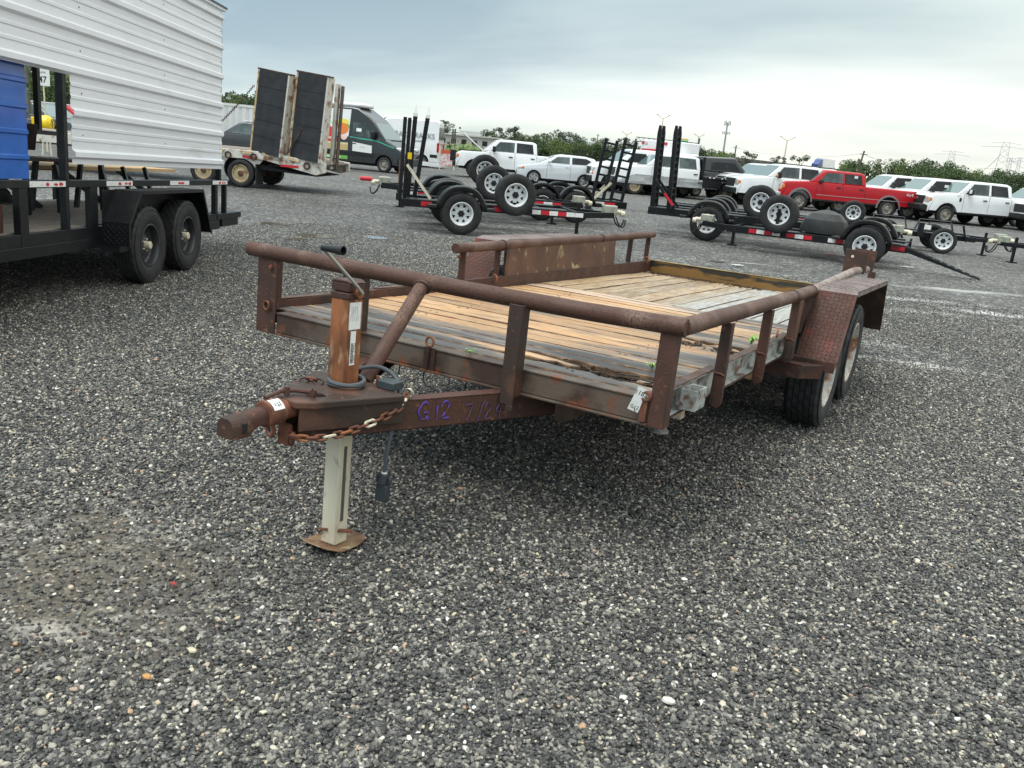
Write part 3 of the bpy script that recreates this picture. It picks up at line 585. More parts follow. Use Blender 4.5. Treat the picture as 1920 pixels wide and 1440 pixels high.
# tongue
for s in (-1, 1):
    x0, y0, x1, y1 = 1.075+s*.045, -.875, 1.075+s*.83, 1.0
    m_ = MB(); a, b = Vector((x0, y0, 0)), Vector((x1, y1, 0)); t = (b-a).normalized(); nn = Vector((t.y, -t.x, 0))*s
    for (n0, n1, z0, z1) in ((-.008, 0, .485, .605), (-.07, 0, .597, .605), (-.07, 0, .485, .493)):
        P = [a+nn*n0, a+nn*n1, b+nn*n1, b+nn*n0]; m_.hexa([p+Vector((0, 0, z0)) for p in P]+[p+Vector((0, 0, z1)) for p in P])
    TP('tongue_beam', m_, rust_red, bevel=.003)
    if s > 0:
        fm = lambda d, z, off=.0035: frame(a+t*d+nn*off+Vector((0, 0, z)), t, (0, 0, 1))
        HW = {'G': [[(.9,.85),(.6,1.0),(.25,.85),(.05,.5),(.2,.12),(.6,.0),(.9,.15),(.92,.42),(.55,.42)], [(.92,.45),(.95,-.02)]], '1': [[(.5,1.0),(.48,.5),(.5,.0)]], '2': [[(.1,.75),(.35,1.0),(.75,.95),(.85,.7),(.5,.35),(.1,.02),(.95,.05)]],
              '7': [[(.1,.95),(.9,1.0),(.55,.5),(.3,.0)]], '/': [[(.75,1.1),(.2,-.1)]], '4': [[(.6,1.0),(.1,.4),(.95,.42)], [(.7,.8),(.65,-.05)]]}
        random.seed(4)
        def scrawl(txt, d0, z0, h_, wd, mt, lab, passes=4):
            m_ = MB(); x = 0
            for c in txt:
                for st_ in HW[c]:
                    for k in range(passes):
                        pts = [fm(d0+(x+.8*u)*wd, z0+v*h_-.030*(x*wd)) @ Vector((random.gauss(0, .0016), random.gauss(0, .0016), .0002*k)) for u, v in smooth_(st_, 1)]
                        m_.tube(pts, .0013, 4)
                x += .62 if c in '1/' else 1.05
            o = TP('marker_writing', m_, mt); o['label'] = lab
        def smooth_(P, it=2):
            for _ in range(it):
                Q = [P[0]]
                for a_, c_ in zip(P, P[1:]): Q += [tuple(.75*p+.25*q for p, q in zip(a_, c_)), tuple(.25*p+.75*q for p, q in zip(a_, c_))]
                P = Q+[P[-1]]
            return P
        scrawl('G12', .490, .520, .075, .062, purple, 'purple marker letters G12 on the tongue', 5)
        scrawl('7/24', .715, .500, .070, .055, purple_f, 'faded purple marker numbers on the tongue', 3)
m_ = MB(); poly = [(1.03, -.90), (1.13, -.91), (1.175, -.86), (1.315, -.52), (1.13, -.475), (.95, -.475), (.845, -.50), (.96, -.80)]
hole = (1.105, -.775); hp = [(hole[0]+.038*math.cos(2*math.pi*i/16), hole[1]+.030*math.sin(2*math.pi*i/16)) for i in range(16)]
# plate with a real round hole: bridge the outline to the hole
bm = bmesh.new()
def ringverts(pts, z): return [bm.verts.new((x, y, z)) for x, y in pts]
oe = ringverts(poly, .612); he = ringverts(hp, .612)
for L_ in (oe, he):
    for i in range(len(L_)): bm.edges.new((L_[i], L_[(i+1) % len(L_)]))
bmesh.ops.triangle_fill(bm, edges=bm.edges[:], use_beauty=True)
ex = bmesh.ops.extrude_face_region(bm, geom=bm.faces[:]); bmesh.ops.translate(bm, verts=[g for g in ex['geom'] if isinstance(g, bmesh.types.BMVert)], vec=(0, 0, .028))
bmesh.ops.recalc_face_normals(bm, faces=bm.faces); me = bpy.data.meshes.new('tongue_plate'); bm.to_mesh(me); bm.free(); me.materials.append(rust_dark)
o = bpy.data.objects.new('tongue_plate', me); S.collection.objects.link(o); o.parent = T
b = o.modifiers.new('bevel', 'BEVEL'); b.width = .006; b.segments = 2; b.limit_method = 'ANGLE'
# boxed sides under the plate at the nose
for s in (-1, 1):
    m_ = MB(); a = Vector((1.075+s*.048, -.885, 0)); b_ = Vector((1.075+s*.225, -.50, 0)); t = (b_-a).normalized(); nn = Vector((t.y, -t.x, 0))*s
    P = [a-nn*.002, a+nn*.012, b_+nn*.012, b_-nn*.002]; m_.hexa([p+Vector((0, 0, .525)) for p in P]+[p+Vector((0, 0, .612)) for p in P]); TP('nose_plate', m_, rust_dark, bevel=.004)
m_ = MB(); m_.box(.93, 1.22, -.44, -.40, .59, .61); TP('tongue_cross_plate', m_, rust_dark)
# coupler
m_ = MB(); m_.tube([(1.075, -.86, .600), (1.075, -1.0, .600)], .036, 20); m_.tube([(1.075, -.93, .600), (1.075, -1.005, .600)], .047, 24); TP('coupler_collar', m_, rust_chain, bevel=.004)
m_ = MB()
secs = [(-1.00, .028, .027, .600), (-1.045, .028, .028, .600), (-1.075, .033, .031, .596), (-1.10, .042, .035, .590), (-1.15, .042, .035, .587), (-1.172, .036, .031, .585)]
rg = []
for y, hw, hh, zc in secs:
    rg.append([Vector((1.075+hw*sx, y, zc+hh*sz)) for sx, sz in ((-1,-1),(-.5,-1.05),(.5,-1.05),(1,-1),(1.03,0),(.8,.75),(.35,1.0),(-.35,1.0),(-.8,.75),(-1.03,0))])
vs = [v for q in rg for v in q]; k = 10
m_.add(vs, [(i*k+j, i*k+(j+1) % k, (i+1)*k+(j+1) % k, (i+1)*k+j) for i in range(len(rg)-1) for j in range(k)]+[tuple(range(k)), tuple(range((len(rg)-1)*k, len(rg)*k))])
cpl = TP('coupler', m_, rust_red, ang=50)
m_ = MB(); m_.box(1.112, 1.1215, -1.135, -1.118, .567, .600); TP('coupler_slot', m_, dark, parent=cpl)
m_ = MB(); m_.box(1.035, 1.117, -1.171, -1.09, .549, .557); TP('coupler_lip', m_, rust_dark, parent=cpl, bevel=.003)
m_ = MB(); m_.tube([(1.045, -.97, .645), (1.05, -.90, .660), (1.06, -.84, .655), (1.10, -.80, .650)], .008, 8); m_.tube([(1.06, -.88, .645), (1.06, -.88, .675)], .010, 8); m_.prism([(1.10, .64), (1.135, .64), (1.142, .668), (1.128, .675)], -.825, -.815, 'y'); TP('coupler_latch', m_, rust_red)
st = MB(); st.lathe([(.0478, -.995), (.0478, -.945)], 8, 'y', c=(1.075, 0, .600), a0=R(25), a1=R(85)); stk = TP('inspection_sticker', st, paper, ang=80)
text('sticker_print', '172', .022, ink, stk, frame((1.075+.0492*math.cos(R(52)), -.970, .600+.0492*math.sin(R(52))), (0, -1, 0), (-math.sin(R(52)), 0, math.cos(R(52)))) @ Matrix.Rotation(R(180), 4, 'Z'), 1, .0002)
m_ = MB(); m_.box(1.05, 1.10, -.905, -.885, .47, .545); m_.torus((1.03, -.92, .515), (.3, 1, 0), .022, .008, 14, 6); m_.torus((1.12, -.905, .50), (.8, .6, 0), .02, .008, 14, 6); TP('chain_bracket', m_, rust_chain)
# jack
JX, JY = 1.078, -.598
J = empty('jack', (JX, JY, 0), (R(-.6), R(-.9), 0), parent=T)
m_ = MB(); w = .0425; m_.box(-w, w, -w, w, .60, .985); TP('jack_tube', m_, rust_orange, parent=J, bevel=.006)
m_ = MB(); m_.box(-w-.004, w+.004, -w-.004, w+.004, .975, 1.000).box(-w-.002, w+.002, -w-.002, w+.002, 1.003, 1.036); m_.prism([(-.05, 1.036), (.05, 1.036), (.03, 1.048), (-.03, 1.048)], -.046, .046, 'y'); TP('jack_cap', m_, rust_red, parent=J, bevel=.004)
m_ = MB(); m_.tube([(.0, 0, 1.00), (.062, 0, 1.00)], .019, 12); TP('jack_gear_boss', m_, rust_orange, parent=J)
m_ = MB(); w2 = .0365; m_.box(-w2, w2, -w2, w2, .02+gz(JY), .60); TP('jack_leg', m_, galv, parent=J, bevel=.005)
m_ = MB(); m_.box(.0366, .0375, -.012, .006, .09, .40); TP('leg_seam', m_, mat('dark_scratch', (.10, .09, .075), .7), parent=J)
m_ = MB(); m_.box(.0366, .0378, -.030, -.0265, .06, .50); TP('leg_seam', m_, galv, parent=J)
# foot plate: dished square with upturned edges
g_ = 9; vs = []; fs = []
for i in range(g_):
    for j in range(g_):
        u, v = i/(g_-1)*2-1, j/(g_-1)*2-1
        z = .012+gz(JY) + .022*max(0, abs(v)-.45)**1.3*1.9 + .006*max(0, abs(u)-.5)
        k_ = 1-.10*(abs(u)*abs(v))**3
        vs.append((u*.098*k_, v*.108*k_, z))
for i in range(g_-1):
    for j in range(g_-1): fs.append((i*g_+j, (i+1)*g_+j, (i+1)*g_+j+1, i*g_+j+1))
m_ = MB(); m_.add(vs, fs); o = TP('jack_foot', m_, mat('worn_foot_plate', (.30, .19, .10), .5, .1, (.17, .08, .045), 12, .42, .6, (.42, .36, .24), 18, .55, .68, .3, 80), parent=J)
sm = o.modifiers.new('t', 'SOLIDIFY'); sm.thickness = .006; ss = o.modifiers.new('s', 'SUBSURF'); ss.levels = ss.render_levels = 1
m_ = MB(); m_.tube([(.02, -.03, .055), (.075, .02, .052)], .008, 8); m_.tube([(-.045, -.045, .05), (.0, -.042, .056)], .005, 8); m_.torus((-.03, -.05, .042), (0, 1, .3), .012, .0022, 12, 5); TP('foot_pin', m_, rust_chain, parent=J)
# crank
m_ = MB(); m_.tube([(.055, 0, 1.00), (.072, -.005, 1.003), (.066, -.030, 1.030), (.02, -.150, 1.150), (.012, -.165, 1.163), (.02, -.165, 1.166)], .0065, 10); TP('crank_rod', m_, mat('dull_zinc', (.34, .34, .30), .4, .6), parent=J)
m_ = MB(); m_.lathe([(.007, .004), (.011, .0), (.014, .05), (.0175, .088), (.017, .096), (.0135, .096), (.011, .06), (.001, .06)], 18, 'x', c=(.012, -.165, 1.165)); TP('crank_grip', m_, blackpl, parent=J)
# labels on the jack
fy = -w-.0012
m_ = MB(); m_.box(w+.0006, w+.0012, -.036, .030, .862, .965); lb = TP('handwritten_label', m_, paper, parent=J)
m_ = MB(); random.seed(3)
for k in range(5):
    y0 = -.026+.009*k; m_.tube([(w+.0016, y0+.004*math.sin(i*1.3+k), .95-.014*i) for i in range(5)], .0007, 4)
TP('scribble', m_, greyink, parent=lb)
m_ = MB(); m_.box(w+.0006, w+.0012, -.022, .008, .725, .856); lb = TP('barcode_label', m_, paper, parent=J)
m_ = MB(); z = .732
while z < .81: q = random.choice((.0012, .0022, .0032)); m_.box(w+.0012, w+.0016, -.018, -.004, z, z+q); z += q+random.choice((.0012, .002))
TP('barcode', m_, ink, parent=lb, smooth=False)
text('label_print', 'TRAC 6003', .018, ink, lb, frame((w+.0014, .001, .772), (0, 0, -1), (0, 1, 0)), .9, .0001)
# cable
m_ = MB(); P = []
for i in range(42):
    a = R(200)+i*R(18); P.append((JX+.066*math.cos(a)+.012, JY+.066*math.sin(a)+.004*i/42, .652+.010*math.sin(a*.5)+.014*(i/42)))
P += [(1.06, -.50, .69), (1.12, -.44, .705), (1.19, -.42, .675), (1.235, -.445, .63), (1.255, -.49, .575), (1.262, -.515, .50), (1.26, -.53, .42), (1.255, -.53, .36), (1.252, -.53, .315)]
def smooth_(P, it=2):
    for _ in range(it):
        Q = [P[0]]
        for a, b in zip(P, P[1:]): Q += [tuple(.75*x+.25*y for x, y in zip(a, b)), tuple(.25*x+.75*y for x, y in zip(a, b))]
        P = Q+[P[-1]]
    return P
m_.tube(smooth_(P), .0085, 8)
cb_ = TP('lighting_cable', m_, cable_m)
m_ = MB(); m_.tube([(1.252, -.53, .318), (1.252, -.53, .312)], .0115, 12); TP('plug_collar', m_, paper, parent=cb_)
m_ = MB(); m_.tube([(1.252, -.53, .312), (1.251, -.53, .270)], .019, 12, r1=.022); m_.box(1.226, 1.278, -.545, -.518, .198, .268); m_.box(1.216, 1.228, -.538, -.526, .268, .302).box(1.275, 1.29, -.538, -.526, .272, .300); TP('plug', m_, mat('plug_blue_black', (.035, .045, .055), .45, 0, (.02, .02, .022), 20), parent=cb_, bevel=.003)
m_ = MB(); m_.box(1.175, 1.255, -.520, -.455, .640, .672); TP('junction_box', m_, mat('dark_teal_box', (.04, .055, .06), .45), bevel=.004)
m_ = MB(); m_.tube([(1.165, -.50, .64), (1.163, -.50, .682)], .007, 8); TP('bolt', m_, rust_chain)
# safety chains, link by link
def link(c, t, roll, name='chain_link', parent=None, L_=.042, Wd_=.021, r=.0052, mt=None):
    t = Vector(t).normalized(); u = t.orthogonal().normalized(); u = Matrix.Rotation(roll, 3, t) @ u; pts = []
    for i in range(16):
        a = 2*math.pi*i/16; ca, sa = math.cos(a), math.sin(a)
        pts.append(Vector(c)+t*((L_/2-Wd_/2)*(1 if ca > 0 else -1)+Wd_/2*ca)+u*(Wd_/2*sa))
    m_ = MB(); m_.loop(pts, r, 6); return m_.build(name, mt or rust_chain, parent)
def chain(P, label, mats):
    ch = empty('safety_chain', (0, 0, 0), parent=T); ch['label'] = label
    P = smooth_(P, 3); d = 0; nxt = 0; i = 0; k = 0; step = .0335
    tot = [0]
    for a, b in zip(P, P[1:]): tot.append(tot[-1]+(Vector(b)-Vector(a)).length)
    s_ = 0
    while s_ < tot[-1]-step*.3:
        j = max(i for i in range(len(tot)) if tot[i] <= s_); j = min(j, len(P)-2)
        f = (s_-tot[j])/max(1e-6, tot[j+1]-tot[j]); a, b = Vector(P[j]), Vector(P[j+1])
        link(a.lerp(b, f), b-a, R(90) if k % 2 else R(12), parent=ch, mt=mats[k % len(mats)]); s_ += step; k += 1
chain([(1.15, -.925, .520), (1.165, -.885, .508), (1.195, -.82, .506), (1.225, -.745, .515), (1.255, -.665, .537), (1.285, -.585, .562), (1.300, -.52, .592), (1.275, -.455, .625)], 'rusty safety chain draped along the right side of the tongue', [rust_chain, rust_orange, rust_chain, rust_chain, galv])
chain([(.905, -.70, .60), (.92, -.70, .632), (.96, -.66, .652), (1.01, -.655, .648), (1.04, -.66, .648)], 'rusty safety chain over the left side of the tongue', [rust_dark, rust_chain])
m_ = MB(); m_.torus((1.285, -.452, .632), (0, 1, .4), .018, .004, 16, 6); m_.tube([(1.287, -.45, .64), (1.292, -.45, .672)], .0045, 8); TP('chain_clip', m_, mat('pale_clip', (.5, .48, .36), .4, .4))
# rear board
m_ = MB(); m_.box(.04, 2.10, 5.40, 5.438, .692, .829)
o = TP('rear_board', m_, mat('mossy_wet_board', (.22, .115, .03), .55, 0, (.085, .06, .02), 3.5, .42, .60, (.026, .022, .014), 5, .55, .60, .35, 60, stretch=(.35, 2, 1.6)), bevel=.004)
m_ = MB(); m_.box(.04, 2.10, 5.395, 5.441, .829, .834); TP('board_top_edge', m_, mat('dry_board_edge', (.42, .30, .13), .7, 0, (.2, .13, .05), 6), parent=o)
# ---- deck planks
def wood(name, kind):
    m = bpy.data.materials.new(name); m.use_nodes = True; nt = m.node_tree; b = nt.nodes['Principled BSDF']; L = nt.links
    tc = N(nt, 'ShaderNodeTexCoord'); oi = N(nt, 'ShaderNodeObjectInfo')
    def noise(scale, st, det=6, ofs=True, rough=.55):
        mp = N(nt, 'ShaderNodeMapping'); mp.inputs['Scale'].default_value = st; L.new(tc.outputs['Object'], mp.inputs[0]); v = mp.outputs[0]
        if ofs:
            ad = N(nt, 'ShaderNodeVectorMath', operation='ADD'); cb = N(nt, 'ShaderNodeCombineXYZ'); mm = N(nt, 'ShaderNodeMath', operation='MULTIPLY'); L.new(oi.outputs['Random'], mm.inputs[0]); mm.inputs[1].default_value = 40
            L.new(mm.outputs[0], cb.inputs[0]); L.new(mm.outputs[0], cb.inputs[1]); L.new(v, ad.inputs[0]); L.new(cb.outputs[0], ad.inputs[1]); v = ad.outputs[0]
        n = N(nt, 'ShaderNodeTexNoise'); n.inputs['Scale'].default_value = scale; n.inputs['Detail'].default_value = det; n.inputs['Roughness'].default_value = rough; L.new(v, n.inputs['Vector']); return n.outputs[0]
    def mixc(f, a, c):
        x = N(nt, 'ShaderNodeMix', data_type='RGBA'); L.new(f, x.inputs[0])
        if isinstance(a, tuple): x.inputs[6].default_value = (*a, 1)
        else: L.new(a, x.inputs[6])
        if isinstance(c, tuple): x.inputs[7].default_value = (*c, 1)
        else: L.new(c, x.inputs[7])
        return x.outputs[2]
    def mr(v, a, b_, c=0, d=1):
        r = N(nt, 'ShaderNodeMapRange'); L.new(v, r.inputs[0]); r.inputs[1].default_value = a; r.inputs[2].default_value = b_; r.inputs[3].default_value = c; r.inputs[4].default_value = d; return r.outputs[0]
    al = (.8, 9, 3) if kind == 'x' else (9, .8, 3)
    grain = noise(7, al, 8); fine = noise(26, al, 6); broad = noise(1.6, (1, 1.6, 1) if kind == 'x' else (1.6, .7, 1), 4, ofs=False)
    if kind == 'x': A, B_, Cc, Dk = (.68, .43, .20), (.44, .215, .09), (.75, .57, .36), (.030, .026, .024)
    else: A, B_, Cc, Dk = (.56, .40, .225), (.31, .185, .09), (.64, .51, .35), (.045, .038, .032)
    c = mixc(mr(grain, .42, .58), B_, A); c = mixc(mr(fine, .5, .72), c, Cc)
    thin = noise(5, (.5, 34, 3) if kind == 'x' else (34, .5, 3), 5, rough=.6); c = mixc(mr(thin, .56, .66, 0, .75), c, (.13, .065, .035) if kind == 'x' else (.14, .10, .07))
    rv = N(nt, 'ShaderNodeVectorMath', operation='SCALE'); L.new(c, rv.inputs[0]); L.new(mr(oi.outputs['Random'], 0, 1, .58, 1.12), rv.inputs['Scale']); c = rv.outputs[0]
    c = mixc(mr(noise(3.2, al, 5), .52, .70), c, (.58, .26, .085) if kind == 'x' else (.42, .36, .28))
    # weathered grey boards
    sxyz = N(nt, 'ShaderNodeSeparateXYZ'); L.new(tc.outputs['Object'], sxyz.inputs[0])
    if kind == 'y':
        g = mr(sxyz.outputs[0], 1.02, 1.25); nn = N(nt, 'ShaderNodeMath', operation='MULTIPLY'); L.new(g, nn.inputs[0]); L.new(mr(broad, .25, .52), nn.inputs[1])
        c = mixc(nn.outputs[0], c, mixc(mr(grain, .35, .65), (.23, .225, .21), (.46, .45, .42)))
    else:
        g = mr(oi.outputs['Random'], .72, .78); nn = N(nt, 'ShaderNodeMath', operation='MULTIPLY'); L.new(g, nn.inputs[0]); nn.inputs[1].default_value = .7
        c = mixc(nn.outputs[0], c, mixc(mr(grain, .35, .65), (.40, .30, .24), (.62, .50, .42)))
    # damp black stains: elongated soft blotches along the grain
    st = noise(1.15, (.45, 2.6, 1) if kind == 'x' else (2.2, .5, 1), 7, ofs=False, rough=.62)
    if kind == 'x':
        # the front edge and the right corner have gone dark
        e1 = mr(sxyz.outputs[1], .05, .60, .15, 0); ad = N(nt, 'ShaderNodeMath', operation='ADD'); L.new(st, ad.inputs[0]); L.new(e1, ad.inputs[1])
        e2 = mr(sxyz.outputs[0], 1.15, 1.9, 0, .10); ad2 = N(nt, 'ShaderNodeMath', operation='ADD'); L.new(ad.outputs[0], ad2.inputs[0]); L.new(e2, ad2.inputs[1]); st = ad2.outputs[0]
        c = mixc(mr(st, .525, .62), c, (.12, .105, .095)); c = mixc(mr(st, .62, .71), c, Dk)
    else: 
        c = mixc(mr(st, .62, .80, 0, .7), c, (.13, .105, .08))
        e1 = mr(sxyz.outputs[1], 5.12, 5.36); e2 = mr(sxyz.outputs[0], 1.0, .35); q = N(nt, 'ShaderNodeMath', operation='MULTIPLY'); L.new(e1, q.inputs[0]); L.new(e2, q.inputs[1])
        q2 = N(nt, 'ShaderNodeMath', operation='MULTIPLY'); L.new(q.outputs[0], q2.inputs[0]); L.new(mr(fine, .3, .5), q2.inputs[1]); c = mixc(q2.outputs[0], c, (.09, .045, .035))
    c = mixc(mr(noise(60, al, 3), .63, .72, 0, .55), c, Dk)
    L.new(c, b.inputs['Base Color']); b.inputs['Specular IOR Level'].default_value = .5
    L.new(mr(broad, .35, .65, .32, .62), b.inputs['Roughness'])
    bn = N(nt, 'ShaderNodeBump'); bn.inputs['Strength'].default_value = .6; bn.inputs['Distance'].default_value = .004; L.new(grain, bn.inputs['Height'])
    bn2 = N(nt, 'ShaderNodeBump'); bn2.inputs['Strength'].default_value = .5; bn2.inputs['Distance'].default_value = .002; L.new(fine, bn2.inputs['Height']); L.new(bn.outputs[0], bn2.inputs['Normal']); L.new(bn2.outputs[0], b.inputs['Normal'])
    return m
wx, wy = wood('damp_deck_wood', 'x'), wood('weathered_deck_wood', 'y')
random.seed(12)
edge_w = mat('grimy_gap_shade_edge', (.085, .050, .032), .8, 0, (.24, .15, .085), 14, .45, .62)  # grime plus gap shade put into the edge colour, so board gaps read dark
def dz_(x, y): return -.014*min(1, y/3)
def plank(x0, x1, y0, y1, z, mt, long_='x', rot=None, n=16, warp=.003):
    """one board; rot(u) -> (shrink at low edge, shrink at high edge, drop) for broken, rotten stretches"""
    vs = []; w_ = [random.uniform(-warp, warp) for _ in range(4)]
    for i in range(n+1):
        u = i/n; a = rot(u) if rot else (0, 0, 0)
        tz = z + w_[0]*(1-u)+w_[1]*u + .002*math.sin(u*9+w_[2]*900)
        if long_ == 'x':
            x = x0+(x1-x0)*u; p0, p1 = y0+a[0], y1-a[1]
            c = [(x, p0+.005, tz-a[2]), (x, p1-.005, tz-a[2]), (x, p1, tz-.005-a[2]), (x, p1, tz-.036), (x, p0, tz-.036), (x, p0, tz-.005-a[2])]
        else:
            y = y0+(y1-y0)*u; p0, p1 = x0+a[0], x1-a[1]
            c = [(p0+.004, y, tz-a[2]), (p1-.004, y, tz-a[2]), (p1, y, tz-.004-a[2]), (p1, y, tz-.036), (p0, y, tz-.036), (p0, y, tz-.004-a[2])]
        vs += [(q[0], q[1], q[2]+dz_(q[0], q[1])) for q in c]
    fs = [(i*6+j, i*6+(j+1) % 6, (i+1)*6+(j+1) % 6, (i+1)*6+j) for i in range(n) for j in range(6)]+[tuple(range(6)), tuple(range(n*6, n*6+6))]
    m_ = MB(); m_.add(vs, fs); o = TP('plank', m_, [mt, edge_w], ang=30)
    for k in range(n*6):
        if k % 6 in (1, 2, 4, 5): o.data.polygons[k].material_index = 1
    return o
def jag(u, a, b, amp, seed):
    if u < a or u > b: return 0
    t = (u-a)/(b-a); s_ = math.sin(math.pi*min(1, t*1.5+.08)) if t < .6 else 1
    return amp*max(0, s_)*(.75+.35*math.sin(seed+u*57)+.2*math.sin(seed*3+u*131))
y = .075; i = 0
while y < 2.93:
    w_ = .1385 if i else .13; y1 = min(y+w_, 2.95); rot = None; x1 = 2.108
    if i == 0: rot = lambda u: (0, jag(u, .60, 1.0, .030, 1), jag(u, .80, 1, .004, 3)+.004)
    if i == 1: rot = lambda u: (max(0, u-.70)/.30*.095*(.85+.25*math.sin(u*83)), max(0, u-.86)/.14*.03, max(0, u-.8)*.06); x1 = 1.66
    if i == 2: rot = lambda u: (jag(u, .60, 1.0, .045, 8), 0, jag(u, .82, 1, .006, 3))
    if i == 9: rot = lambda u: (0, jag(u, .78, 1.0, .07, 4), jag(u, .8, 1, .010, 4))
    if i == 10: rot = lambda u: (jag(u, .76, 1.0, .08, 6), jag(u, .80, 1, .03, 7), jag(u, .78, 1, .014, 2))
    o = plank(.045, x1, y, y1-.0085, .722, wx, 'x', rot, 40 if rot else 14)
    if i in (0, 1): o['label'] = 'split and rotted plank at the front edge of the deck'
    if i == 1: plank(1.93, 2.108, y+.055, y1-.005, .705, wx, 'x', lambda u: (jag(u, 0, 1, .02, 9), 0, 0), 12)
    y = y1; i += 1
x = .045; k = 0
while x < 2.10:
    w_ = .186 if k < 6 else .19; x1 = min(x+w_, 2.108)
    plank(x, x1-.009, 2.955, 5.395, .722, wy, 'y', None, 10, .004); x = x1; k += 1
# splinters and crumbs of rotten wood in the hole
rotw = mat('rotten_wood', (.030, .020, .014), .8, 0, (.10, .060, .035), 30, .45, .7, bump=.8, bsc=90)
m_ = MB(); random.seed(5)
for k in range(46):
    cx_, cy_ = (random.uniform(1.52, 2.08), random.uniform(.19, .36)) if k < 30 else (random.uniform(1.75, 2.08), random.uniform(1.33, 1.52))
    a = random.gauss(0, .3); l = random.uniform(.02, .10); q = Vector((math.cos(a), math.sin(a), random.uniform(-.12, .2)))
    c = Vector((cx_, cy_, .700+random.uniform(-.02, .02))); m_.bar(c-q*l/2, c+q*l/2, random.uniform(.004, .012), random.uniform(.003, .007))
TP('splinters', m_, rotw, kind='stuff', smooth=False)
m_ = MB()
for k in range(260):
    c = Vector((random.uniform(1.50, 2.10), random.uniform(.17, .36), .680+random.uniform(0, .014))) if k < 170 else Vector((random.uniform(1.72, 2.1), random.uniform(1.31, 1.52), .700+random.uniform(0, .01)))
    s_ = random.uniform(.004, .013); rm_ = Matrix.Translation(c) @ Matrix.Rotation(random.uniform(0, 6), 4, Vector((random.random(), random.random(), 1)).normalized()); m_.box(-s_, s_, -s_*.7, s_*.7, -s_*.4, s_*.4, rm_)
m_.box(1.48, 2.11, .16, .37, .665, .678).box(1.70, 2.11, 1.30, 1.53, .690, .696)
TP('rotten_wood_crumbs', m_, rotw, kind='stuff', smooth=False)
m_ = MB()
for k in range(420):   # wet leaf crumbs against the rear board
    x_ = random.uniform(.06, 1.25); yy = 5.385-abs(random.gauss(0, .09)); s_ = random.uniform(.004, .011)
    rm_ = Matrix.Translation((x_, yy, .727+dz_(x_, yy))) @ Matrix.Rotation(random.uniform(0, 6), 4, 'Z'); m_.box(-s_, s_, -s_*.6, s_*.6, -.002, .003, rm_)
TP('wet_leaf_litter', m_, rust_dark, kind='stuff', smooth=False)
def nails():
    m_ = MB()
    for yy in [.145+.1385*i for i in range(20)]:
        for xx in (.48, .52, 1.66, 1.70):
            if random.random() < .8: m_.lathe([(.001, .0022), (.0055, .0016), (.006, 0)], 6, 'z', c=(xx+random.uniform(-.01, .01), yy+random.uniform(-.03, .03), .7225+dz_(xx, yy)))
    TP('nail_heads', m_, ink, kind='stuff')
nails()
# dangling wires under the front beam
for q in ([(.86, .05, .60), (.865, .04, .55)], [(1.0, .05, .60), (1.03, 0, .56), (1.06, -.02, .545)], [(1.23, .05, .60), (1.235, .03, .555)]):
    m_ = MB(); m_.tube(q, .0035, 6); TP('loose_wire', m_, ink)
# ---- green shoots growing from the deck
def to_world(p): return T.matrix_basis @ Vector(p)
def shoot(p, h, n, lab, seed):
    random.seed(seed); m_ = MB(); p = to_world(p)
    for k in range(n):
        a = random.uniform(0, 6.28); l = h*random.uniform(.6, 1.1); b_ = Vector((math.cos(a), math.sin(a), 0)); s_ = b_.cross(Vector((0, 0, 1)))*l*.14
        P0 = Vector((0, 0, 0)); P1 = b_*l*.45+Vector((0, 0, l*.7)); P2 = b_*l*1.0+Vector((0, 0, l*.55))
        m_.add([P0-s_*.4, P0+s_*.4, P1+s_, P1-s_, P2], [(0, 1, 2, 3), (3, 2, 4)])
    o = m_.build('seedling', grass_m, None); o.location = p; tag(o, lab, 'plant')
shoot((1.235, .05, .716), .035, 6, 'small green seedling sprouting behind the front beam right of the middle ring', 1)
shoot((1.91, .50, .722), .05, 5, 'lone green sprout on the planks beyond the rotten hole', 2)
shoot((2.04, 1.74, .722), .07, 9, 'feathery green weed beside the rear right rail post', 4)
# ---- hanging paper tag
tg = empty('paper_tag', to_world((2.055, -.03, .70)), (R(4), R(18), R(28)), 'white printed paper tag wired to the ring at the front right corner of the deck', 'tag')
m_ = MB(); m_.prism([(-.022, -.045), (.022, -.045), (.022, .055), (-.022, .055)], -.0006, .0006, 'y'); o = m_.build('tag_card', paper, tg)
text('tag_print', '1182', .026, ink, o, frame((0, -.0012, .032), (1, 0, 0), (0, 0, 1)), 1, .0001)
text('tag_print', 'G12', .020, ink, o, frame((0, -.0012, -.028), (1, 0, 0), (0, 0, 1)), 1, .0001)
m_ = MB(); m_.tube([(0, -.002, -.03), (.03, -.03, -.07), (.075, -.09, -.20), (.10, -.13, -.30)], .0016, 5); m_.build('zip_tie', ink, tg)
# ================================================================ BLACK TRAILER WITH A WHITE RIBBED BODY (left)
LT = empty('enclosed_trailer', (-3.92, 2.28, 0), (0, .033, R(118.7)), 'black tandem trailer carrying a white ribbed metal body, at the left edge', 'trailer')
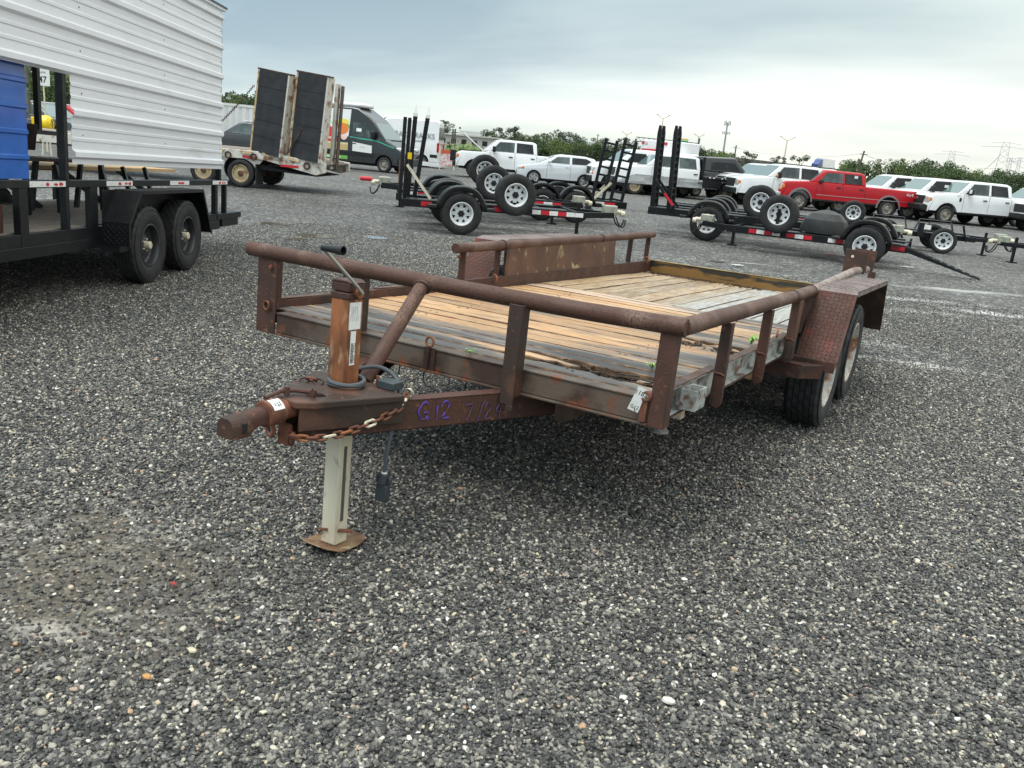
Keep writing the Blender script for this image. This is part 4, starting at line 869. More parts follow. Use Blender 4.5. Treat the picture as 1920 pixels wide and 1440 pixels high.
# local x runs to the rear, y inwards (away from the camera), z up
def LP(name, m_, mt, parent=LT, **k): return m_.build(name, mt, parent, **k)
SD = .20
def corr(x0, x1, z0, z1, y, out=-1):
    """horizontal ribbed sheet; big ribs every .335, two fine ones between"""
    prof = [(z0, 0)]; z = 1.20
    zs = []
    while z < 3.2:
        zs.append(z); z += .336
    for zc in zs:
        for dz, d in ((-.040, 0), (-.020, .030), (.020, .030), (.040, 0), (.105, 0), (.113, .006), (.135, .006), (.143, 0), (.205, 0), (.213, .006), (.235, .006), (.243, 0)):
            q = zc+dz
            if z0 < q < z1: prof.append((q, d))
    prof.append((z1, prof[-1][1] if z1 < 2 else 0))
    n = len(prof); m_ = MB()
    vs = [(x0, y+out*d, z) for z, d in prof]+[(x1, y+out*d, z) for z, d in prof]
    m_.add(vs, [(i, i+1, n+i+1, n+i) for i in range(n-1)]); return m_
for nm, x0, x1, z0, z1 in (('siding_panel', -3.2, 2.70, 1.83, 2.96), ('siding_panel', -.80, 2.715, 1.12, 1.83)):
    o = LP(nm, corr(x0, x1, z0, z1, SD-.012), siding, smooth=False); sm = o.modifiers.new('t', 'SOLIDIFY'); sm.thickness = .0025; sm.offset = 1
m_ = MB()
for z in (1.36, 1.70, 2.04, 2.38, 2.72):
    for x in (-.62, 1.05, 2.66):
        if z > 1.83 or x > -.7: m_.lathe([(.001, -.006), (.006, -.004), (.008, 0)], 6, 'y', c=(x, SD-.013, z))
LP('siding_screws', m_, chan_white, kind='stuff')
m_ = MB(); m_.box(-3.2, 2.76, SD-.045, SD+.01, 2.955, 2.975).box(-3.2, 2.76, SD-.05, SD+2.2, 2.975, 2.995); LP('roof', m_, siding, bevel=.002)
m_ = MB(); m_.box(-3.2, 2.77, SD-.055, SD-.048, 2.982, 3.002); LP('roof_edge', m_, blackpl)
o = LP('siding_panel', corr(-3.2, 2.20, 1.42, 2.93, SD+2.05, 1), mat('inner_siding', (.62, .66, .64), .5), smooth=False, label='far side ribbed panel seen through the opening')
# posts of the body
for x, z0, z1 in ((-.865, .985, 1.86), (2.72, .985, 2.9)):
    m_ = MB(); m_.box(x-.028, x+.028, SD+.0, SD+.055, z0, z1); LP('body_post', m_, blackp, bevel=.002)
for x, z0 in ((2.25, 1.36), (-.3, .98), (2.72, .98)):
    m_ = MB(); m_.box(x-.03, x+.03, SD+1.97, SD+2.03, z0, 2.9); LP('body_post', m_, blackp)
m_ = MB(); m_.box(-3.2, 2.75, SD+1.95, SD+2.03, 1.34, 1.39); LP('body_rail', m_, blackp)
# frame
m_ = MB(); m_.box(-3.4, 2.99, SD, SD+.05, .925, .985); LP('top_rail', m_, blackp, bevel=.003)
m_ = MB(); m_.box(-3.4, 2.75, SD+2.0, SD+2.05, .925, .985); LP('top_rail', m_, blackp, bevel=.003)
m_ = MB(); m_.box(-3.4, 2.70, SD, SD+.07, .385, .475); LP('frame_beam', m_, blackp, bevel=.003)
m_ = MB(); m_.box(-3.4, 2.70, SD+.006, SD+.06, .475, .575); LP('frame_beam', m_, blackp, bevel=.003)
m_ = MB(); m_.box(-3.4, 2.70, SD+1.98, SD+2.05, .40, .575); LP('frame_beam', m_, blackp)
for x, wd in ((-1.50, .11), (-.865, .055), (-.42, .12), (2.60, .08), (2.93, .05)):
    m_ = MB(); m_.box(x-wd/2, x+wd/2, SD+.003, SD+.06, .57 if x != -1.5 else .44, .925); LP('frame_post', m_, blackp, bevel=.003)
for x in (-1.5, -.3, 1.0, 2.6):
    m_ = MB(); m_.box(x-.03, x+.03, SD+1.99, SD+2.04, .57, .925); LP('frame_post', m_, blackp)
m_ = MB(); m_.box(2.62, 3.50, SD+.0, SD+.07, .50, .57).box(2.95, 3.56, SD+.06, SD+.22, .39, .57); LP('rear_beam', m_, blackp, bevel=.003)
floorw = mat('dusty_grey_floor_planks', (.24, .20, .165), .7, 0, (.16, .125, .10), 5, .4, .7, (.34, .30, .26), 14, .6, .75, .3, 60, stretch=(.5, 3, 1))
for k in range(11):
    m_ = MB(); m_.box(-3.3, 2.7, SD+.08+.17*k, SD+.08+.17*k+.164, .545, .582); LP('floor_plank', m_, floorw)
m_ = MB(); m_.box(-3.3, -1.62, SD+.10, SD+.14, .583, .80); LP('side_board', m_, mat('red_brown_board', (.095, .030, .018), .55, 0, (.06, .02, .015), 5))
# fender
fr0, fr1 = -.30, 1.74
poly = [(fr0, .41), (fr0, .62), (-.05, .905), (1.48, .905), (1.74, .42)]
for (a, b, nm) in ((poly[0], poly[1], 'fender_lower'), (poly[1], poly[2], 'fender_front'), (poly[2], poly[3], 'fender_top'), (poly[3], poly[4], 'fender_rear')):
    t = Vector((b[0]-a[0], 0, b[1]-a[1])).normalized(); nn = Vector((-t.z, 0, t.x))
    P = [Vector((a[0], -.05, a[1])), Vector((a[0], SD-.002, a[1])), Vector((b[0], SD-.002, b[1])), Vector((b[0], -.05, b[1]))]
    m_ = MB(); m_.hexa([p-nn*.005 for p in P]+P); o = LP(nm, m_, blackp)
    l_ = MB(); lugs(l_, a and (a[0], -.05, a[1]), t, (0, 1, 0), math.hypot(b[0]-a[0], b[1]-a[1]), SD+.05)
    l_.v = [tuple(Vector(v)-0*nn) for v in l_.v]
    # make sure the studs stand on the outer side
    c0 = Vector((a[0], 0, a[1]))
    l_.v = [tuple(Vector(v)-2*min(0, (Vector(v)-c0).dot(nn))*nn) for v in l_.v]
    LP('tread_pattern', l_, blackp, parent=o, kind='stuff', smooth=False)
for (a, b) in zip(poly, poly[1:]):
    m_ = MB(); m_.bar((a[0], -.053, a[1]-.012), (b[0], -.053, b[1]-.012), .006, .035, (0, 0, 1) if abs(a[0]-b[0]) > .1 else (1, 0, 0)); LP('fender_edge', m_, blackp, bevel=.001)
m_ = MB(); m_.box(fr0-.05, fr0+.26, .02, SD, .355, .41); LP('fender_bracket', m_, blackp)
m_ = MB(); m_.box(fr0, fr1-.1, SD-.004, SD+.0, .575, .90); LP('wheel_side_panel', m_, blackp)
for x in (.22, 1.16):
    z = .375+.033*x
    wheel(LT, (x, .085, z), 0, .375, .205, .20, 10, .95, .46, rimblack, rubber, 2, dish=.065, hubm=galv, hubr=.19, hubl=.055, name='wheel')
    wheel(LT, (x, 2.15, z), R(180), .375, .205, .20, 10, .95, .46, rimblack, rubber, 2, dish=.065, hubm=galv, hubr=.19, hubl=.055, name='wheel')
    m_ = MB(); m_.tube([(x, .1, z), (x, 2.1, z)], .03, 10); LP('axle', m_, blackp)
# reflective tape
def tape(x0, x1, z0, z1, y, parent, first='w', n=None, alternate=True, face=-1):
    L_ = x1-x0; n = n or max(2, round(L_/.15)); out = []
    for i in range(n):
        a = x0+L_*i/n; b_ = x0+L_*(i+1)/n-.002
        m_ = MB(); m_.box(a, b_, min(y, y+face*.0015), max(y, y+face*.0015), z0, z1)
        m2 = (refw, refr)[(i+(first == 'r')) % 2]; o = m_.build('reflective_tape', m2, parent); out.append(o)
    return out
for x0, x1 in ((-1.42, -.90), (-.20, .32), (1.20, 1.72), (2.45, 2.96)):
    m_ = MB(); m_.box(x0, x1, SD-.0018, SD-.0004, .933, .978); o = LP('reflective_tape', m_, refw)
    random.seed(int(x0*100)); 
    for k in range(4):
        cx_ = x0+.22+random.uniform(0, .26); pts = [(cx_+random.uniform(.6, 1)*.035*math.cos(a*math.pi/5), .952+random.uniform(.5, 1)*.017*math.sin(a*math.pi/5)) for a in range(10)]
        pts = [p for p in pts if p[0] < x1]
        if len(pts) > 3: q = MB(); q.prism(pts, SD-.0030-.0003*k, SD-.0018, 'y'); LP('tape_red_remnant', q, refr, parent=o, smooth=False)
# tail end: dark legs and boards under the body
for x in (.15, 1.05, 1.55, 2.1):
    m_ = MB(); m_.bar((x, SD+.55, .58), (x+.16, SD+.75, 1.06), .05, .04, (0, 1, 0)); LP('brace_leg', m_, blackp)
# blue ribbed booth panel standing in the opening
m_ = MB(); prof = []
z = .99
while z < 1.84: prof += [(z, 0), (z+.14, 0), (z+.15, -.012), (z+.175, -.012), (z+.185, 0)]; z += .19
n = len(prof); m_.add([(-2.6, SD+.07+d, z) for z, d in prof]+[(-1.30, SD+.07+d, z) for z, d in prof], [(i, i+1, n+i+1, n+i) for i in range(n-1)])
bl = m_.build('blue_booth_panel', bluep, None, smooth=False); bl.matrix_world = LT.matrix_basis.copy(); tag(bl, 'bright blue ribbed metal panel standing on the black rail at the left edge', 'panel')
sm = bl.modifiers.new('t', 'SOLIDIFY'); sm.thickness = .02
# metal bench on the floor of the trailer
B = empty('bench', (0, 0, 0), label='dark brown metal bench with a tilted back on black legs inside the trailer', cat='bench'); B.matrix_world = LT.matrix_basis.copy()
m_ = MB(); m_.hexa([Vector(p) for p in ((-.15,1.30,1.18),(.60,1.30,1.18),(.60,1.33,1.18),(-.15,1.33,1.18),(-.15,1.16,1.43),(.42,1.16,1.43),(.42,1.19,1.43),(-.15,1.19,1.43))]); m_.build('backrest', roughwood, B, bevel=.003)
m_ = MB(); m_.box(-.20, 1.6, 1.05, 1.40, 1.085, 1.12); m_.build('seat', roughwood, B, bevel=.003)
for x in (.05, .62, 1.5):
    for y, dx in ((1.08, -.03), (1.38, .12)):
        m_ = MB(); m_.bar((x, y, .585), (x+dx, y, 1.085), .045, .045, (0, 1, 0)); m_.build('leg', blackp, B)
m_ = MB(); m_.bar((.05, 1.4, 1.12), (-.02, 1.22, 1.40), .04, .04, (1, 0, 0)); m_.build('back_support', blackp, B)
Tb = empty('timber_board_stack', (0, 0, 0), label='pale new timber boards lying under the ribbed white body', cat='boards'); Tb.matrix_world = LT.matrix_basis.copy()
for k in range(4):
    m_ = MB(); m_.box(.75, 4.4, 1.45+.19*k, 1.45+.19*k+.185, .985, 1.025); m_.build('board', newwood, Tb, bevel=.002)
m_ = MB()
for x in (1.0, 2.4, 3.9): m_ = MB(); m_.bar((x, 1.5, .585), (x, 2.1, .985), .06, .05, (1, 0, 0)); m_.build('trestle_leg', blackp, Tb)
# ---- through the opening: lane sign, yellow machine
s0 = far(84, 36)
sg = empty('lane_sign', s0, (0, 0, R(28)), 'white lane 47 sign on a thin post seen through the trailer opening', 'sign')
m_ = MB(); m_.box(-.02, .02, -.02, .02, 0, 2.4); m_.build('post', galv, sg)
m_ = MB(); m_.box(-.25, .25, -.035, -.022, 2.28, 2.84); bd = m_.build('sign_board', refw, sg)
text('sign_print', '47', .30, ink, bd, frame((.0, -.037, 2.48), (1, 0, 0), (0, 0, 1)), .95, .0005, bold=.006)
text('sign_print', 'Lane', .13, ink, bd, frame((0, -.037, 2.74), (1, 0, 0), (0, 0, 1)), 1, .0005)
y0 = far(84, 33.0)
ym = empty('yellow_fan_machine', y0, (0, 0, R(40)), 'bright yellow machine housing with a finned end on a small metal stand', 'machine')
m_ = MB(); m_.lathe([(.02, -.30), (.16, -.29), (.27, -.18), (.28, .10), (.20, .2), (.001, .2)], 16, 'x', c=(0, 0, 1.02)); m_.build('housing', yellowp, ym, ang=25)
for i in range(6):
    m_ = MB(); a = i*math.pi/3; m_.bar((.205, .03*math.cos(a), 1.02+.03*math.sin(a)), (.205, .19*math.cos(a), 1.02+.19*math.sin(a)), .012, .012); m_.build('fin', ink, ym)
m_ = MB(); m_.box(-.42, -.28, -.1, .1, .85, 1.22); m_.build('motor', yellowp, ym, bevel=.02)
m_ = MB(); m_.tube([(-.22, 0, .5), (-.22, 0, 1.55), (-.30, 0, 1.62), (-.38, 0, 1.62)], .025, 8); m_.build('pipe', galv, ym)
for x in (-.15, .12):
    m_ = MB(); m_.tube([(x, 0, 0), (x*.6, 0, .76)], .03, 6); m_.build('leg', galv, ym)
# ================================================================ BLACK TOW TRAILERS in the middle distance
def arc_fender(parent, x, y, z, R_, w, mt, a0=R(8), a1=R(172), th=.02, lip=True):
    m_ = MB(); n = 14; vs = []
    y0, y1 = y, y+w
    for i in range(n+1):
        a = a0+(a1-a0)*i/n
        # slightly faceted plastic fender with a stepped edge
        r = R_*(1+.012*math.cos(a*6))
        for (rr, yy) in ((r-.085, y0), (r-.005, y0+.006), (r+.014, y0+.05), (r+.014, y1-.02), (r-.06, y1)):
            vs.append((x+rr*math.cos(a), yy, z+rr*math.sin(a)))
    m_.add(vs, [(i*5+j, i*5+j+1, (i+1)*5+j+1, (i+1)*5+j) for i in range(n) for j in range(4)])
    o = m_.build('fender', mt, parent, ang=30); sm = o.modifiers.new('t', 'SOLIDIFY'); sm.thickness = .008
    for s_, a in ((1, a0), (-1, a1)):
        m_ = MB(); xx = x+R_*math.cos(a); zz = z+R_*math.sin(a); m_.box(min(xx, xx+s_*.16), max(xx, xx+s_*.16), y0, y1, zz-.02, zz+.035); m_.build('fender_step', mt, parent, bevel=.008)
    return o
def ladder_ramp(parent, x, y, z, H, lean, w=.36, n=8, mt=blackp, cap=False, name='ramp', turned=0, ch=.06, rt=.02):
    """raised ramp: two side channels with rungs; base at x,y,z; leans by 'lean' along +x at the top"""
    r_ = empty(name, (x, y, z), (0, lean, turned), parent=parent)
    for s_ in (-1, 1):
        m_ = MB(); m_.box(-ch/2, ch/2, s_*w/2-rt, s_*w/2+rt, 0, H)
        if cap: m_.prism([(-ch/2, H), (ch/2, H), (ch/2-.02, H+.16), (-ch/2+.03, H+.17)], s_*w/2-.02, s_*w/2+.02, 'y')
        m_.build('side_rail', mt, r_, bevel=.003)
    for i in range(n):
        zz = H*(i+.35)/n; m_ = MB(); m_.box(-ch*.4, ch*.4, -w/2+.018, w/2-.018, zz, zz+.05); m_.build('rung', mt, r_)
    return r_
def tapes(parent, y, spans, z0, z1, face=-1):
    for x0, x1, pat in spans:
        n = len(pat); w = (x1-x0)/n
        for i, c in enumerate(pat):
            if c == ' ': continue
            m_ = MB(); m_.box(x0+w*i+.002, x0+w*(i+1)-.002, min(y, y+face*.002), max(y, y+face*.002), z0, z1); m_.build('reflective_tape', refw if c == 'w' else refr, parent)
def tow(name, loc, hd, label, group, x0, x1, W_, xh, zc=.55, wr=.375, mirror=False, fenders=True, spare=None, spare_rim=None, jack=None, two=False, ztop=.56, zbot=.40, rimm=None, coupler=True, hubc=None, parts=True):
    """local +x towards the hitch, y=0 is the camera-side outer wheel face, +y away.  x0..x1 bed, xh hitch"""
    t = empty(name, loc, (0, 0, hd), label, 'trailer', group)
    rimm = rimm or rimwhite; wx_ = [0] if not two else [-.42, .42]
    yb = .26   # bed side
    for y in (yb, W_-yb-.06):
        m_ = MB(); m_.box(x0, x1, y, y+.06, zbot, ztop); m_.build('frame_rail', blackp, t, bevel=.004)
    xm = (x0+x1)/2; ym = W_/2
    for k in range(6):
        x = x0+.05+(x1-x0-.15)*k/5; m_ = MB(); m_.box(x, x+.06, yb+.06, W_-yb-.06, zbot+.04, ztop-.02); m_.build('cross_member', blackp, t)
    m_ = MB(); m_.box(x0+.1, x1-.3, yb+.062, yb+.40, ztop-.018, ztop+.004); m_.build('runway', blackpl, t)
    m_ = MB(); m_.box(x0+.1, x1-.3, W_-yb-.40, W_-yb-.062, ztop-.018, ztop+.004); m_.build('runway', blackpl, t)
    for s_ in (-1, 1):
        m_ = MB(); m_.bar((x1-.1, ym+s_*(W_/2-yb-.05), (zbot+ztop)/2), (xh-.25, ym+s_*.06, (zbot+ztop)/2), .06, ztop-zbot-.03); m_.build('tongue_beam', blackp, t, bevel=.003)
    if coupler:
        m_ = MB(); m_.box(xh-.45, xh-.18, ym-.09, ym+.09, ztop-.07, ztop+.12); m_.build('actuator', mat('pale_zinc_actuator', (.42, .43, .36), .45, .4, (.28, .27, .2), 10) if 'pale_zinc_actuator' not in bpy.data.materials else bpy.data.materials['pale_zinc_actuator'], t, bevel=.015)
        m_ = MB(); m_.tube([(xh-.2, ym, ztop), (xh-.05, ym, ztop)], .04, 10); m_.tube([(xh-.08, ym, ztop-.03), (xh, ym, ztop-.03)], .055, 10); m_.build('coupler', galv, t)
        for s_ in (-1, 1):
            ch = [(xh-.2, ym+s_*.08, ztop-.08), (xh-.12, ym+s_*.1, ztop-.26), (xh, ym+s_*.08, ztop-.30), (xh+.02, ym+s_*.05, ztop-.14)]
            m_ = MB(); m_.tube(smooth_(ch), .014, 6); m_.build('chain', dark, t)
    xj = jack if jack is not None else xh-.75
    m_ = MB(); m_.box(xj-.03, xj+.03, ym-.03, ym+.03, .03, ztop+.12); m_.build('jack', blackp, t, bevel=.003)
    m_ = MB(); m_.box(xj-.10, xj+.10, ym-.09, ym+.09, .0, .03); m_.build('jack_foot', blackp, t)
    for x in wx_:
        wheel(t, (x, .105, wr), 0, wr, .21, .205, 8, .62, .50, rimm, rubber, 1, dish=.09, hubm=hubc or dark, hubr=.26, hubl=.03)
        wheel(t, (x, W_-.105, wr), R(180), wr, .21, .205, 8, .62, .50, rimm, rubber, 1, dish=.09, hubm=dark, hubr=.26)
        m_ = MB(); m_.tube([(x, .1, wr), (x, W_-.1, wr)], .035, 8); m_.build('axle', blackp, t)
        if fenders:
            arc_fender(t, x, -.01, wr+.03, wr+.085, .25, blackpl); arc_fender(t, x, W_-.24, wr+.03, wr+.085, .25, blackpl)
    if spare:
        sx, sy, sz = spare; sw = wheel(t, (sx, sy, sz), 0, .375, .21, .205, 8, .62, .50, spare_rim or rimm, rubber, 1, dish=.09, hubm=dark, hubr=.26, name='spare_wheel')
        m_ = MB(); m_.box(sx-.03, sx+.03, sy+.0, sy+.09, ztop-.05, sz+.1); m_.build('spare_mount', blackp, t)
    return t
G1 = 'black tow trailers parked nose to tail in the middle of the yard'
u_ = R(41)
P1 = Vector((-5.33, 10.01, 0))
def off(P, a, x, y): return P+Vector((math.cos(a)*x-math.sin(a)*y, math.sin(a)*x+math.cos(a)*y, 0))
A1 = tow('tow_trailer', P1, u_, 'nearest black single axle trailer with white spoke wheel and upright spare', G1, -1.08, 2.35, 2.05, 3.40, spare=(.97, .10, .78), jack=2.45, ztop=.555, zbot=.42)
tapes(A1, .26, ((-.72, -.52, 'r'), (.62, .80, 'r'), (1.35, 2.34, 'wrwrww')), .45, .53)
for x, y, l in ((-1.10, .36, .02), (-1.0, .62, .02)): ladder_ramp(A1, x, y, .50, 1.46, l, .10, 9)
for x, y, l in ((-.92, .90, .045), (-.78, 1.10, .115)):
    r_ = ladder_ramp(A1, x, y, .50, 1.50, l, .06, 9, ch=.075)
    m_ = MB(); m_.tube([(-.03, 0, 1.50), (0, 0, 1.70), (.03, 0, 1.50)], .006, 6); m_.build('wire_loop', galv, r_)
    m_ = MB(); m_.box(-.04, .04, -.03, .03, 1.50, 1.56); m_.build('ramp_tip', refw, r_)
m_ = MB(); m_.bar((-.55, .30, .58), (-1.0, .32, 1.15), .05, .03, (0, 1, 0)); m_.build('ramp_strut', galv, A1)
m_ = MB(); m_.box(-1.0, -.93, .25, .30, 1.25, 1.36); m_.build('yellow_tag', yellowp, A1)
A2 = tow('tow_trailer', off(P1, u_, .10, 2.75), u_, 'second black trailer, tucked behind the nearest one, with its own upright spare', G1, -1.0, 2.5, 1.95, 3.4, spare=(.95, .20, .84), jack=2.5)
tapes(A2, .26, ((-.9, -.4, 'wr'), (1.7, 2.5, 'wrwr')), .45, .53)
A3 = tow('tow_trailer', off(P1, u_, 4.15, 2.75), u_+math.pi, 'third black trailer facing left with red hitch cover and slatted ramps raised', G1, -1.75, 3.4, 2.0, 4.4, spare=(1.7, 1.0, 1.02), jack=3.7, two=True)
A3.location = off(P1, u_, 2.95, 6.5)
for c in kids(A3):
    if c.name.startswith('spare_wheel'): c.rotation_euler.z = math.pi
for x, y in ((-1.10, 1.35), (-1.58, 1.35)):
    r_ = ladder_ramp(A3, x, y, .50, 1.52, 0, .27, 8, turned=R(75), ch=.06, rt=.04); r_.rotation_euler.x = -.13
for x, y in ((-.9, 1.72), (-1.1, .9)):
    m_ = MB(); m_.bar((x, y, .58), (x-.40, y, 1.0), .05, .03, (0, 1, 0)); m_.build('ramp_strut', galv, A3)
m_ = MB(); m_.tube([(4.38, 1.0, .60), (4.66, 1.0, .60)], .05, 10); m_.build('hitch_cover', refr, A3)
m_ = MB(); m_.tube([(3.72, 1.0, .55), (3.72, 1.0, 1.1)], .045, 8); m_.build('jack_post', rust_chain, A3)
tapes(A3, 1.74, ((1.2, 2.0, 'wrwr'), (-1.45, -.9, 'rw')), .45, .53, 1)
# second group, right
G2 = 'black tow trailers parked right of centre'
P2 = Vector((.93, 14.43, 0)); b_ = math.atan2(.05, 1.0)
B1 = tow('tow_trailer', off(P2, b_, 0, 2.0), b_+math.pi, 'black trailer with one ramp lowered to the gravel and white spoke wheels, right group', G2, -.75, 2.7, 2.0, 3.62, jack=2.70, ztop=.47, zbot=.33, spare=(1.68, 1.86, .80), spare_rim=rimwhite, hubc=steelw)
for c in kids(B1):
    if c.name.startswith('spare_wheel'): c.rotation_euler.z = math.pi
tapes(B1, 1.74, ((1.62, 2.25, 'wrwr'), (1.0, 1.5, 'rwr'), (.12, .7, 'rwrw'), (-.70, -.45, 'r')), .36, .44, 1)
m_ = MB(); m_.box(-.35, -.18, 1.745, 1.76, .55, .60); m_.build('side_lamp', amber, B1)
# dome: domed plastic fender cover lying between the rails
m_ = MB(); m_.lathe([(.48, 0), (.47, .12), (.41, .26), (.29, .38), (.12, .44), (.001, .445)], 12, 'z', c=(.86, 1.25, .50)); m_.build('dome_cover', blackpl, B1, ang=20)
m_ = MB(); m_.lathe([(.001, -.10), (.36, -.10), (.375, -.04), (.375, .04), (.36, .10), (.001, .10)], 24, 'x', c=(.86, 1.25, .36)); 
# lowered ramp on the camera side
rp = empty('ramp', (-.70, 1.66, .40), (0, 0, 0), parent=B1); rp['label'] = 'ramp lowered with its end on the gravel'
for s_ in (-1, 1):
    m_ = MB(); m_.hexa([Vector(p) for p in ((0,s_*.14-.02,-.04),(0,s_*.14+.02,-.04),(0,s_*.14+.02,.06),(0,s_*.14-.02,.06),(-1.35,s_*.14-.02,-.39),(-1.35,s_*.14+.02,-.39),(-1.35,s_*.14+.02,-.37),(-1.35,s_*.14-.02,-.37))]); m_.build('side_rail', blackp, rp, bevel=.003)
for i in range(9):
    x = -.08-.14*i; z = .02-.295*(-x); m_ = MB(); m_.box(x-.03, x+.03, -.12, .12, z-.01, z+.015); m_.build('rung', blackp, rp)
B2 = tow('tow_trailer', Vector((-2.49, 15.48, 0)), R(14), 'black trailer with tall ramps standing up at its left end, right group', G2, -1.35, 3.0, 1.95, 4.3, spare=(1.05, .7, .92), ztop=.60, zbot=.44)
for x, y, l in ((-.86, .32, -.045), (-1.30, .90, -.03)): ladder_ramp(B2, x, y, .56, 1.66, l, .14, 12, cap=True, ch=.10, turned=R(-30))
for y in (.2, .95):
    m_ = MB(); m_.bar((-.75, y, .62), (-1.28, y, 1.20), .06, .03, (0, 1, 0)); m_.build('ramp_strut', blackp, B2)
m_ = MB(); m_.bar((-.80, .16, .68), (-1.02, .16, .93), .05, .034, (0, 1, 0)); m_.build('reflective_tape', refr, B2)
tapes(B2, .26, ((2.0, 2.9, 'wrwrw'),), .49, .57)
B2b = tow('tow_trailer', Vector((-3.1, 18.3, 0)), R(14), 'black trailer with rounded plastic fenders behind the tall raised ramps', G2, -1.2, 2.9, 1.9, 4.2, ztop=.58, zbot=.44)
tapes(B2b, .26, ((1.2, 2.6, 'wrwrwr'),), .47, .55)
# small tandem trailer with boxy fenders
P3 = Vector((1.93, 20.74, 0)); c_ = math.atan2(.45, .89)
B3 = tow('tow_trailer', P3, R(12), 'small low black trailer with boxy angular fenders and tall rear frame, near the right edge', G2, -2.3, .75, 2.0, 1.75, fenders=False, ztop=.46, zbot=.34, wr=.31, jack=1.1)
def boxf(parent, x, y, w=.24, h=.72, l=1.0):
    m_ = MB(); P = [(x-l/2, .34), (x-l/2+.12, h), (x+l/2-.12, h), (x+l/2, .34)]
    for a, b in zip(P, P[1:]):
        t = Vector((b[0]-a[0], 0, b[1]-a[1])).normalized(); nn = Vector((-t.z, 0, t.x))*.012
        q = [Vector((a[0], y, a[1])), Vector((a[0], y+w, a[1])), Vector((b[0], y+w, b[1])), Vector((b[0], y, b[1]))]; m_.hexa(q+[v+nn for v in q])
    m_.build('fender', blackp, parent)
for x, y in ((0, .0), (0, 1.76), (-1.15, 1.76)): boxf(B3, x, y)
m_ = MB(); m_.box(-.62, -.5, -.002, .22, .36, .70); m_.build('fender_plate', blackp, B3)
m_ = MB(); m_.box(-.50, -.35, -.012, -.006, .55, .66); m_.build('decal', refw, B3)
wheel(B3, (-1.15, 1.9, .31), 0, .31, .2, .18, 8, .62, .5, rimwhite, rubber, 1, dish=.09, hubm=dark, hubr=.26)
wheel(B3, (-2.15, .9, .75), 0, .31, .2, .18, 8, .62, .5, rimwhite, rubber, 1, dish=.09, hubm=dark, hubr=.26, name='spare_wheel')
# the hitch of one more trailer at the right edge
P4 = Vector(far(1888, 23.5)); B4 = tow('tow_trailer', P4, R(196), 'black trailer hitch with pale coupler poking in at the right edge', G2, -3.3, -.3, 1.9, .9, ztop=.48, zbot=.36, jack=.30, fenders=False)
B4.location = off(P4, R(16), .75, .95)
for ch in kids(B4):
    if ch.name.startswith(('wheel', 'axle')): ch.location.x -= 1.8
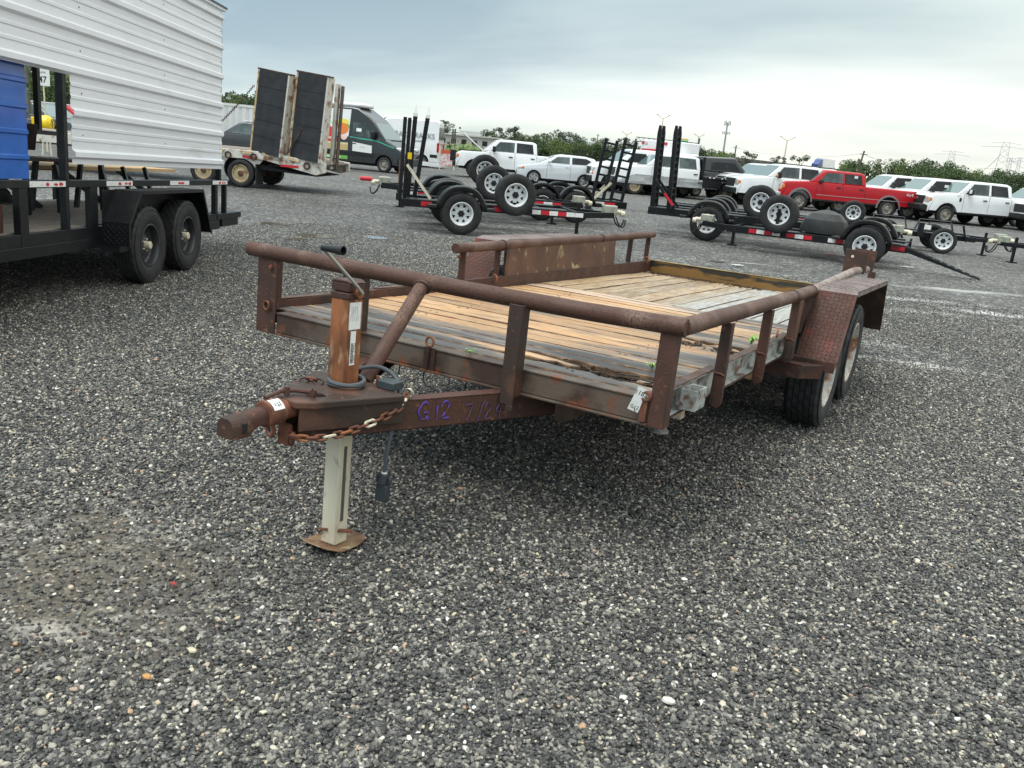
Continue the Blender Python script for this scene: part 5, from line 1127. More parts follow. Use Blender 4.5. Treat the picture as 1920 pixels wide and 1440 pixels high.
# ================================================================ VEHICLES
def vehicle(name, label, cat, loc, hd, sp, group=None, near=1, ref='f'):
    """local +x forward, front axle at x=0; near=+1: the camera sees its left side. loc = ground contact of the near front (or rear) wheel"""
    w = sp['w']; wb = sp['wb']; r = sp['r']
    rx = 0 if ref == 'f' else -wb
    root = off(Vector((loc[0], loc[1], 0)), hd, -rx, -near*(w-.06))
    v = empty(name, root, (0, 0, hd), label, cat, group)
    paint = sp['paint']; zs = sp['sill']; top = sp['top']     # top: contour from front bottom over the top to rear bottom
    low = []
    xr_, xf_ = top[-1][0], top[0][0]
    low.append((xr_+.05, zs))
    for ax in (-wb, 0):
        ra = sp.get('ra', r+.09)
        for i in range(9):
            a = math.pi-math.pi*i/8; z = r+ra*math.sin(a); low.append((ax+ra*math.cos(a), max(zs, z)))
    low.append((xf_-.05, zs))
    poly = top+low
    xc = (xr_+xf_)/2; L2 = (xf_-xr_)/2
    def ring(y, e, lo=0):
        out = []
        for i, (x, z) in enumerate(poly):
            if i < len(top): out.append((xc+(x-xc)*(1-e/L2), y, z-e*(1 if z > .8 else 0)))
            else: out.append((x, y, z))
        return out
    m_ = MB(); sl = [(-w, .07), (-w+.02, .03), (-w+.09, .0), (w-.09, 0), (w-.02, .03), (w, .07)]
    n = len(poly); vs = []
    for y, e in sl: vs += ring(y, e*sp.get('rnd', 1))
    m_.add(vs, [tuple(range(n)), tuple(range((len(sl)-1)*n, len(sl)*n))]+[(k*n+i, k*n+(i+1) % n, (k+1)*n+(i+1) % n, (k+1)*n+i) for k in range(len(sl)-1) for i in range(n)])
    m_.build('body', paint, v, ang=32)
    m_ = MB(); m_.box(xr_+.15, xf_-.2, -w+.28, w-.28, zs-.12, zs+.35); m_.build('underbody', dark, v)
    for ax in (-wb, 0):
        m_ = MB(); m_.lathe([(.001, -w+.25), (sp.get('ra', r+.09)+.01, -w+.25), (sp.get('ra', r+.09)+.01, w-.25), (.001, w-.25)], 16, 'y', c=(ax, 0, r), a0=0, a1=math.pi); m_.build('wheel_arch', dark, v)
        for s_ in (-1, 1):
            if sp.get('flare'):
                m_ = MB(); ra = sp.get('ra', r+.09); vv = []
                for i in range(13):
                    a = math.pi*i/12
                    for q, yy in ((ra-.005, 0), (ra-.005, .025), (ra+.06, .018), (ra+.07, 0)): vv.append((ax+q*math.cos(a), s_*(w+yy), r+q*math.sin(a)*1.02))
                m_.add(vv, [(i*4+j, i*4+j+1, (i+1)*4+j+1, (i+1)*4+j) for i in range(12) for j in range(3)]); m_.build('wheel_flare', sp['flare'], v)
            wheel(v, (ax, s_*(w-.02-sp.get('ww', .24)/2), r), R(180) if s_ > 0 else 0, r, sp.get('ww', .24), sp.get('rr', r*.60), sp.get('spk', 8), sp.get('fill', .8), sp.get('rin', .45), sp['rim'], rubber, 0, dish=.05, hubm=sp.get('hubm', steelw), hubr=.3)
    # greenhouse
    G = sp.get('cab')
    yb_, yt_ = sp.get('yb', w*.95), sp.get('yt', w*.80)
    if G:
        zb = min(z for x, z in G); zt = max(z for x, z in G)
        Y = lambda z: yb_+(yt_-yb_)*(z-zb)/(zt-zb)
        n = len(G); m_ = MB(); vs = []
        for f, e in ((-1, .05), (-.9, .012), (-.6, 0), (.6, 0), (.9, .012), (1, .05)):
            for x, z in G: vs.append((x, f*Y(z), z-(e if z > zb+.2 else 0)))
        m_.add(vs, [tuple(range(n)), tuple(range(5*n, 6*n))]+[(k*n+i, k*n+(i+1) % n, (k+1)*n+(i+1) % n, (k+1)*n+i) for k in range(5) for i in range(n)])
        m_.build('cab', sp.get('cabpaint', paint), v, ang=30, bevel=.03)
    else: Y = lambda z: w
    def side(poly, mt, name, d=.008, s=None, Yf=None, parent=None):
        for s_ in ((-1, 1) if s is None else (s,)):
            m_ = MB(); n = len(poly); yf = Yf or Y
            vs = [(x, s_*(yf(z)-.03), z) for x, z in poly]+[(x, s_*(yf(z)+d), z) for x, z in poly]
            m_.add(vs, [tuple(range(n)), tuple(range(n, 2*n))]+[(i, (i+1) % n, (i+1) % n+n, i+n) for i in range(n)]); o = m_.build(name, mt, parent or v, smooth=False)
        return o
    for wp in sp.get('win', []):
        mt = wp[0]; side(wp[1], mt, 'window', d=.004 if not sp.get('wd') else sp['wd'])
    def glassq(a, b, name, mt, dd, hw=(.93, .90)):
        (xa, za), (xb, zb2) = a, b; t = Vector((xb-xa, 0, zb2-za)).normalized(); nn = Vector((-t.z, 0, t.x))*dd
        ya, yb2 = Y(za)*hw[0], Y(zb2)*hw[1]
        P = [Vector((xa, -ya, za)), Vector((xa, ya, za)), Vector((xb, yb2, zb2)), Vector((xb, -yb2, zb2))]
        m_ = MB(); m_.hexa([p-nn*3 for p in P]+[p+nn for p in P]); m_.build(name, mt, v, smooth=False)
    if 'ws' in sp:
        lp = lambda f: (G[0][0]+(G[1][0]-G[0][0])*f, G[0][1]+(G[1][1]-G[0][1])*f)
        glassq(lp(.07), lp(.95), 'windscreen', glass_l, -.010)
    if 'rg' in sp: glassq(sp['rg'][0], sp['rg'][1], 'rear_window', glass_d, .008)
    W_ = lambda z: w
    for it in sp.get('side', []):      # (name, material, polygon, proud)
        side(it[2], it[1], it[0], it[3] if len(it) > 3 else .006, it[4] if len(it) > 4 else None, W_)
    for it in sp.get('boxes', []):     # (name, material, x0,x1,y0,y1,z0,z1, mirrored)
        for s_ in ((-1, 1) if it[8] else (1,)):
            ya, yb2 = sorted((it[4]*s_, it[5]*s_)); m_ = MB(); m_.box(it[2], it[3], ya, yb2, it[6], it[7]); m_.build(it[0], it[1], v, bevel=it[9] if len(it) > 9 else .015)
    return v
def seam(x, z0, z1): return [(x-.006, z0), (x+.006, z0), (x+.006, z1), (x-.006, z1)]
def rect(x0, x1, z0, z1): return [(x0, z0), (x1, z0), (x1, z1), (x0, z1)]
def pickup(paint, mirror=True, wb=4.05, bed=True, grille=ink, bump=blackpl, rim=steelw, trim=None, glassf=glass, glassr=glass_d, zr=1.97, hz=1.27, handles=blackpl, sticker=False, flare=None, older=False):
    xb = -3.08   # rear of the cab
    top = [(.98, .50), (.98, .80), (.93, 1.02), (.88, hz-.09), (.70, hz), (-.45, hz+.09), (-.60, hz+.10), (xb, hz+.09)]
    top += [(xb-.02, hz+.06), (-wb-1.22, hz+.04), (-wb-1.25, .55)] if bed else [(xb-.02, .60)]
    if not bed: top[-2] = (xb, hz+.09)
    zb = hz+.085
    cab = [(-.42, zb), (-1.02, zr-.06), (-1.25, zr), (xb+.25, zr-.01), (xb+.06, zr-.08), (xb, zb)]
    g1 = [(-.78, zb+.03), (-1.18, zr-.13), (-1.92, zr-.11), (-1.92, zb+.03)]
    g2 = [(-2.03, zb+.03), (-2.03, zr-.11), (xb+.26, zr-.13), (xb+.18, zb+.03)]
    s = dict(w=1.0, wb=wb, r=.405, ra=.53, sill=.55, top=top, cab=cab, yb=.955, yt=.80, paint=paint, rim=rim, ws=((-.50, zb+.03), (-1.0, zr-.10)), rg=((xb+.06, zr-.12), (xb+.01, zb+.1)),
             win=[(glassf, g1), (glassr, g2)], spk=8, fill=.9, flare=flare)
    s['side'] = [('door_seam', dark, seam(-.72, .62, hz+.07), .002), ('door_seam', dark, seam(-1.97, .62, hz+.07), .002), ('door_seam', dark, seam(xb+.02, .62, hz+.03), .002),
                 ('rocker_panel', dark, rect(-wb+.6, -.58, .50, .57), .001)]
    if not bed: s['side'] = s['side'][:3]
    s['boxes'] = [('door_handle', handles, -1.86, -1.66, .99, 1.03, 1.13, 1.18, True), ('door_handle', handles, xb+.12, xb+.32, .99, 1.03, 1.13, 1.18, True),
                  ('front_bumper', bump, .90, 1.12, -.98, .98, .50, .76, False, .04), ('grille', grille, .90, .99, -.62, .62, .80, hz-.10, False), ('headlight', lens, .78, .965, .66, .985, .86, hz-.12, True, .03),
                  ('turn_signal', amber, .80, .93, .975, 1.004, .95, 1.10, True), ('taillight', redl, -wb-1.255, -wb-1.10, .90, 1.006, .95, 1.28, True), ('rear_bumper', chrome, -wb-1.38, -wb-1.2, -.96, .96, .55, .75, False, .03)]
    if not bed: s['boxes'] = s['boxes'][:6]
    if mirror: s['boxes'] += [('mirror', blackpl, -.98, -.82, 1.02, 1.26, zb-.02, zb+.26, True, .04)]
    if older:
        s['boxes'][3] = ('grille', chrome, .90, .985, -.66, .66, .84, .90, False); s['boxes'] += [('grille', chrome, .90, .985, -.66, .66, 1.02, 1.06, False), ('grille', dark, .88, .955, -.66, .66, .78, hz-.10, False)]
    return s
whts = 'white pickups and utility vehicles parked in the far row'
def rowd(px, py): return None
# --- white crew cab with raised bonnet
s = pickup(whitep, rim=steelw); s['top'][5] = (-.45, 1.30); 
v = vehicle('pickup_truck', 'white crew cab pickup with its bonnet raised, left of the silver hatchback', 'pickup truck', (-20.2, 33.7), R(214), s, whts)
m_ = MB(); m_.hexa([Vector(p) for p in ((-.42,-.85,1.34),(-.42,.85,1.34),(-.38,.85,1.30),(-.38,-.85,1.30),(.62,-.84,2.13),(.62,.84,2.13),(.66,.84,2.08),(.66,-.84,2.08))]); m_.build('bonnet', whitep, v, bevel=.02)
m_ = MB(); m_.box(-.3, .75, -.7, .7, 1.20, 1.31); m_.build('engine_bay', dark, v)
m_ = MB(); m_.box(.95, 1.25, -.9, .9, .75, 1.28); m_.build('open_front', blackpl, v, bevel=.03)
# --- silver hatchback
s = dict(w=.86, wb=2.52, r=.31, ra=.37, sill=.28, paint=silver, rim=alloy, spk=5, fill=.62, rin=.30, rr=.215, ww=.2, yb=.80, yt=.60,
         top=[(.82, .30), (.86, .50), (.80, .72), (.62, .86), (-.30, 1.02), (-1.2, 1.04), (-3.05, 1.08), (-3.16, .98), (-3.20, .62), (-3.14, .30)],
         cab=[(-.18, 1.00), (-1.0, 1.44), (-1.35, 1.515), (-2.5, 1.50), (-2.98, 1.41), (-3.15, 1.08)], ws=((-.30, 1.05), (-.95, 1.40)), rg=((-2.93, 1.34), (-3.08, 1.13)),
         win=[(glass, [(-.70, 1.08), (-1.12, 1.38), (-1.72, 1.40), (-1.72, 1.08)]), (glass_d, [(-1.84, 1.08), (-1.84, 1.40), (-2.55, 1.39), (-2.80, 1.28), (-2.55, 1.10)])],
         side=[('door_seam', dark, seam(-.62, .36, 1.0), .002), ('door_seam', dark, seam(-1.78, .36, 1.02), .002), ('rocker_panel', dark, rect(-2.1, -.42, .26, .30), .001)],
         boxes=[('headlight', lens, .50, .80, .62, .865, .66, .80, True, .03), ('turn_signal', amber, .50, .62, .84, .872, .70, .80, True), ('taillight', redl, -3.19, -3.02, .60, .87, .78, 1.02, True, .02), ('mirror', silver, -.78, -.62, .84, 1.0, 1.06, 1.18, True, .04),
                ('door_handle', silver, -1.70, -1.52, .85, .885, .92, .95, True), ('door_handle', silver, -2.72, -2.56, .85, .885, .94, .97, True), ('grille', dark, .78, .85, -.45, .45, .40, .60, False), ('number_plate', paper, .85, .87, -.2, .2, .5, .6, False)])
hatch = vehicle('hatchback', 'silver five door hatchback parked behind the upright spare wheels', 'car', (-17.3, 34.6), R(214), s)
# --- cutaway van and ambulance box
s = dict(w=1.0, wb=3.9, r=.37, ra=.46, sill=.42, paint=whitep, rim=steelw, yb=.96, yt=.84, top=[(.92, .42), (.95, .85), (.80, 1.12), (.35, 1.28), (-.45, 1.42), (-1.9, 1.45), (-1.95, .45)],
         cab=[(-.25, 1.38), (-1.02, 2.0), (-1.25, 2.06), (-1.95, 2.08), (-1.95, 1.38)], ws=((-.35, 1.43), (-1.0, 1.97)), win=[(glass_d, [(-.72, 1.45), (-1.12, 1.88), (-1.75, 1.88), (-1.75, 1.45)])],
         side=[('door_seam', dark, seam(-.55, .5, 1.36), .002)], boxes=[('headlight', lens, .74, .93, .62, .985, .86, 1.08, True, .02), ('turn_signal', amber, .76, .945, .62, .99, .74, .85, True, .01), ('front_bumper', blackpl, .82, 1.02, -.95, .95, .42, .68, False, .03), ('grille', ink, .86, .955, -.6, .6, .74, 1.08, False),
         ('cargo_box', whitep, -3.6, -1.55, -1.12, 1.12, .70, 2.62, False, .05), ('warning_light', redl, -1.62, -1.50, .82, 1.0, 2.40, 2.54, True, .01), ('marker_lamp', lens, -1.62, -1.51, .55, .75, 2.40, 2.54, True, .01), ('light_bar', redl, -1.45, -1.2, -.6, .6, 2.08, 2.18, False, .02)])
vehicle('ambulance', 'white ambulance with box body and red warning lights, behind the slatted ramps', 'ambulance', tuple(far(1200, 43.5))[:2], R(240), s)
s2 = dict(s); s2['boxes'] = s['boxes'][:4]; s2['top'] = [(.92, .42), (.95, .85), (.80, 1.12), (.35, 1.28), (-.45, 1.42), (-4.6, 1.45), (-4.65, .45)]; s2['cab'] = [(-.25, 1.38), (-1.02, 2.0), (-1.25, 2.06), (-4.5, 2.08), (-4.62, 1.38)]
vehicle('cargo_van', 'white cargo van with amber corner lights, just right of the silver hatchback', 'van', tuple(far(1148, 42.5))[:2], R(222), s2)
# --- crew cab flatbed
s = pickup(whitep, wb=4.55, bed=False, rim=rimyellow, glassr=glass, mirror=True); s['ww'] = .26
s['boxes'] = s['boxes'][:6]+[('headache_rack', blackp, -3.28, -3.14, -.98, .98, .62, 1.98, False, .02), ('flat_deck', blackp, -5.7, -3.2, -1.08, 1.08, .98, 1.10, False, .01), ('skirt_box', blackp, -4.15, -3.25, .70, 1.06, .58, .98, True, .01),
     ('rear_skirt', blackp, -5.65, -5.15, .70, 1.06, .62, .98, True, .01), ('deck_box', blackpl, -5.4, -4.9, .2, .9, 1.10, 1.26, False, .03), ('mirror', blackpl, -.98, -.82, 1.02, 1.28, 1.34, 1.62, True, .03), ('mirror_signal', amber, -.83, -.80, 1.06, 1.18, 1.38, 1.46, True, .005)]
v = vehicle('flatbed_truck', 'white crew cab truck with black flatbed and dusty wheels, behind the tall raised ramps', 'truck', (-12.2, 35.2), R(217), s)
for k in range(14):
    m_ = MB(); m_.box(-3.3-.2*k-.10, -3.3-.2*k, 1.082, 1.088, 1.04, 1.09); m_.build('reflective_tape', refw if k % 3 else rust_dark, v)
# --- black pickup with a cap, behind it
s = pickup(blackc, glassf=glass_d); s['cab'] = [(-.42, 1.355), (-1.02, 1.90), (-1.25, 1.98), (-4.5, 2.12), (-5.15, 1.36), (-.42, 1.355)][:5]; s['rg'] = ((-4.57, 2.0), (-5.08, 1.45)); s['win'] = [(glass_d, [(-.85, 1.40), (-1.2, 1.80), (-2.9, 1.82), (-2.9, 1.40)]), (glass_d, [(-3.2, 1.42), (-3.2, 1.82), (-4.5, 1.84), (-4.85, 1.42)])]
vehicle('pickup_truck', 'black pickup with a black cap over its bed, behind the flatbed', 'pickup truck', tuple(far(1222, 46))[:2], R(215), s)
# --- white vehicles either side of the red truck
s = pickup(whitep); vehicle('pickup_truck', 'white pickup mostly hidden, its windscreen left of the two big white trucks', 'pickup truck', tuple(far(1385, 50))[:2], R(215), s, whts)
s = pickup(whitep, glassf=glass_d); s['cab'] = [(-.42, 1.355), (-1.05, 1.88), (-1.3, 1.95), (-4.6, 1.97), (-4.95, 1.88), (-5.15, 1.36)]; s['win'] = [(glass_d, [(-.85, 1.40), (-1.22, 1.83), (-2.0, 1.85), (-2.0, 1.40)]), (glass_d, [(-2.1, 1.40), (-2.1, 1.85), (-4.6, 1.85), (-4.8, 1.40)])]; s['rg'] = ((-4.97, 1.84), (-5.12, 1.45))
v = vehicle('suv', 'long white utility wagon with dark side glass, left of the red truck', 'suv', tuple(far(1402, 45))[:2], R(215), s, whts)
m_ = MB(); m_.box(-1.75, -1.55, .955, .965, 1.50, 1.62); m_.build('window_paper', paper, v)
s = pickup(whitep, grille=dark); s['boxes'] += [('mirror_signal', amber, -.83, -.80, 1.06, 1.2, 1.40, 1.5, True, .005)]
vehicle('pickup_truck', 'white heavy duty crew cab directly behind the nose of the red truck', 'pickup truck', tuple(far(1424, 41.3))[:2], R(215), s, whts)
# --- red truck
s = pickup(redp, wb=4.28, rim=steelw, older=True, bump=chrome, zr=1.90, hz=1.24, flare=mat('grey_flare', (.16, .16, .165), .45), handles=ink, mirror=False)
s['side'] += [('chrome_strip', chrome, rect(-5.4, -.75, .755, .775), .012)]
s['boxes'] += [('mirror', ink, -.95, -.80, .98, 1.14, 1.30, 1.43, True, .02), ('parking_light', amber, .84, .99, .70, .985, .86, .92, True, .005)]
v = vehicle('pickup_truck', 'red crew cab long bed pickup with grey wheel flares and chrome bumper', 'pickup truck', (-5.22, 38.0), R(215), s)
m_ = MB(); m_.box(-2.62, -2.46, .90, .925, 1.62, 1.74); m_.build('window_paper', paper, v)
text('side_lettering', '4x4', .20, refw, v, frame((-4.28-.95, 1.006, 1.10), (-1, 0, 0), (0, 0, 1)), 1.2, .001)
# --- row behind, right of the red truck
spots = [(far(1650, 54)[:2], 'white pickup roof showing just right of the red cab, farthest of the row', 214), (far(1640, 46)[:2], 'white pickup with a paper on its side window behind the red truck bed', 215), (far(1712, 44.5)[:2], 'white pickup with roof antenna between the red truck and the big white truck', 215)]
for (p, lab, a) in spots:
    v = vehicle('pickup_truck', lab, 'pickup truck', p, R(a), pickup(whitep, glassf=glass_d), whts)
    m_ = MB(); m_.box(-1.75, -1.58, .90, .945, 1.58, 1.70); m_.build('window_paper', paper, v)
    if 'antenna' in lab: m_ = MB(); m_.prism([(-1.9, 1.96), (-2.1, 1.96), (-2.05, 2.08)], -.02, .02, 'y'); m_.build('antenna', ink, v)
# --- big white truck on the right
s = pickup(whitep, bump=blackpl, grille=ink); s['boxes'] += [('push_bumper', blackpl, 1.0, 1.30, -.98, .98, .52, .80, False, .05), ('chrome_badge', chrome, .985, 1.0, -.14, .14, .98, 1.08, False, .02), ('mirror_lamp', refw, -.86, -.80, 1.16, 1.27, 1.42, 1.58, True, .01), ('fender_vent', ink, -.62, -.50, .985, 1.006, 1.02, 1.20, True, .01)]
v = vehicle('pickup_truck', 'white crew cab pickup with black front bumper, nearest in the row at the right edge', 'pickup truck', (.72, 40.9), R(216), s, whts)
text('side_lettering', '1217', .10, greyink, v, frame((-.45, 1.004, 1.27), (-1, 0, 0), (0, 0, 1)), 1, .001)
vehicle('pickup_truck', 'white pickup behind the big white truck bed at the right edge', 'pickup truck', far(1920, 50)[:2], R(215), pickup(whitep, glassf=glass_d), whts)
vehicle('pickup_truck', 'white pickup cut off by the right edge of the picture', 'pickup truck', far(1990, 45)[:2], R(215), pickup(whitep, glassf=glass_d), whts)
# --- delivery vans
def sprinter(paint, rear_only=False, **k):
    s = dict(w=.99, wb=3.66, r=.345, ra=.44, sill=.36, paint=paint, rim=steelw, spk=12, fill=.9, rin=.5, rr=.22, ww=.22, rnd=1.4,
             top=[(.96, .40), (1.0, .70), (.96, .92), (.78, 1.10), (.18, 1.38)]+[(-.10, 1.52), (-4.6, 1.52), (-4.66, .45)],
             cab=[(.05, 1.42), (-.62, 2.20), (-.80, 2.36), (-1.45, 2.76), (-1.75, 2.80), (-4.50, 2.80), (-4.62, 2.68), (-4.65, 1.42)], yb=.975, yt=.80, ws=((-.02, 1.52), (-.60, 2.18)), rg=((-4.63, 2.4), (-4.655, 1.7)),
             win=[(glass, [(-.66, 1.47), (-.84, 1.47), (-1.62, 1.52), (-1.66, 2.10), (-1.05, 2.12), (-.95, 2.05)])], wd=.006,
             side=[('door_seam', dark, seam(-.55, .45, 1.45), .002), ('door_seam', dark, seam(-1.78, .45, 1.50), .002), ('rub_strip', blackpl, rect(-3.1, -.50, .62, .80), .012), ('rub_strip', blackpl, rect(-4.6, -4.15, .62, .80), .012)],
             boxes=[('headlight', lens, .50, .92, .72, .975, .98, 1.16, True, .05), ('front_bumper', mat('grey_bumper', (.06, .065, .075), .5) if 'grey_bumper' not in bpy.data.materials else bpy.data.materials['grey_bumper'], .62, 1.03, -.99, .99, .36, .72, False, .06), ('taillight', redl, -4.68, -4.55, .88, 1.0, .95, 1.5, True, .01), ('mirror', blackpl, -.62, -.45, 1.0, 1.24, 1.45, 1.80, True, .05), ('door_handle', ink, -1.62, -1.42, .985, 1.01, 1.15, 1.2, True)])
    s.update(k); return s
s = sprinter(blackc, cabpaint=blackc, hubm=steelw)
V = vehicle('delivery_van', 'black high roof delivery van with fruit graphics on its white rear half', 'van', (-22.0, 28.8), R(13), s, near=-1)
def vside(poly, mt, name, d=.010, side_=-1):
    Yv = lambda z: .99 if z < 1.42 else .975+(.80-.975)*(z-1.42)/(2.80-1.42)
    m_ = MB(); n = len(poly); vs = [(x, side_*(Yv(z)-.01), z) for x, z in poly]+[(x, side_*(Yv(z)+d), z) for x, z in poly]
    m_.add(vs, [tuple(range(n)), tuple(range(n, 2*n))]+[(i, (i+1) % n, (i+1) % n+n, i+n) for i in range(n)]); return m_.build(name, mt, V, smooth=False)
def ell(cx_, cz, a, b, n=16, rot=0): return [(cx_+a*math.cos(2*math.pi*i/n)*math.cos(rot)-b*math.sin(2*math.pi*i/n)*math.sin(rot), cz+a*math.cos(2*math.pi*i/n)*math.sin(rot)+b*math.sin(2*math.pi*i/n)*math.cos(rot)) for i in range(n)]
gm = {k: mat('print_'+k, c, .4) for k, c in dict(red=(.62, .03, .02), deep=(.35, .01, .012), orange=(.75, .20, .03), yellow=(.80, .66, .08), green=(.16, .42, .07), pale=(.55, .68, .50), tan=(.55, .42, .20), cream=(.75, .62, .36), teal=(.06, .45, .32), pink=(.80, .55, .48)).items()}
for side_ in (-1,):
    vside([(-4.6, .84), (-1.84, .84), (-1.84, 1.42), (-4.6, 1.42)], whitep, 'white_wrap', .006); vside([(-4.6, 1.43), (-1.84, 1.43), (-1.80, 2.66), (-4.5, 2.66)], whitep, 'white_wrap', .006)
    vside(rect(-4.6, -1.84, .44, .60), gm['green'], 'graphic_print'); vside(rect(-3.3, -2.2, .47, .56), gm['pale'], 'graphic_print', .012)
    vside(rect(-4.6, -1.84, .84, 1.10), gm['tan'], 'graphic_print'); vside(rect(-4.6, -1.84, 1.10, 1.18), gm['cream'], 'graphic_print')
    vside(rect(-4.4, -2.5, 1.95, 2.10), gm['pale'], 'graphic_print'); vside(ell(-2.15, 2.08, .28, .16), gm['yellow'], 'graphic_print', .012); vside(ell(-2.0, 1.90, .18, .12), gm['green'], 'graphic_print', .013)
    for (a, q, c) in ((-2.95, 1.62, 'red'), (-2.22, 1.78, 'orange'), (-3.7, 1.6, 'red'), (-2.05, 1.40, 'pink')): vside(ell(a, q, .36, .27) if q > 1.5 else ell(a, q+.05, .16, .16), gm[c], 'graphic_print', .014)
    vside(ell(-2.55, 1.44, .40, .01+.0), gm['red'], 'graphic_print', .016)
    vside(ell(-2.75, 1.30, .48, .11), gm['red'], 'graphic_print', .016); vside(ell(-2.75, 1.34, .34, .05), gm['pink'], 'graphic_print', .018); vside(ell(-2.35, 1.66, .07, .16, rot=.6), refw, 'graphic_print', .018); vside(ell(-2.9, 1.66, .05, .10), gm['deep'], 'graphic_print', .018)
    vside([(-1.78, 1.42), (-.4, 1.35), (.5, 1.10), (.5, 1.14), (-.4, 1.40), (-1.78, 1.47)], gm['teal'], 'stripe', .012)
    vside([(-1.60, .84), (-.62, .80), (-.62, 1.14), (-1.60, 1.24)], paper, 'door_sign', .012)
    vside([(-1.46, 1.72), (-1.20, 1.71), (-1.20, 1.86), (-1.46, 1.87)], paper, 'window_paper', .014)
m_ = MB(); m_.box(-3.1, -1.35, -.62, .62, 2.78, 2.98); m_.build('roof_unit', whitep, V, bevel=.08)
text('door_lettering', 'FRESH', .09, greyink, V, frame((-1.1, -1.003, 1.03), (1, 0, 0), (0, 0, 1)), 1, .0005)
s = sprinter(whitep)
V2 = vehicle('delivery_van', 'white high roof delivery van with grey lettering and red tail lights', 'van', (-28.3, 40.4), R(205), s, near=1, ref='r')
text('side_lettering', 'RACETRACKS', .42, greyink, V2, frame((-3.15, .955, 1.86), (-1, 0, .0), (0, -.12, 1)), .95, .012)
text('side_lettering', '20600', .17, greyink, V2, frame((-3.4, .985, 1.52), (-1, 0, .0), (0, -.12, 1)), 1, .008)
m_ = MB(); m_.box(-4.9, -3.0, -.9, .99, .10, .34); m_.build('running_board', whitep, V2, bevel=.01)
# --- black suv behind the lowboy
s = dict(w=.95, wb=2.85, r=.37, ra=.44, sill=.36, paint=greyc, rim=alloy, spk=5, fill=.9, rin=.25, rr=.27, yb=.90, yt=.70, cabpaint=greyc,
         top=[(.85, .38), (.92, .70), (.80, .98), (.4, 1.06), (-.5, 1.14), (-3.6, 1.20), (-3.78, 1.02), (-3.80, .45)], cab=[(-.4, 1.12), (-1.15, 1.64), (-1.5, 1.72), (-2.9, 1.70), (-3.35, 1.60), (-3.70, 1.16)],
         ws=((-.5, 1.16), (-1.1, 1.6)), rg=((-3.37, 1.56), (-3.64, 1.25)), win=[(glass, [(-.95, 1.2), (-1.3, 1.58), (-2.0, 1.60), (-2.0, 1.2)]), (refw, [(-2.1, 1.2), (-2.1, 1.60), (-2.9, 1.58), (-3.1, 1.24)])],
         side=[('door_seam', dark, seam(-2.05, .45, 1.12), .002), ('window_trim', chrome, rect(-3.1, -.9, 1.165, 1.19), .004)], boxes=[('roof_rail', refw, -3.1, -1.3, .62, .68, 1.73, 1.77, True, .01), ('door_handle', chrome, -2.75, -2.6, .94, .975, 1.02, 1.05, True), ('taillight', redl, -3.80, -3.6, .75, .955, .95, 1.12, True)])
vehicle('suv', 'black suv with chrome window trim behind the white rusty lowboy', 'suv', off(Vector((-27.5, 27.2, 0)), R(200), 0, 0)[:2], R(200), s, near=1, ref='r')
s2 = dict(s); vehicle('suv', 'dark grey suv seen through the opening below the lane sign', 'suv', (-33.5, 20.5), R(15), s2, near=-1)
s3 = dict(s); s3['paint'] = s3['cabpaint'] = redp; vehicle('suv', 'red car glimpsed low in the opening behind the yellow machine', 'car', (-36.0, 23.6), R(12), s3, near=-1)
# ================================================================ LOWBOY TRAILER WITH RAISED RAMPS
LB = empty('lowboy_trailer', (-14.16, 13.04, 0), (0, 0, math.atan2(.43, .9)), 'rusty white lowboy trailer with two tall black-matted ramps standing up', 'trailer')
def BP(name, m_, mt, parent=LB, **k): return m_.build(name, mt, parent, **k)
m_ = MB(); m_.prism([(-7.5, .66), (.60, .74), (1.95, .48), (2.2, .56), (2.2, .80), (.60, .95), (-7.5, .97)], .0, .10, 'y'); BP('side_beam', m_, rust_white, bevel=.01)
m_ = MB(); m_.prism([(-7.5, .66), (.60, .74), (1.95, .48), (2.2, .56), (2.2, .80), (.60, .95), (-7.5, .97)], 2.3, 2.4, 'y'); BP('side_beam', m_, rust_white, bevel=.01)
for k in range(12):
    m_ = MB(); m_.box(-7.4, .5, .11+.182*k, .11+.182*k+.176, .93, .965); BP('deck_plank', m_, floorw)
m_ = MB(); m_.prism([(.55, .90), (2.18, .76), (2.18, .72), (.55, .86)], .11, 2.29, 'y'); BP('beavertail_deck', m_, rust_dark)
m_ = MB(); m_.prism([(.4, .60), (1.95, .46), (1.95, .44), (.4, .5)], .15, 2.2, 'y'); BP('beavertail_underside', m_, dark)
for k in range(3):
    m_ = MB(); x = (-.35, .32, 1.72)[k]; m_.torus((x, -.03, (.80, .80, .70)[k]), (0, 1, 0), .075, .022, 12, 6); BP('lashing_ring', m_, rust_dark)
for x in (-1.6, -.8, -.05, .55, 1.2):
    m_ = MB(); m_.prism([(x, .93-max(0, x-.6)*.1), (x+.35, .93-max(0, x-.3)*.1), (x+.30, .86-max(0, x-.3)*.1), (x+.05, .86-max(0, x-.6)*.1)], -.03, 0, 'y'); BP('stake_pocket', m_, rust_yellow)
for x0, x1, z in ((.02, .30, .76), (1.02, 1.5, .62)):
    m_ = MB(); m_.box(x0, x1, -.006, -.001, z, z+.06); BP('reflective_tape', m_, refr)
for x in (-1.03, -.04):
    for y, rt in ((.12, 0), (2.28, R(180))):
        wheel(LB, (x, y, .355), rt, .355, .24, .215, 10, 1.3, .42, rimyellow, rubber, 1, dish=.03, hubm=rust_dark, hubr=.34, hubl=.02)
m_ = MB(); m_.box(.36, .39, .0, .5, .10, .62); BP('mud_flap', m_, rubber)
mesh_b = mat('black_expanded_mesh', (.016, .018, .022), .7, 0, (.032, .035, .042), 4, .4, .7, bump=.9, bsc=160)
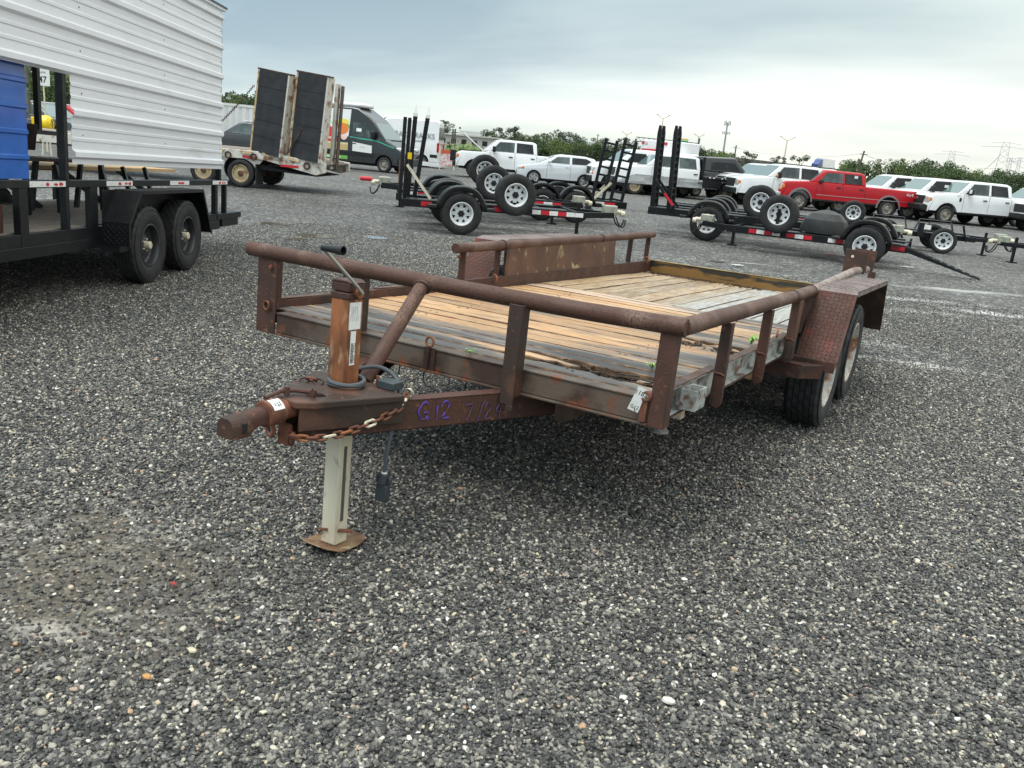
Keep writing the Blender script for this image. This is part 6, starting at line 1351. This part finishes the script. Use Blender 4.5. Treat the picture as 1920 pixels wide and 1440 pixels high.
def bigramp(x, wd, z0, H, lean, lab):
    r_ = empty('ramp', (x, .06, z0), (0, lean, R(-10)), parent=LB); r_['label'] = lab
    for a in (0, wd-.07):
        m_ = MB(); m_.box(a, a+.07, .0, .36, 0, H); BP('ramp_rail', m_, rust_white if a else rust_yellow, parent=r_, bevel=.006)
    m_ = MB(); m_.box(-.01, wd+.01, -.006, .27, H, H+.035); BP('ramp_top', m_, rust_dark, parent=r_)
    for k in range(5):
        m_ = MB(); m_.box(.055, wd-.045, -.012, -.001, H*k/5+.004, H*(k+1)/5-.004); BP('mat_panel', m_, mesh_b, parent=r_)
    m_ = MB(); m_.box(.07, wd-.07, .05, .08, 0, H); BP('ramp_back', m_, rust_dark, parent=r_)
    return r_
bigramp(.18, .88, .95, 2.02, .118, 'left raised ramp with black mesh face and rusty white edges')
r_ = bigramp(1.20, .88, .88, 2.10, .098, 'right raised ramp with black mesh face and rusty white side')
for k in range(22):
    m_ = MB(); m_.box(.80, .815, .02, .10, .55+.062*k, .58+.062*k); BP('side_tooth', m_, rust_orange, parent=r_)
m_ = MB(); m_.box(2.06, 2.13, .65, .95, .75, 2.92, Matrix.Rotation(R(3), 4, 'Y')); BP('hinge_upright', m_, rust_white, bevel=.01)
m_ = MB(); m_.box(2.19, 2.22, .75, 1.0, .75, 2.88, Matrix.Rotation(R(3), 4, 'Y')); BP('hinge_upright', m_, rust_dark, bevel=.01)
def bigchain(a, b_, sag, n=46):
    ch = []; a, b_ = Vector(a), Vector(b_)
    m_ = MB()
    for i in range(n):
        t = (i+.5)/n; p = a.lerp(b_, t)-Vector((0, 0, sag*4*t*(1-t))); d = (b_-a).normalized(); u = d.orthogonal().normalized(); u = Matrix.Rotation(R(90)*(i % 2), 3, d) @ u
        l = (b_-a).length/n*.62; pts = [p+d*l*math.cos(2*math.pi*j/8)+u*.022*math.sin(2*math.pi*j/8) for j in range(8)]; m_.loop(pts, .009, 4)
    BP('ramp_chain', m_, rust_dark, kind='stuff')
bigchain((.32, .0, 2.55), (-1.2, .0, 1.0), .08); bigchain((2.12, .0, 2.75), (1.20, -.02, .95), .08)
# ================================================================ FAR BACKGROUND
leafm = [mat('foliage_'+n, a, .7, 0, b, .35, .35, .65, c, 2.2, .5, .65) for n, a, b, c in (('dark', (.034, .062, .022), (.055, .095, .026), (.020, .035, .016)), ('mid', (.062, .105, .028), (.095, .15, .038), (.034, .058, .02)), ('light', (.11, .17, .038), (.15, .20, .055), (.055, .085, .024)), ('pine', (.040, .060, .026), (.055, .075, .032), (.022, .032, .018)))]
bark = mat('bark', (.09, .075, .06), .9)
_tc = {}
def tree_mesh(kind, seed):
    random.seed(seed); m_ = MB(); H = 10
    if kind == 'bush': blobs = [(random.gauss(0, 2.2), random.gauss(0, 2.0), random.uniform(1.5, 6.8), random.uniform(1.6, 2.6)) for _ in range(12)]
    elif kind == 'pine': blobs = [(random.gauss(0, 1.0+1.0*(i < 5)), random.gauss(0, 1.2), random.uniform(6.0, 9.6), random.uniform(.7, 1.4)) for i in range(8)]
    elif kind == 'cone': blobs = [(random.gauss(0, .25), random.gauss(0, .25), 1.2+i*1.15, 2.2*(1-i/8.5)+.3) for i in range(8)]
    else: blobs = [(random.gauss(0, 1.7), random.gauss(0, 1.7), random.uniform(3.2, 8.6), random.uniform(1.0, 2.0)) for _ in range(11)]
    for (x, y, z, r) in blobs:
        for k in range(int(120*r)):
            d = Vector((random.gauss(0, 1), random.gauss(0, 1), random.gauss(0, 1))).normalized()*r*random.uniform(.55, 1.08); d.z *= .75
            c = Vector((x, y, z))+d; a = Vector((random.gauss(0, 1), random.gauss(0, 1), random.gauss(0, 1))).normalized(); b_ = a.orthogonal().normalized(); s_ = random.uniform(.10, .25)
            c2 = a.cross(b_); m_.add([c+b_*s_, c+c2*s_*.7, c-b_*s_, c-c2*s_*.7], [(0, 1, 2, 3)])
    t = MB(); t.tube([(0, 0, 0), (.1, 0, 3), (0, .1, 6), (.05, 0, 8.5)], .26, 7, r1=.06)
    for (x, y, z, r) in blobs[:6]: t.tube([(0, 0, z*.55), (x*.6, y*.6, z*.8), (x, y, z)], .09, 5, r1=.03)
    return m_, t
TL_ = {'bush': 'dense rounded tree', 'pine': 'tall sparse pine', 'cone': 'pointed evergreen', 'round': 'leafy tree'}
def tree(kind, seed, mi, px, D, h, label):
    key = (kind, seed, mi)
    root = empty('tree', far(px, D), (0, 0, random.uniform(0, 6)), label, 'tree', 'trees along the far edge of the yard')
    if key not in _tc:
        a, t = tree_mesh(kind, seed); c = a.build('crown', leafm[mi], root, smooth=False); tt = t.build('trunk', bark, root); _tc[key] = (c, tt)
    else:
        share(_tc[key][0], 'crown', root); share(_tc[key][1], 'trunk', root)
    s_ = h/9.6; root.scale = (s_*1.15, s_*1.15, s_); return root
def topz(px, py, D): return CAM.z+(hor(px)-py)/FPX*D*.97
rows = []
def tr(px, py, kind, mi, seed=None, D=230): rows.append((px, py, kind, mi, seed or (len(rows) % 3+1), D))
for px, py, k, m in ((408, 176, 'round', 1), (424, 172, 'round', 2), (440, 178, 'bush', 1), (455, 177, 'round', 0), (470, 176, 'bush', 1), (486, 174, 'round', 1), (500, 178, 'bush', 0),
                     (728, 217, 'round', 1), (742, 216, 'bush', 0), (833, 230, 'pine', 0), (836, 243, 'cone', 0),
                     (885, 252, 'pine', 3), (898, 247, 'bush', 1), (912, 244, 'pine', 3), (925, 247, 'round', 2), (938, 243, 'pine', 3), (950, 247, 'bush', 1), (962, 241, 'pine', 3), (976, 243, 'bush', 1), (990, 250, 'round', 0),
                     (1004, 252, 'round', 1), (1018, 247, 'round', 1), (1030, 250, 'bush', 1), (1042, 252, 'bush', 2), (1053, 244, 'round', 0), (1066, 250, 'bush', 1), (1080, 252, 'round', 0), (1092, 261, 'bush', 1), (1104, 262, 'round', 1), (1116, 262, 'bush', 0), (1128, 257, 'round', 1), (1142, 266, 'bush', 0),
                     (1158, 268, 'round', 1), (1175, 262, 'pine', 3), (1190, 263, 'bush', 0), (1208, 268, 'bush', 1), (1225, 268, 'round', 0), (1242, 270, 'bush', 1), (1262, 270, 'bush', 0), (1280, 272, 'round', 1), (1300, 268, 'round', 0), (1316, 272, 'bush', 0), (1330, 276, 'bush', 2), (1345, 279, 'round', 2), (1358, 283, 'bush', 2), (1372, 286, 'round', 1), (1385, 296, 'bush', 1),
                     (1398, 288, 'pine', 3), (1452, 296, 'pine', 3), (1495, 292, 'pine', 0),
                     (1548, 312, 'bush', 1), (1562, 310, 'bush', 1), (1580, 298, 'round', 2), (1594, 302, 'round', 1), (1608, 303, 'cone', 0), (1622, 298, 'round', 0), (1640, 303, 'cone', 1), (1656, 310, 'bush', 1), (1672, 297, 'round', 1), (1684, 303, 'cone', 2), (1700, 301, 'bush', 0), (1716, 300, 'round', 0), (1730, 303, 'bush', 1), (1746, 303, 'round', 0), (1762, 305, 'bush', 0), (1778, 308, 'round', 1),
                     (1794, 312, 'bush', 1), (1810, 320, 'bush', 0), (1822, 322, 'round', 2), (1838, 324, 'bush', 1), (1852, 320, 'bush', 0), (1866, 322, 'round', 1), (1880, 322, 'bush', 1), (1894, 320, 'round', 0), (1908, 322, 'bush', 0), (1924, 330, 'round', 1), (1945, 326, 'bush', 1)): tr(px, py, k, m)
for px, py, k, m in ((50, 118, 'round', 1), (75, 122, 'bush', 1), (98, 126, 'round', 2), (118, 128, 'bush', 1), (20, 120, 'bush', 0), (-20, 118, 'round', 0), (145, 130, 'round', 1)): tr(px, py, k, m, None, 110)
random.seed(21)
place = {}
def locw(px):
    for a, t in ((160, 'through the opening of the white ribbed body'), (520, 'behind the white container'), (760, 'behind the delivery vans'), (860, 'just right of the white van'), (1000, 'above the truck with the raised bonnet'), (1150, 'behind the silver hatchback'), (1290, 'beneath the highway sign gantry'), (1390, 'behind the flatbed truck'), (1540, 'by the overpass'), (1680, 'above the red truck'), (1800, 'left of the tall pylon')):
        if px < a: return t
    return 'at the right end of the tree line'
cnt = {}
def shorten(t):
    t = t.replace('through the opening of the white ribbed body', 'through the ribbed opening').replace('just right of the white van', 'right of the white van').replace(' from the left of its kind', ' from left').replace('at the right end of the tree line', 'at the far right').replace('above the truck with the raised bonnet', 'above the raised bonnet').replace(', next one to the right', ', second from left')
    return t
for (px, py, k, mi, sd_, D) in rows:
    tone = ('dark green', 'mid green', 'light green', 'grey green')[mi]
    D += random.uniform(-12, 12); lab = f'{tone} {TL_[k]} {locw(px)}'
    cnt[lab] = cnt.get(lab, 0)+1
    ordn = ['', ', next one to the right', ', third from the left of its kind', ', fourth from the left of its kind', ', fifth from the left of its kind', ', sixth from the left of its kind'][cnt[lab]-1]
    tree(k, sd_, mi, px, D, topz(px, py, D), shorten(lab+ordn))
# a low hedge row that fills the bottom of the line
m_ = MB(); random.seed(2)
for i in range(9000):
    px = random.uniform(860, 1960) if i < 6500 else random.uniform(-40, 520); D = random.uniform(238, 262); p = far(px, D); z = (abs(random.gauss(0, 1.5)) if not 1392 < px < 1545 else abs(random.gauss(0, .8))) if px > 600 else random.uniform(0, 8.3); s_ = random.uniform(.3, .8)
    a = Vector((random.gauss(0, 1), random.gauss(0, 1), random.gauss(0, 1))).normalized(); b_ = a.orthogonal().normalized(); c2 = a.cross(b_); c = p+Vector((0, 0, z+.3)); m_.add([c+b_*s_, c+c2*s_, c-b_*s_, c-c2*s_], [(0, 1, 2, 3)])
tag(m_.build('undergrowth', leafm[0], None, smooth=False), 'dark undergrowth filling the foot of the tree line', 'undergrowth', kind='stuff')
m_ = MB()
for i in range(1500):
    px = random.uniform(838, 905); D = random.uniform(60, 110); p = far(px, D); z = abs(random.gauss(0, .55)); s_ = random.uniform(.10, .3)
    a = Vector((random.gauss(0, 1), random.gauss(0, 1), random.gauss(0, 1))).normalized(); b_ = a.orthogonal().normalized(); c2 = a.cross(b_); c = p+Vector((0, 0, z)); m_.add([c+b_*s_, c+c2*s_, c-b_*s_, c-c2*s_], [(0, 1, 2, 3)])
tag(m_.build('weeds', leafm[2], None, smooth=False), 'light green weeds behind the truck with the raised bonnet', 'weeds', kind='stuff')
def ang_at(px):   # angle of the line perpendicular to the view
    d = far(px, 10)-Vector((CAM.x, CAM.y, 0)); return math.atan2(d.y, d.x)-math.pi/2
# container
c0 = far(447, 58); C_ = empty('shipping_container', c0, (0, 0, ang_at(447)+R(14)), 'white corrugated shipping container behind the black suv', 'container')
m_ = MB(); m_.box(-1.25, 6, -.0, 2.4, .15, 2.72); m_.build('shell', whitep, C_)
for k in range(16):
    m_ = MB(); m_.box(-1.05+.42*k, -.83+.42*k, -.06, 0, .3, 2.55); m_.build('corrugation', whitep, C_, bevel=.01)
m_ = MB(); m_.box(-1.3, 6.05, -.08, .06, 2.60, 2.75).box(-1.3, -1.15, -.09, .06, .1, 2.78); m_.build('frame', refw, C_)
# pale building and red-white banner beyond the van
c0 = far(868, 210); b0 = empty('building', c0, (0, 0, ang_at(868)), 'pale low warehouse in the distance between the white van and the raised bonnet', 'building')
m_ = MB(); m_.box(-6, 9, 0, 10, 0, 3.4); m_.build('wall', mat('pale_wall', (.42, .40, .36), .8), b0); m_ = MB(); m_.box(-6.4, 9.4, -.4, 10.4, 3.4, 3.7).box(-1, 4, 1, 8, 3.7, 4.6); m_.build('roof', mat('pale_roof', (.5, .5, .47), .7), b0)
for k in range(6): m_ = MB(); m_.box(-5.4+2.5*k, -4.2+2.5*k, -.05, 0, 1.5, 2.6); m_.build('window', glass_d, b0)
c0 = far(838, 52); b1 = empty('banner_fence', c0, (0, 0, ang_at(838)), 'low red and white banner fence beside the rear of the white van', 'fence')
m_ = MB(); m_.box(-.35, .5, 0, .03, .25, .95); m_.build('banner', mat('pink_white_banner', (.62, .30, .30), .6, 0, (.75, .70, .68), 6, .45, .55), b1); m_ = MB(); m_.box(-.35, .5, -.01, .03, .95, 1.15); m_.build('banner_top', mat('orange_red_banner', (.60, .10, .04), .6), b1)
for x in (-.35, .5): m_ = MB(); m_.tube([(x, 0, 0), (x, 0, 1.2)], .03, 6); m_.build('post', galv, b1)
# highway overpass
pa, pb = far(1380, 235), far(1560, 330); d = (pb-pa); a_ = math.atan2(d.y, d.x); Lx = d.length
OV = empty('highway_overpass', pa, (0, 0, a_), 'long concrete highway overpass with a steel guard wall behind the white trucks', 'overpass')
zt1 = topz(1380, 297, 235); zt2 = topz(1560, 317, 330)
m_ = MB(); m_.prism([(-5, zt1-2.0), (Lx+30, zt2-2.3), (Lx+30, zt2-1.0), (-5, zt1-.9)], 0, 12, 'y'); m_.build('deck_girder', concrete, OV)
m_ = MB(); m_.prism([(-5, zt1-.9), (Lx+30, zt2-1.0), (Lx+30, zt2), (-5, zt1)], -.3, 0, 'y'); m_.build('guard_wall', mat('dark_guard_wall', (.11, .10, .085), .7, 0, (.16, .15, .13), .5), OV)
for k in range(26):
    t = k/25; x = -5+(Lx+35)*t; z = zt1+(zt2-zt1)*t; m_ = MB(); m_.box(x, x+1.6, -.55, -.31, z-.8, z-.1); m_.build('wall_panel', concrete, OV)
for k in range(6):
    x = 6+k*(Lx/5.2); m_ = MB(); m_.tube([(x, 5, 0), (x, 5, zt1+(zt2-zt1)*x/Lx-2)], 1.0, 10); m_.build('pier', concrete, OV)
tk = empty('semi_truck', pa+Vector((math.cos(a_), math.sin(a_), 0))*(Lx*.93)+Vector((0, 0, zt2-1.0)), (0, 0, a_), 'white semi trailer truck with blue cab driving on the overpass', 'truck')
m_ = MB(); m_.box(0, 16, 2, 4.6, .9, 4.0); m_.build('trailer_box', whitep, tk); m_ = MB(); m_.prism([(-6, .5), (-1, .5), (-1, 3.6), (-2.5, 3.5), (-4, 2.4), (-6, 1.9)], 2.1, 4.4, 'y'); m_.build('cab', mat('blue_cab', (.03, .07, .22), .4), tk, bevel=.1)
# poles, lamps, towers
pale_steel = mat('pale_steel', (.42, .43, .42), .6)
def polez(px, py, D): return topz(px, py, D)
poles = empty
def lamp(px, py, D, lab, arm=1.9, nm='street_lamp', tilt=45):
    h = polez(px, py, D); o = empty(nm, far(px, D), (0, 0, ang_at(px)), lab, 'street lamp', 'tall highway lamps behind the trees')
    m_ = MB(); m_.tube([(0, 0, 0), (0, 0, h-arm*.55)], D*.0011, 6, r1=D*.0006); m_.build('pole', galv, o)
    for s_ in (-1, 1):
        m_ = MB(); m_.tube([(0, 0, h-arm*.55), (s_*arm*.5, 0, h-arm*.3), (s_*arm, 0, h)], D*.0005, 5); m_.build('arm', galv, o)
        m_ = MB(); m_.box(s_*arm-.25, s_*arm+.25, -.2, .2, h-.1, h+.15); m_.build('lamp_head', greyink, o)
lamp(1233, 221, 300, 'tall lamp with two flood heads above the raised ramps', 2.0)
lamp(1170, 250, 420, 'faint double armed lamp above the ambulance', 2.2); lamp(1303, 255, 420, 'double armed lamp right of the green highway signs', 2.2)
lamp(1466, 262, 330, 'double armed lamp above the overpass', 2.4)
h = polez(1356, 231, 340); ct = empty('cell_tower', far(1352, 340), (0, 0, ang_at(1352)), 'slim cell phone mast with clustered antennas above the trees', 'mast')
m_ = MB(); m_.tube([(0, 0, 0), (0, 0, h-1)], .45, 8, r1=.25); m_.build('mast', greyink, ct)
for z, r_ in ((h-1.3, 1.0), (h-4.8, 1.3)):
    for k in range(6):
        a = k*math.pi/3; m_ = MB(); m_.box(r_*math.cos(a)-.16, r_*math.cos(a)+.16, r_*math.sin(a)-.1, r_*math.sin(a)+.1, z-(.9 if r_ == 1.0 else .5), z+(.9 if r_ == 1.0 else .5)); m_.bar((0, 0, z), (r_*math.cos(a), r_*math.sin(a), z), .1, .1); m_.build('antenna', greyink, ct)
for px, py, D, lab in ((1374, 275, 250, 'short utility pole left of the overpass'), (1607, 288, 200, 'leaning wooden utility pole behind the red truck'), (848, 243, 180, 'left one of two thin poles beside the white van'), (852, 243, 182, 'right one of two thin poles beside the white van'), (1117, 253, 380, 'faint pole above the hatchback')):
    o = empty('utility_pole', far(px-(5 if px == 1607 else 0), D), (0, 0, ang_at(px)), lab, 'pole'); h = polez(px, py, D); lean = .9 if px == 1607 else 0
    m_ = MB(); m_.tube([(0, 0, 0), (lean, 0, h)], .17, 6); m_.build('pole', bark, o); m_ = MB(); m_.bar((lean-.8, 0, h-.7), (lean+.8, 0, h-.7), .12, .12); m_.build('crossarm', bark, o)
for px, py, D, sc, mt, lab in ((1866, 281, 620, 1.0, pale_steel, 'tall grey lattice power pylon at the right'), (1772, 292, 900, 1.0, pale_steel, 'distant grey lattice pylon left of the tallest one'), (1881, 306, 800, .45, mat('violet_grey_steel', (.32, .30, .42), .6), 'left one of two small violet pylons'), (1897, 306, 800, .45, mat('violet_grey_steel2', (.32, .30, .42), .6), 'right one of two small violet pylons')):
    h = polez(px, py, D); o = empty('power_pylon', far(px, D), (0, 0, ang_at(px)), lab, 'pylon'); b_ = h*.13*(1 if sc == 1 else .5); t_ = D*.00017
    for sx, sy in ((-1, -1), (1, -1), (1, 1), (-1, 1)):
        m_ = MB(); m_.tube([(sx*b_, sy*b_, 0), (sx*b_*.45, sy*b_*.45, h)], t_, 4); m_.build('leg', mt, o)
    for k in range(9):
        z0, z1 = h*k/9, h*(k+1)/9; w0, w1 = b_*(1-.55*k/9), b_*(1-.55*(k+1)/9); m_ = MB(); m_.tube([(-w0, -w0, z0), (w1, -w1, z1)], t_*.7, 4); m_.tube([(w0, -w0, z0), (-w1, -w1, z1)], t_*.7, 4); m_.build('bracing', mt, o, kind='stuff')
    for z, L_ in ((h, h*.26), (h*.92, h*.42), (h*.50, h*.46)):
        if sc == 1 or z > h*.8:
            m_ = MB(); m_.tube([(-L_*sc, 0, z-h*.03), (0, 0, z), (L_*sc, 0, z-h*.03)], t_, 4); m_.build('crossarm', mt, o)
def wire(p0, p1, sag, th, lab):
    m_ = MB(); a, b_ = Vector(p0), Vector(p1); m_.tube([a.lerp(b_, i/14)-Vector((0, 0, sag*4*(i/14)*(1-i/14))) for i in range(15)], th, 3); tag(m_.build('power_line', greyink, None), lab, 'power line')
def pp(px, py, D): p = far(px, D); p.z = polez(px, py, D); return p
wire(pp(1607, 293, 200), pp(1374, 279, 250), 1.5, .045, 'power line between the two utility poles above the overpass')
wire(pp(1607, 293, 200), pp(1780, 322, 300), 1.5, .05, 'power line running right from the leaning pole')
wire(pp(1772, 298, 900), pp(1860, 300, 620), 16, .16, 'sagging line between the two tall pylons'); wire(pp(1870, 300, 620), pp(1990, 306, 500), 8, .14, 'power line leaving the tall pylon to the right')
# sign gantry
c0 = far(1250, 260); GA = empty('sign_gantry', c0, (0, 0, ang_at(1250)), 'highway sign gantry of steel truss with green signs above the raised ramps', 'sign gantry')
pm = 260/FPX*.985; X = lambda px: (px-1250)*pm; ZZ = lambda px, py: topz(px, py, 260)
steel_d = mat('dark_truss', (.07, .07, .065), .6)
for zz in (0, -1.15):
    m_ = MB(); m_.bar((X(1190), 0, ZZ(1190, 259)+zz), (X(1302), 0, ZZ(1302, 271)+zz-.0), .22, .2); m_.build('chord', steel_d, GA)
for k in range(24):
    x0, x1 = X(1190)+(X(1302)-X(1190))*k/24, X(1190)+(X(1302)-X(1190))*(k+1)/24; z0 = ZZ(1190, 259)+(ZZ(1302, 271)-ZZ(1190, 259))*k/24
    m_ = MB(); m_.bar((x0, 0, z0 if k % 2 else z0-1.15), (x1, 0, z0-1.15 if k % 2 else z0), .10, .10); m_.build('web_bar', steel_d, GA)
for px in (1190, 1302): m_ = MB(); m_.box(X(px)-.25, X(px)+.25, -.2, .2, 0, ZZ(px, 262)); m_.build('gantry_leg', steel_d, GA)
gsn = mat('green_sign', (.02, .30, .17), .4); ysn = mat('yellow_sign', (.75, .55, .03), .4)
for px0, px1, top_ in ((1257, 1270, 266), (1270.5, 1283, 265)):
    z1 = ZZ(px0, top_+.5); m_ = MB(); m_.box(X(px0), X(px1), -.35, -.2, z1-1.8, z1+.0); o = m_.build('sign_board', gsn, GA)
    for j in range(2): m_ = MB(); m_.box(X(px0)+.3, X(px1)-.4-.3*j, -.37, -.351, z1-.65-.6*j, z1-.45-.6*j); m_.build('sign_legend', refw, o)
z1 = ZZ(1276, 265.5); m_ = MB(); m_.box(X(1270.5), X(1283), -.35, -.2, z1+.02, z1+.45).box(X(1274), X(1283), -.37, -.352, z1-2.1, z1-1.75); m_.build('yellow_panel', ysn, GA)
# litter and shallow puddles on the gravel
pud = mat('puddle_water', (.10, .11, .115), .06, 0, spec=1.0, coat=.6)
def ground_at(px, py):
    d = CF+CR*((px-960)/FPX)-CU*((py-720)/FPX); t = -CAM.z/d.z; return CAM+d*t
random.seed(8)
for px, py, a, b_, lab in ((705, 446, .22, .10, 'small bright puddle left of the near rail beyond the jack'), (588, 443, .30, .12, 'muddy puddle halfway to the lowboy trailer'), (515, 420, .28, .10, 'dull puddle below the lowboy trailer'), (556, 449, .16, .08, 'tiny muddy puddle beside the jack crank'), (1205, 335+60, .9, .05, 'thin wet streak under the spare wheels')):
    c = ground_at(px, py); pts = [(a*math.cos(t*math.pi/9)*random.uniform(.8, 1.15), b_*2*math.sin(t*math.pi/9)*random.uniform(.8, 1.15)) for t in range(18)]
    m_ = MB(); m_.prism(pts, .004, .007, 'z'); o = m_.build('puddle', pud if 'bright' in lab or 'streak' in lab else mat('muddy_water', (.09, .075, .055), .15, spec=.8) if 'muddy_water' not in bpy.data.materials else bpy.data.materials['muddy_water'], None); o.location = (c.x, c.y, 0); o.rotation_euler.z = R(30); tag(o, lab, 'puddle')
for px, py, mt, lab in ((1555, 478, redl, 'crushed red scrap lying on the gravel behind the board'), (1590, 482, refw, 'flat white scrap beside the crushed red scrap'), (1345, 492, bark, 'thin brown stick on the gravel beyond the rear board'), (1385, 499, refw, 'white paper strip lying behind the rear board'), (1700, 502, refw, 'white scrap lying by the end of the lowered ramp')):
    c = ground_at(px, py); m_ = MB(); n = 7; m_.prism([(.13*math.cos(2*math.pi*i/n)*random.uniform(.6, 1.2), .045*math.sin(2*math.pi*i/n)*random.uniform(.6, 1.2)) for i in range(n)], .012, .024, 'z'); o = m_.build('scrap', mt, None, smooth=False); o.location = (c.x, c.y, 0); o.rotation_euler.z = R(30); tag(o, lab, 'litter')
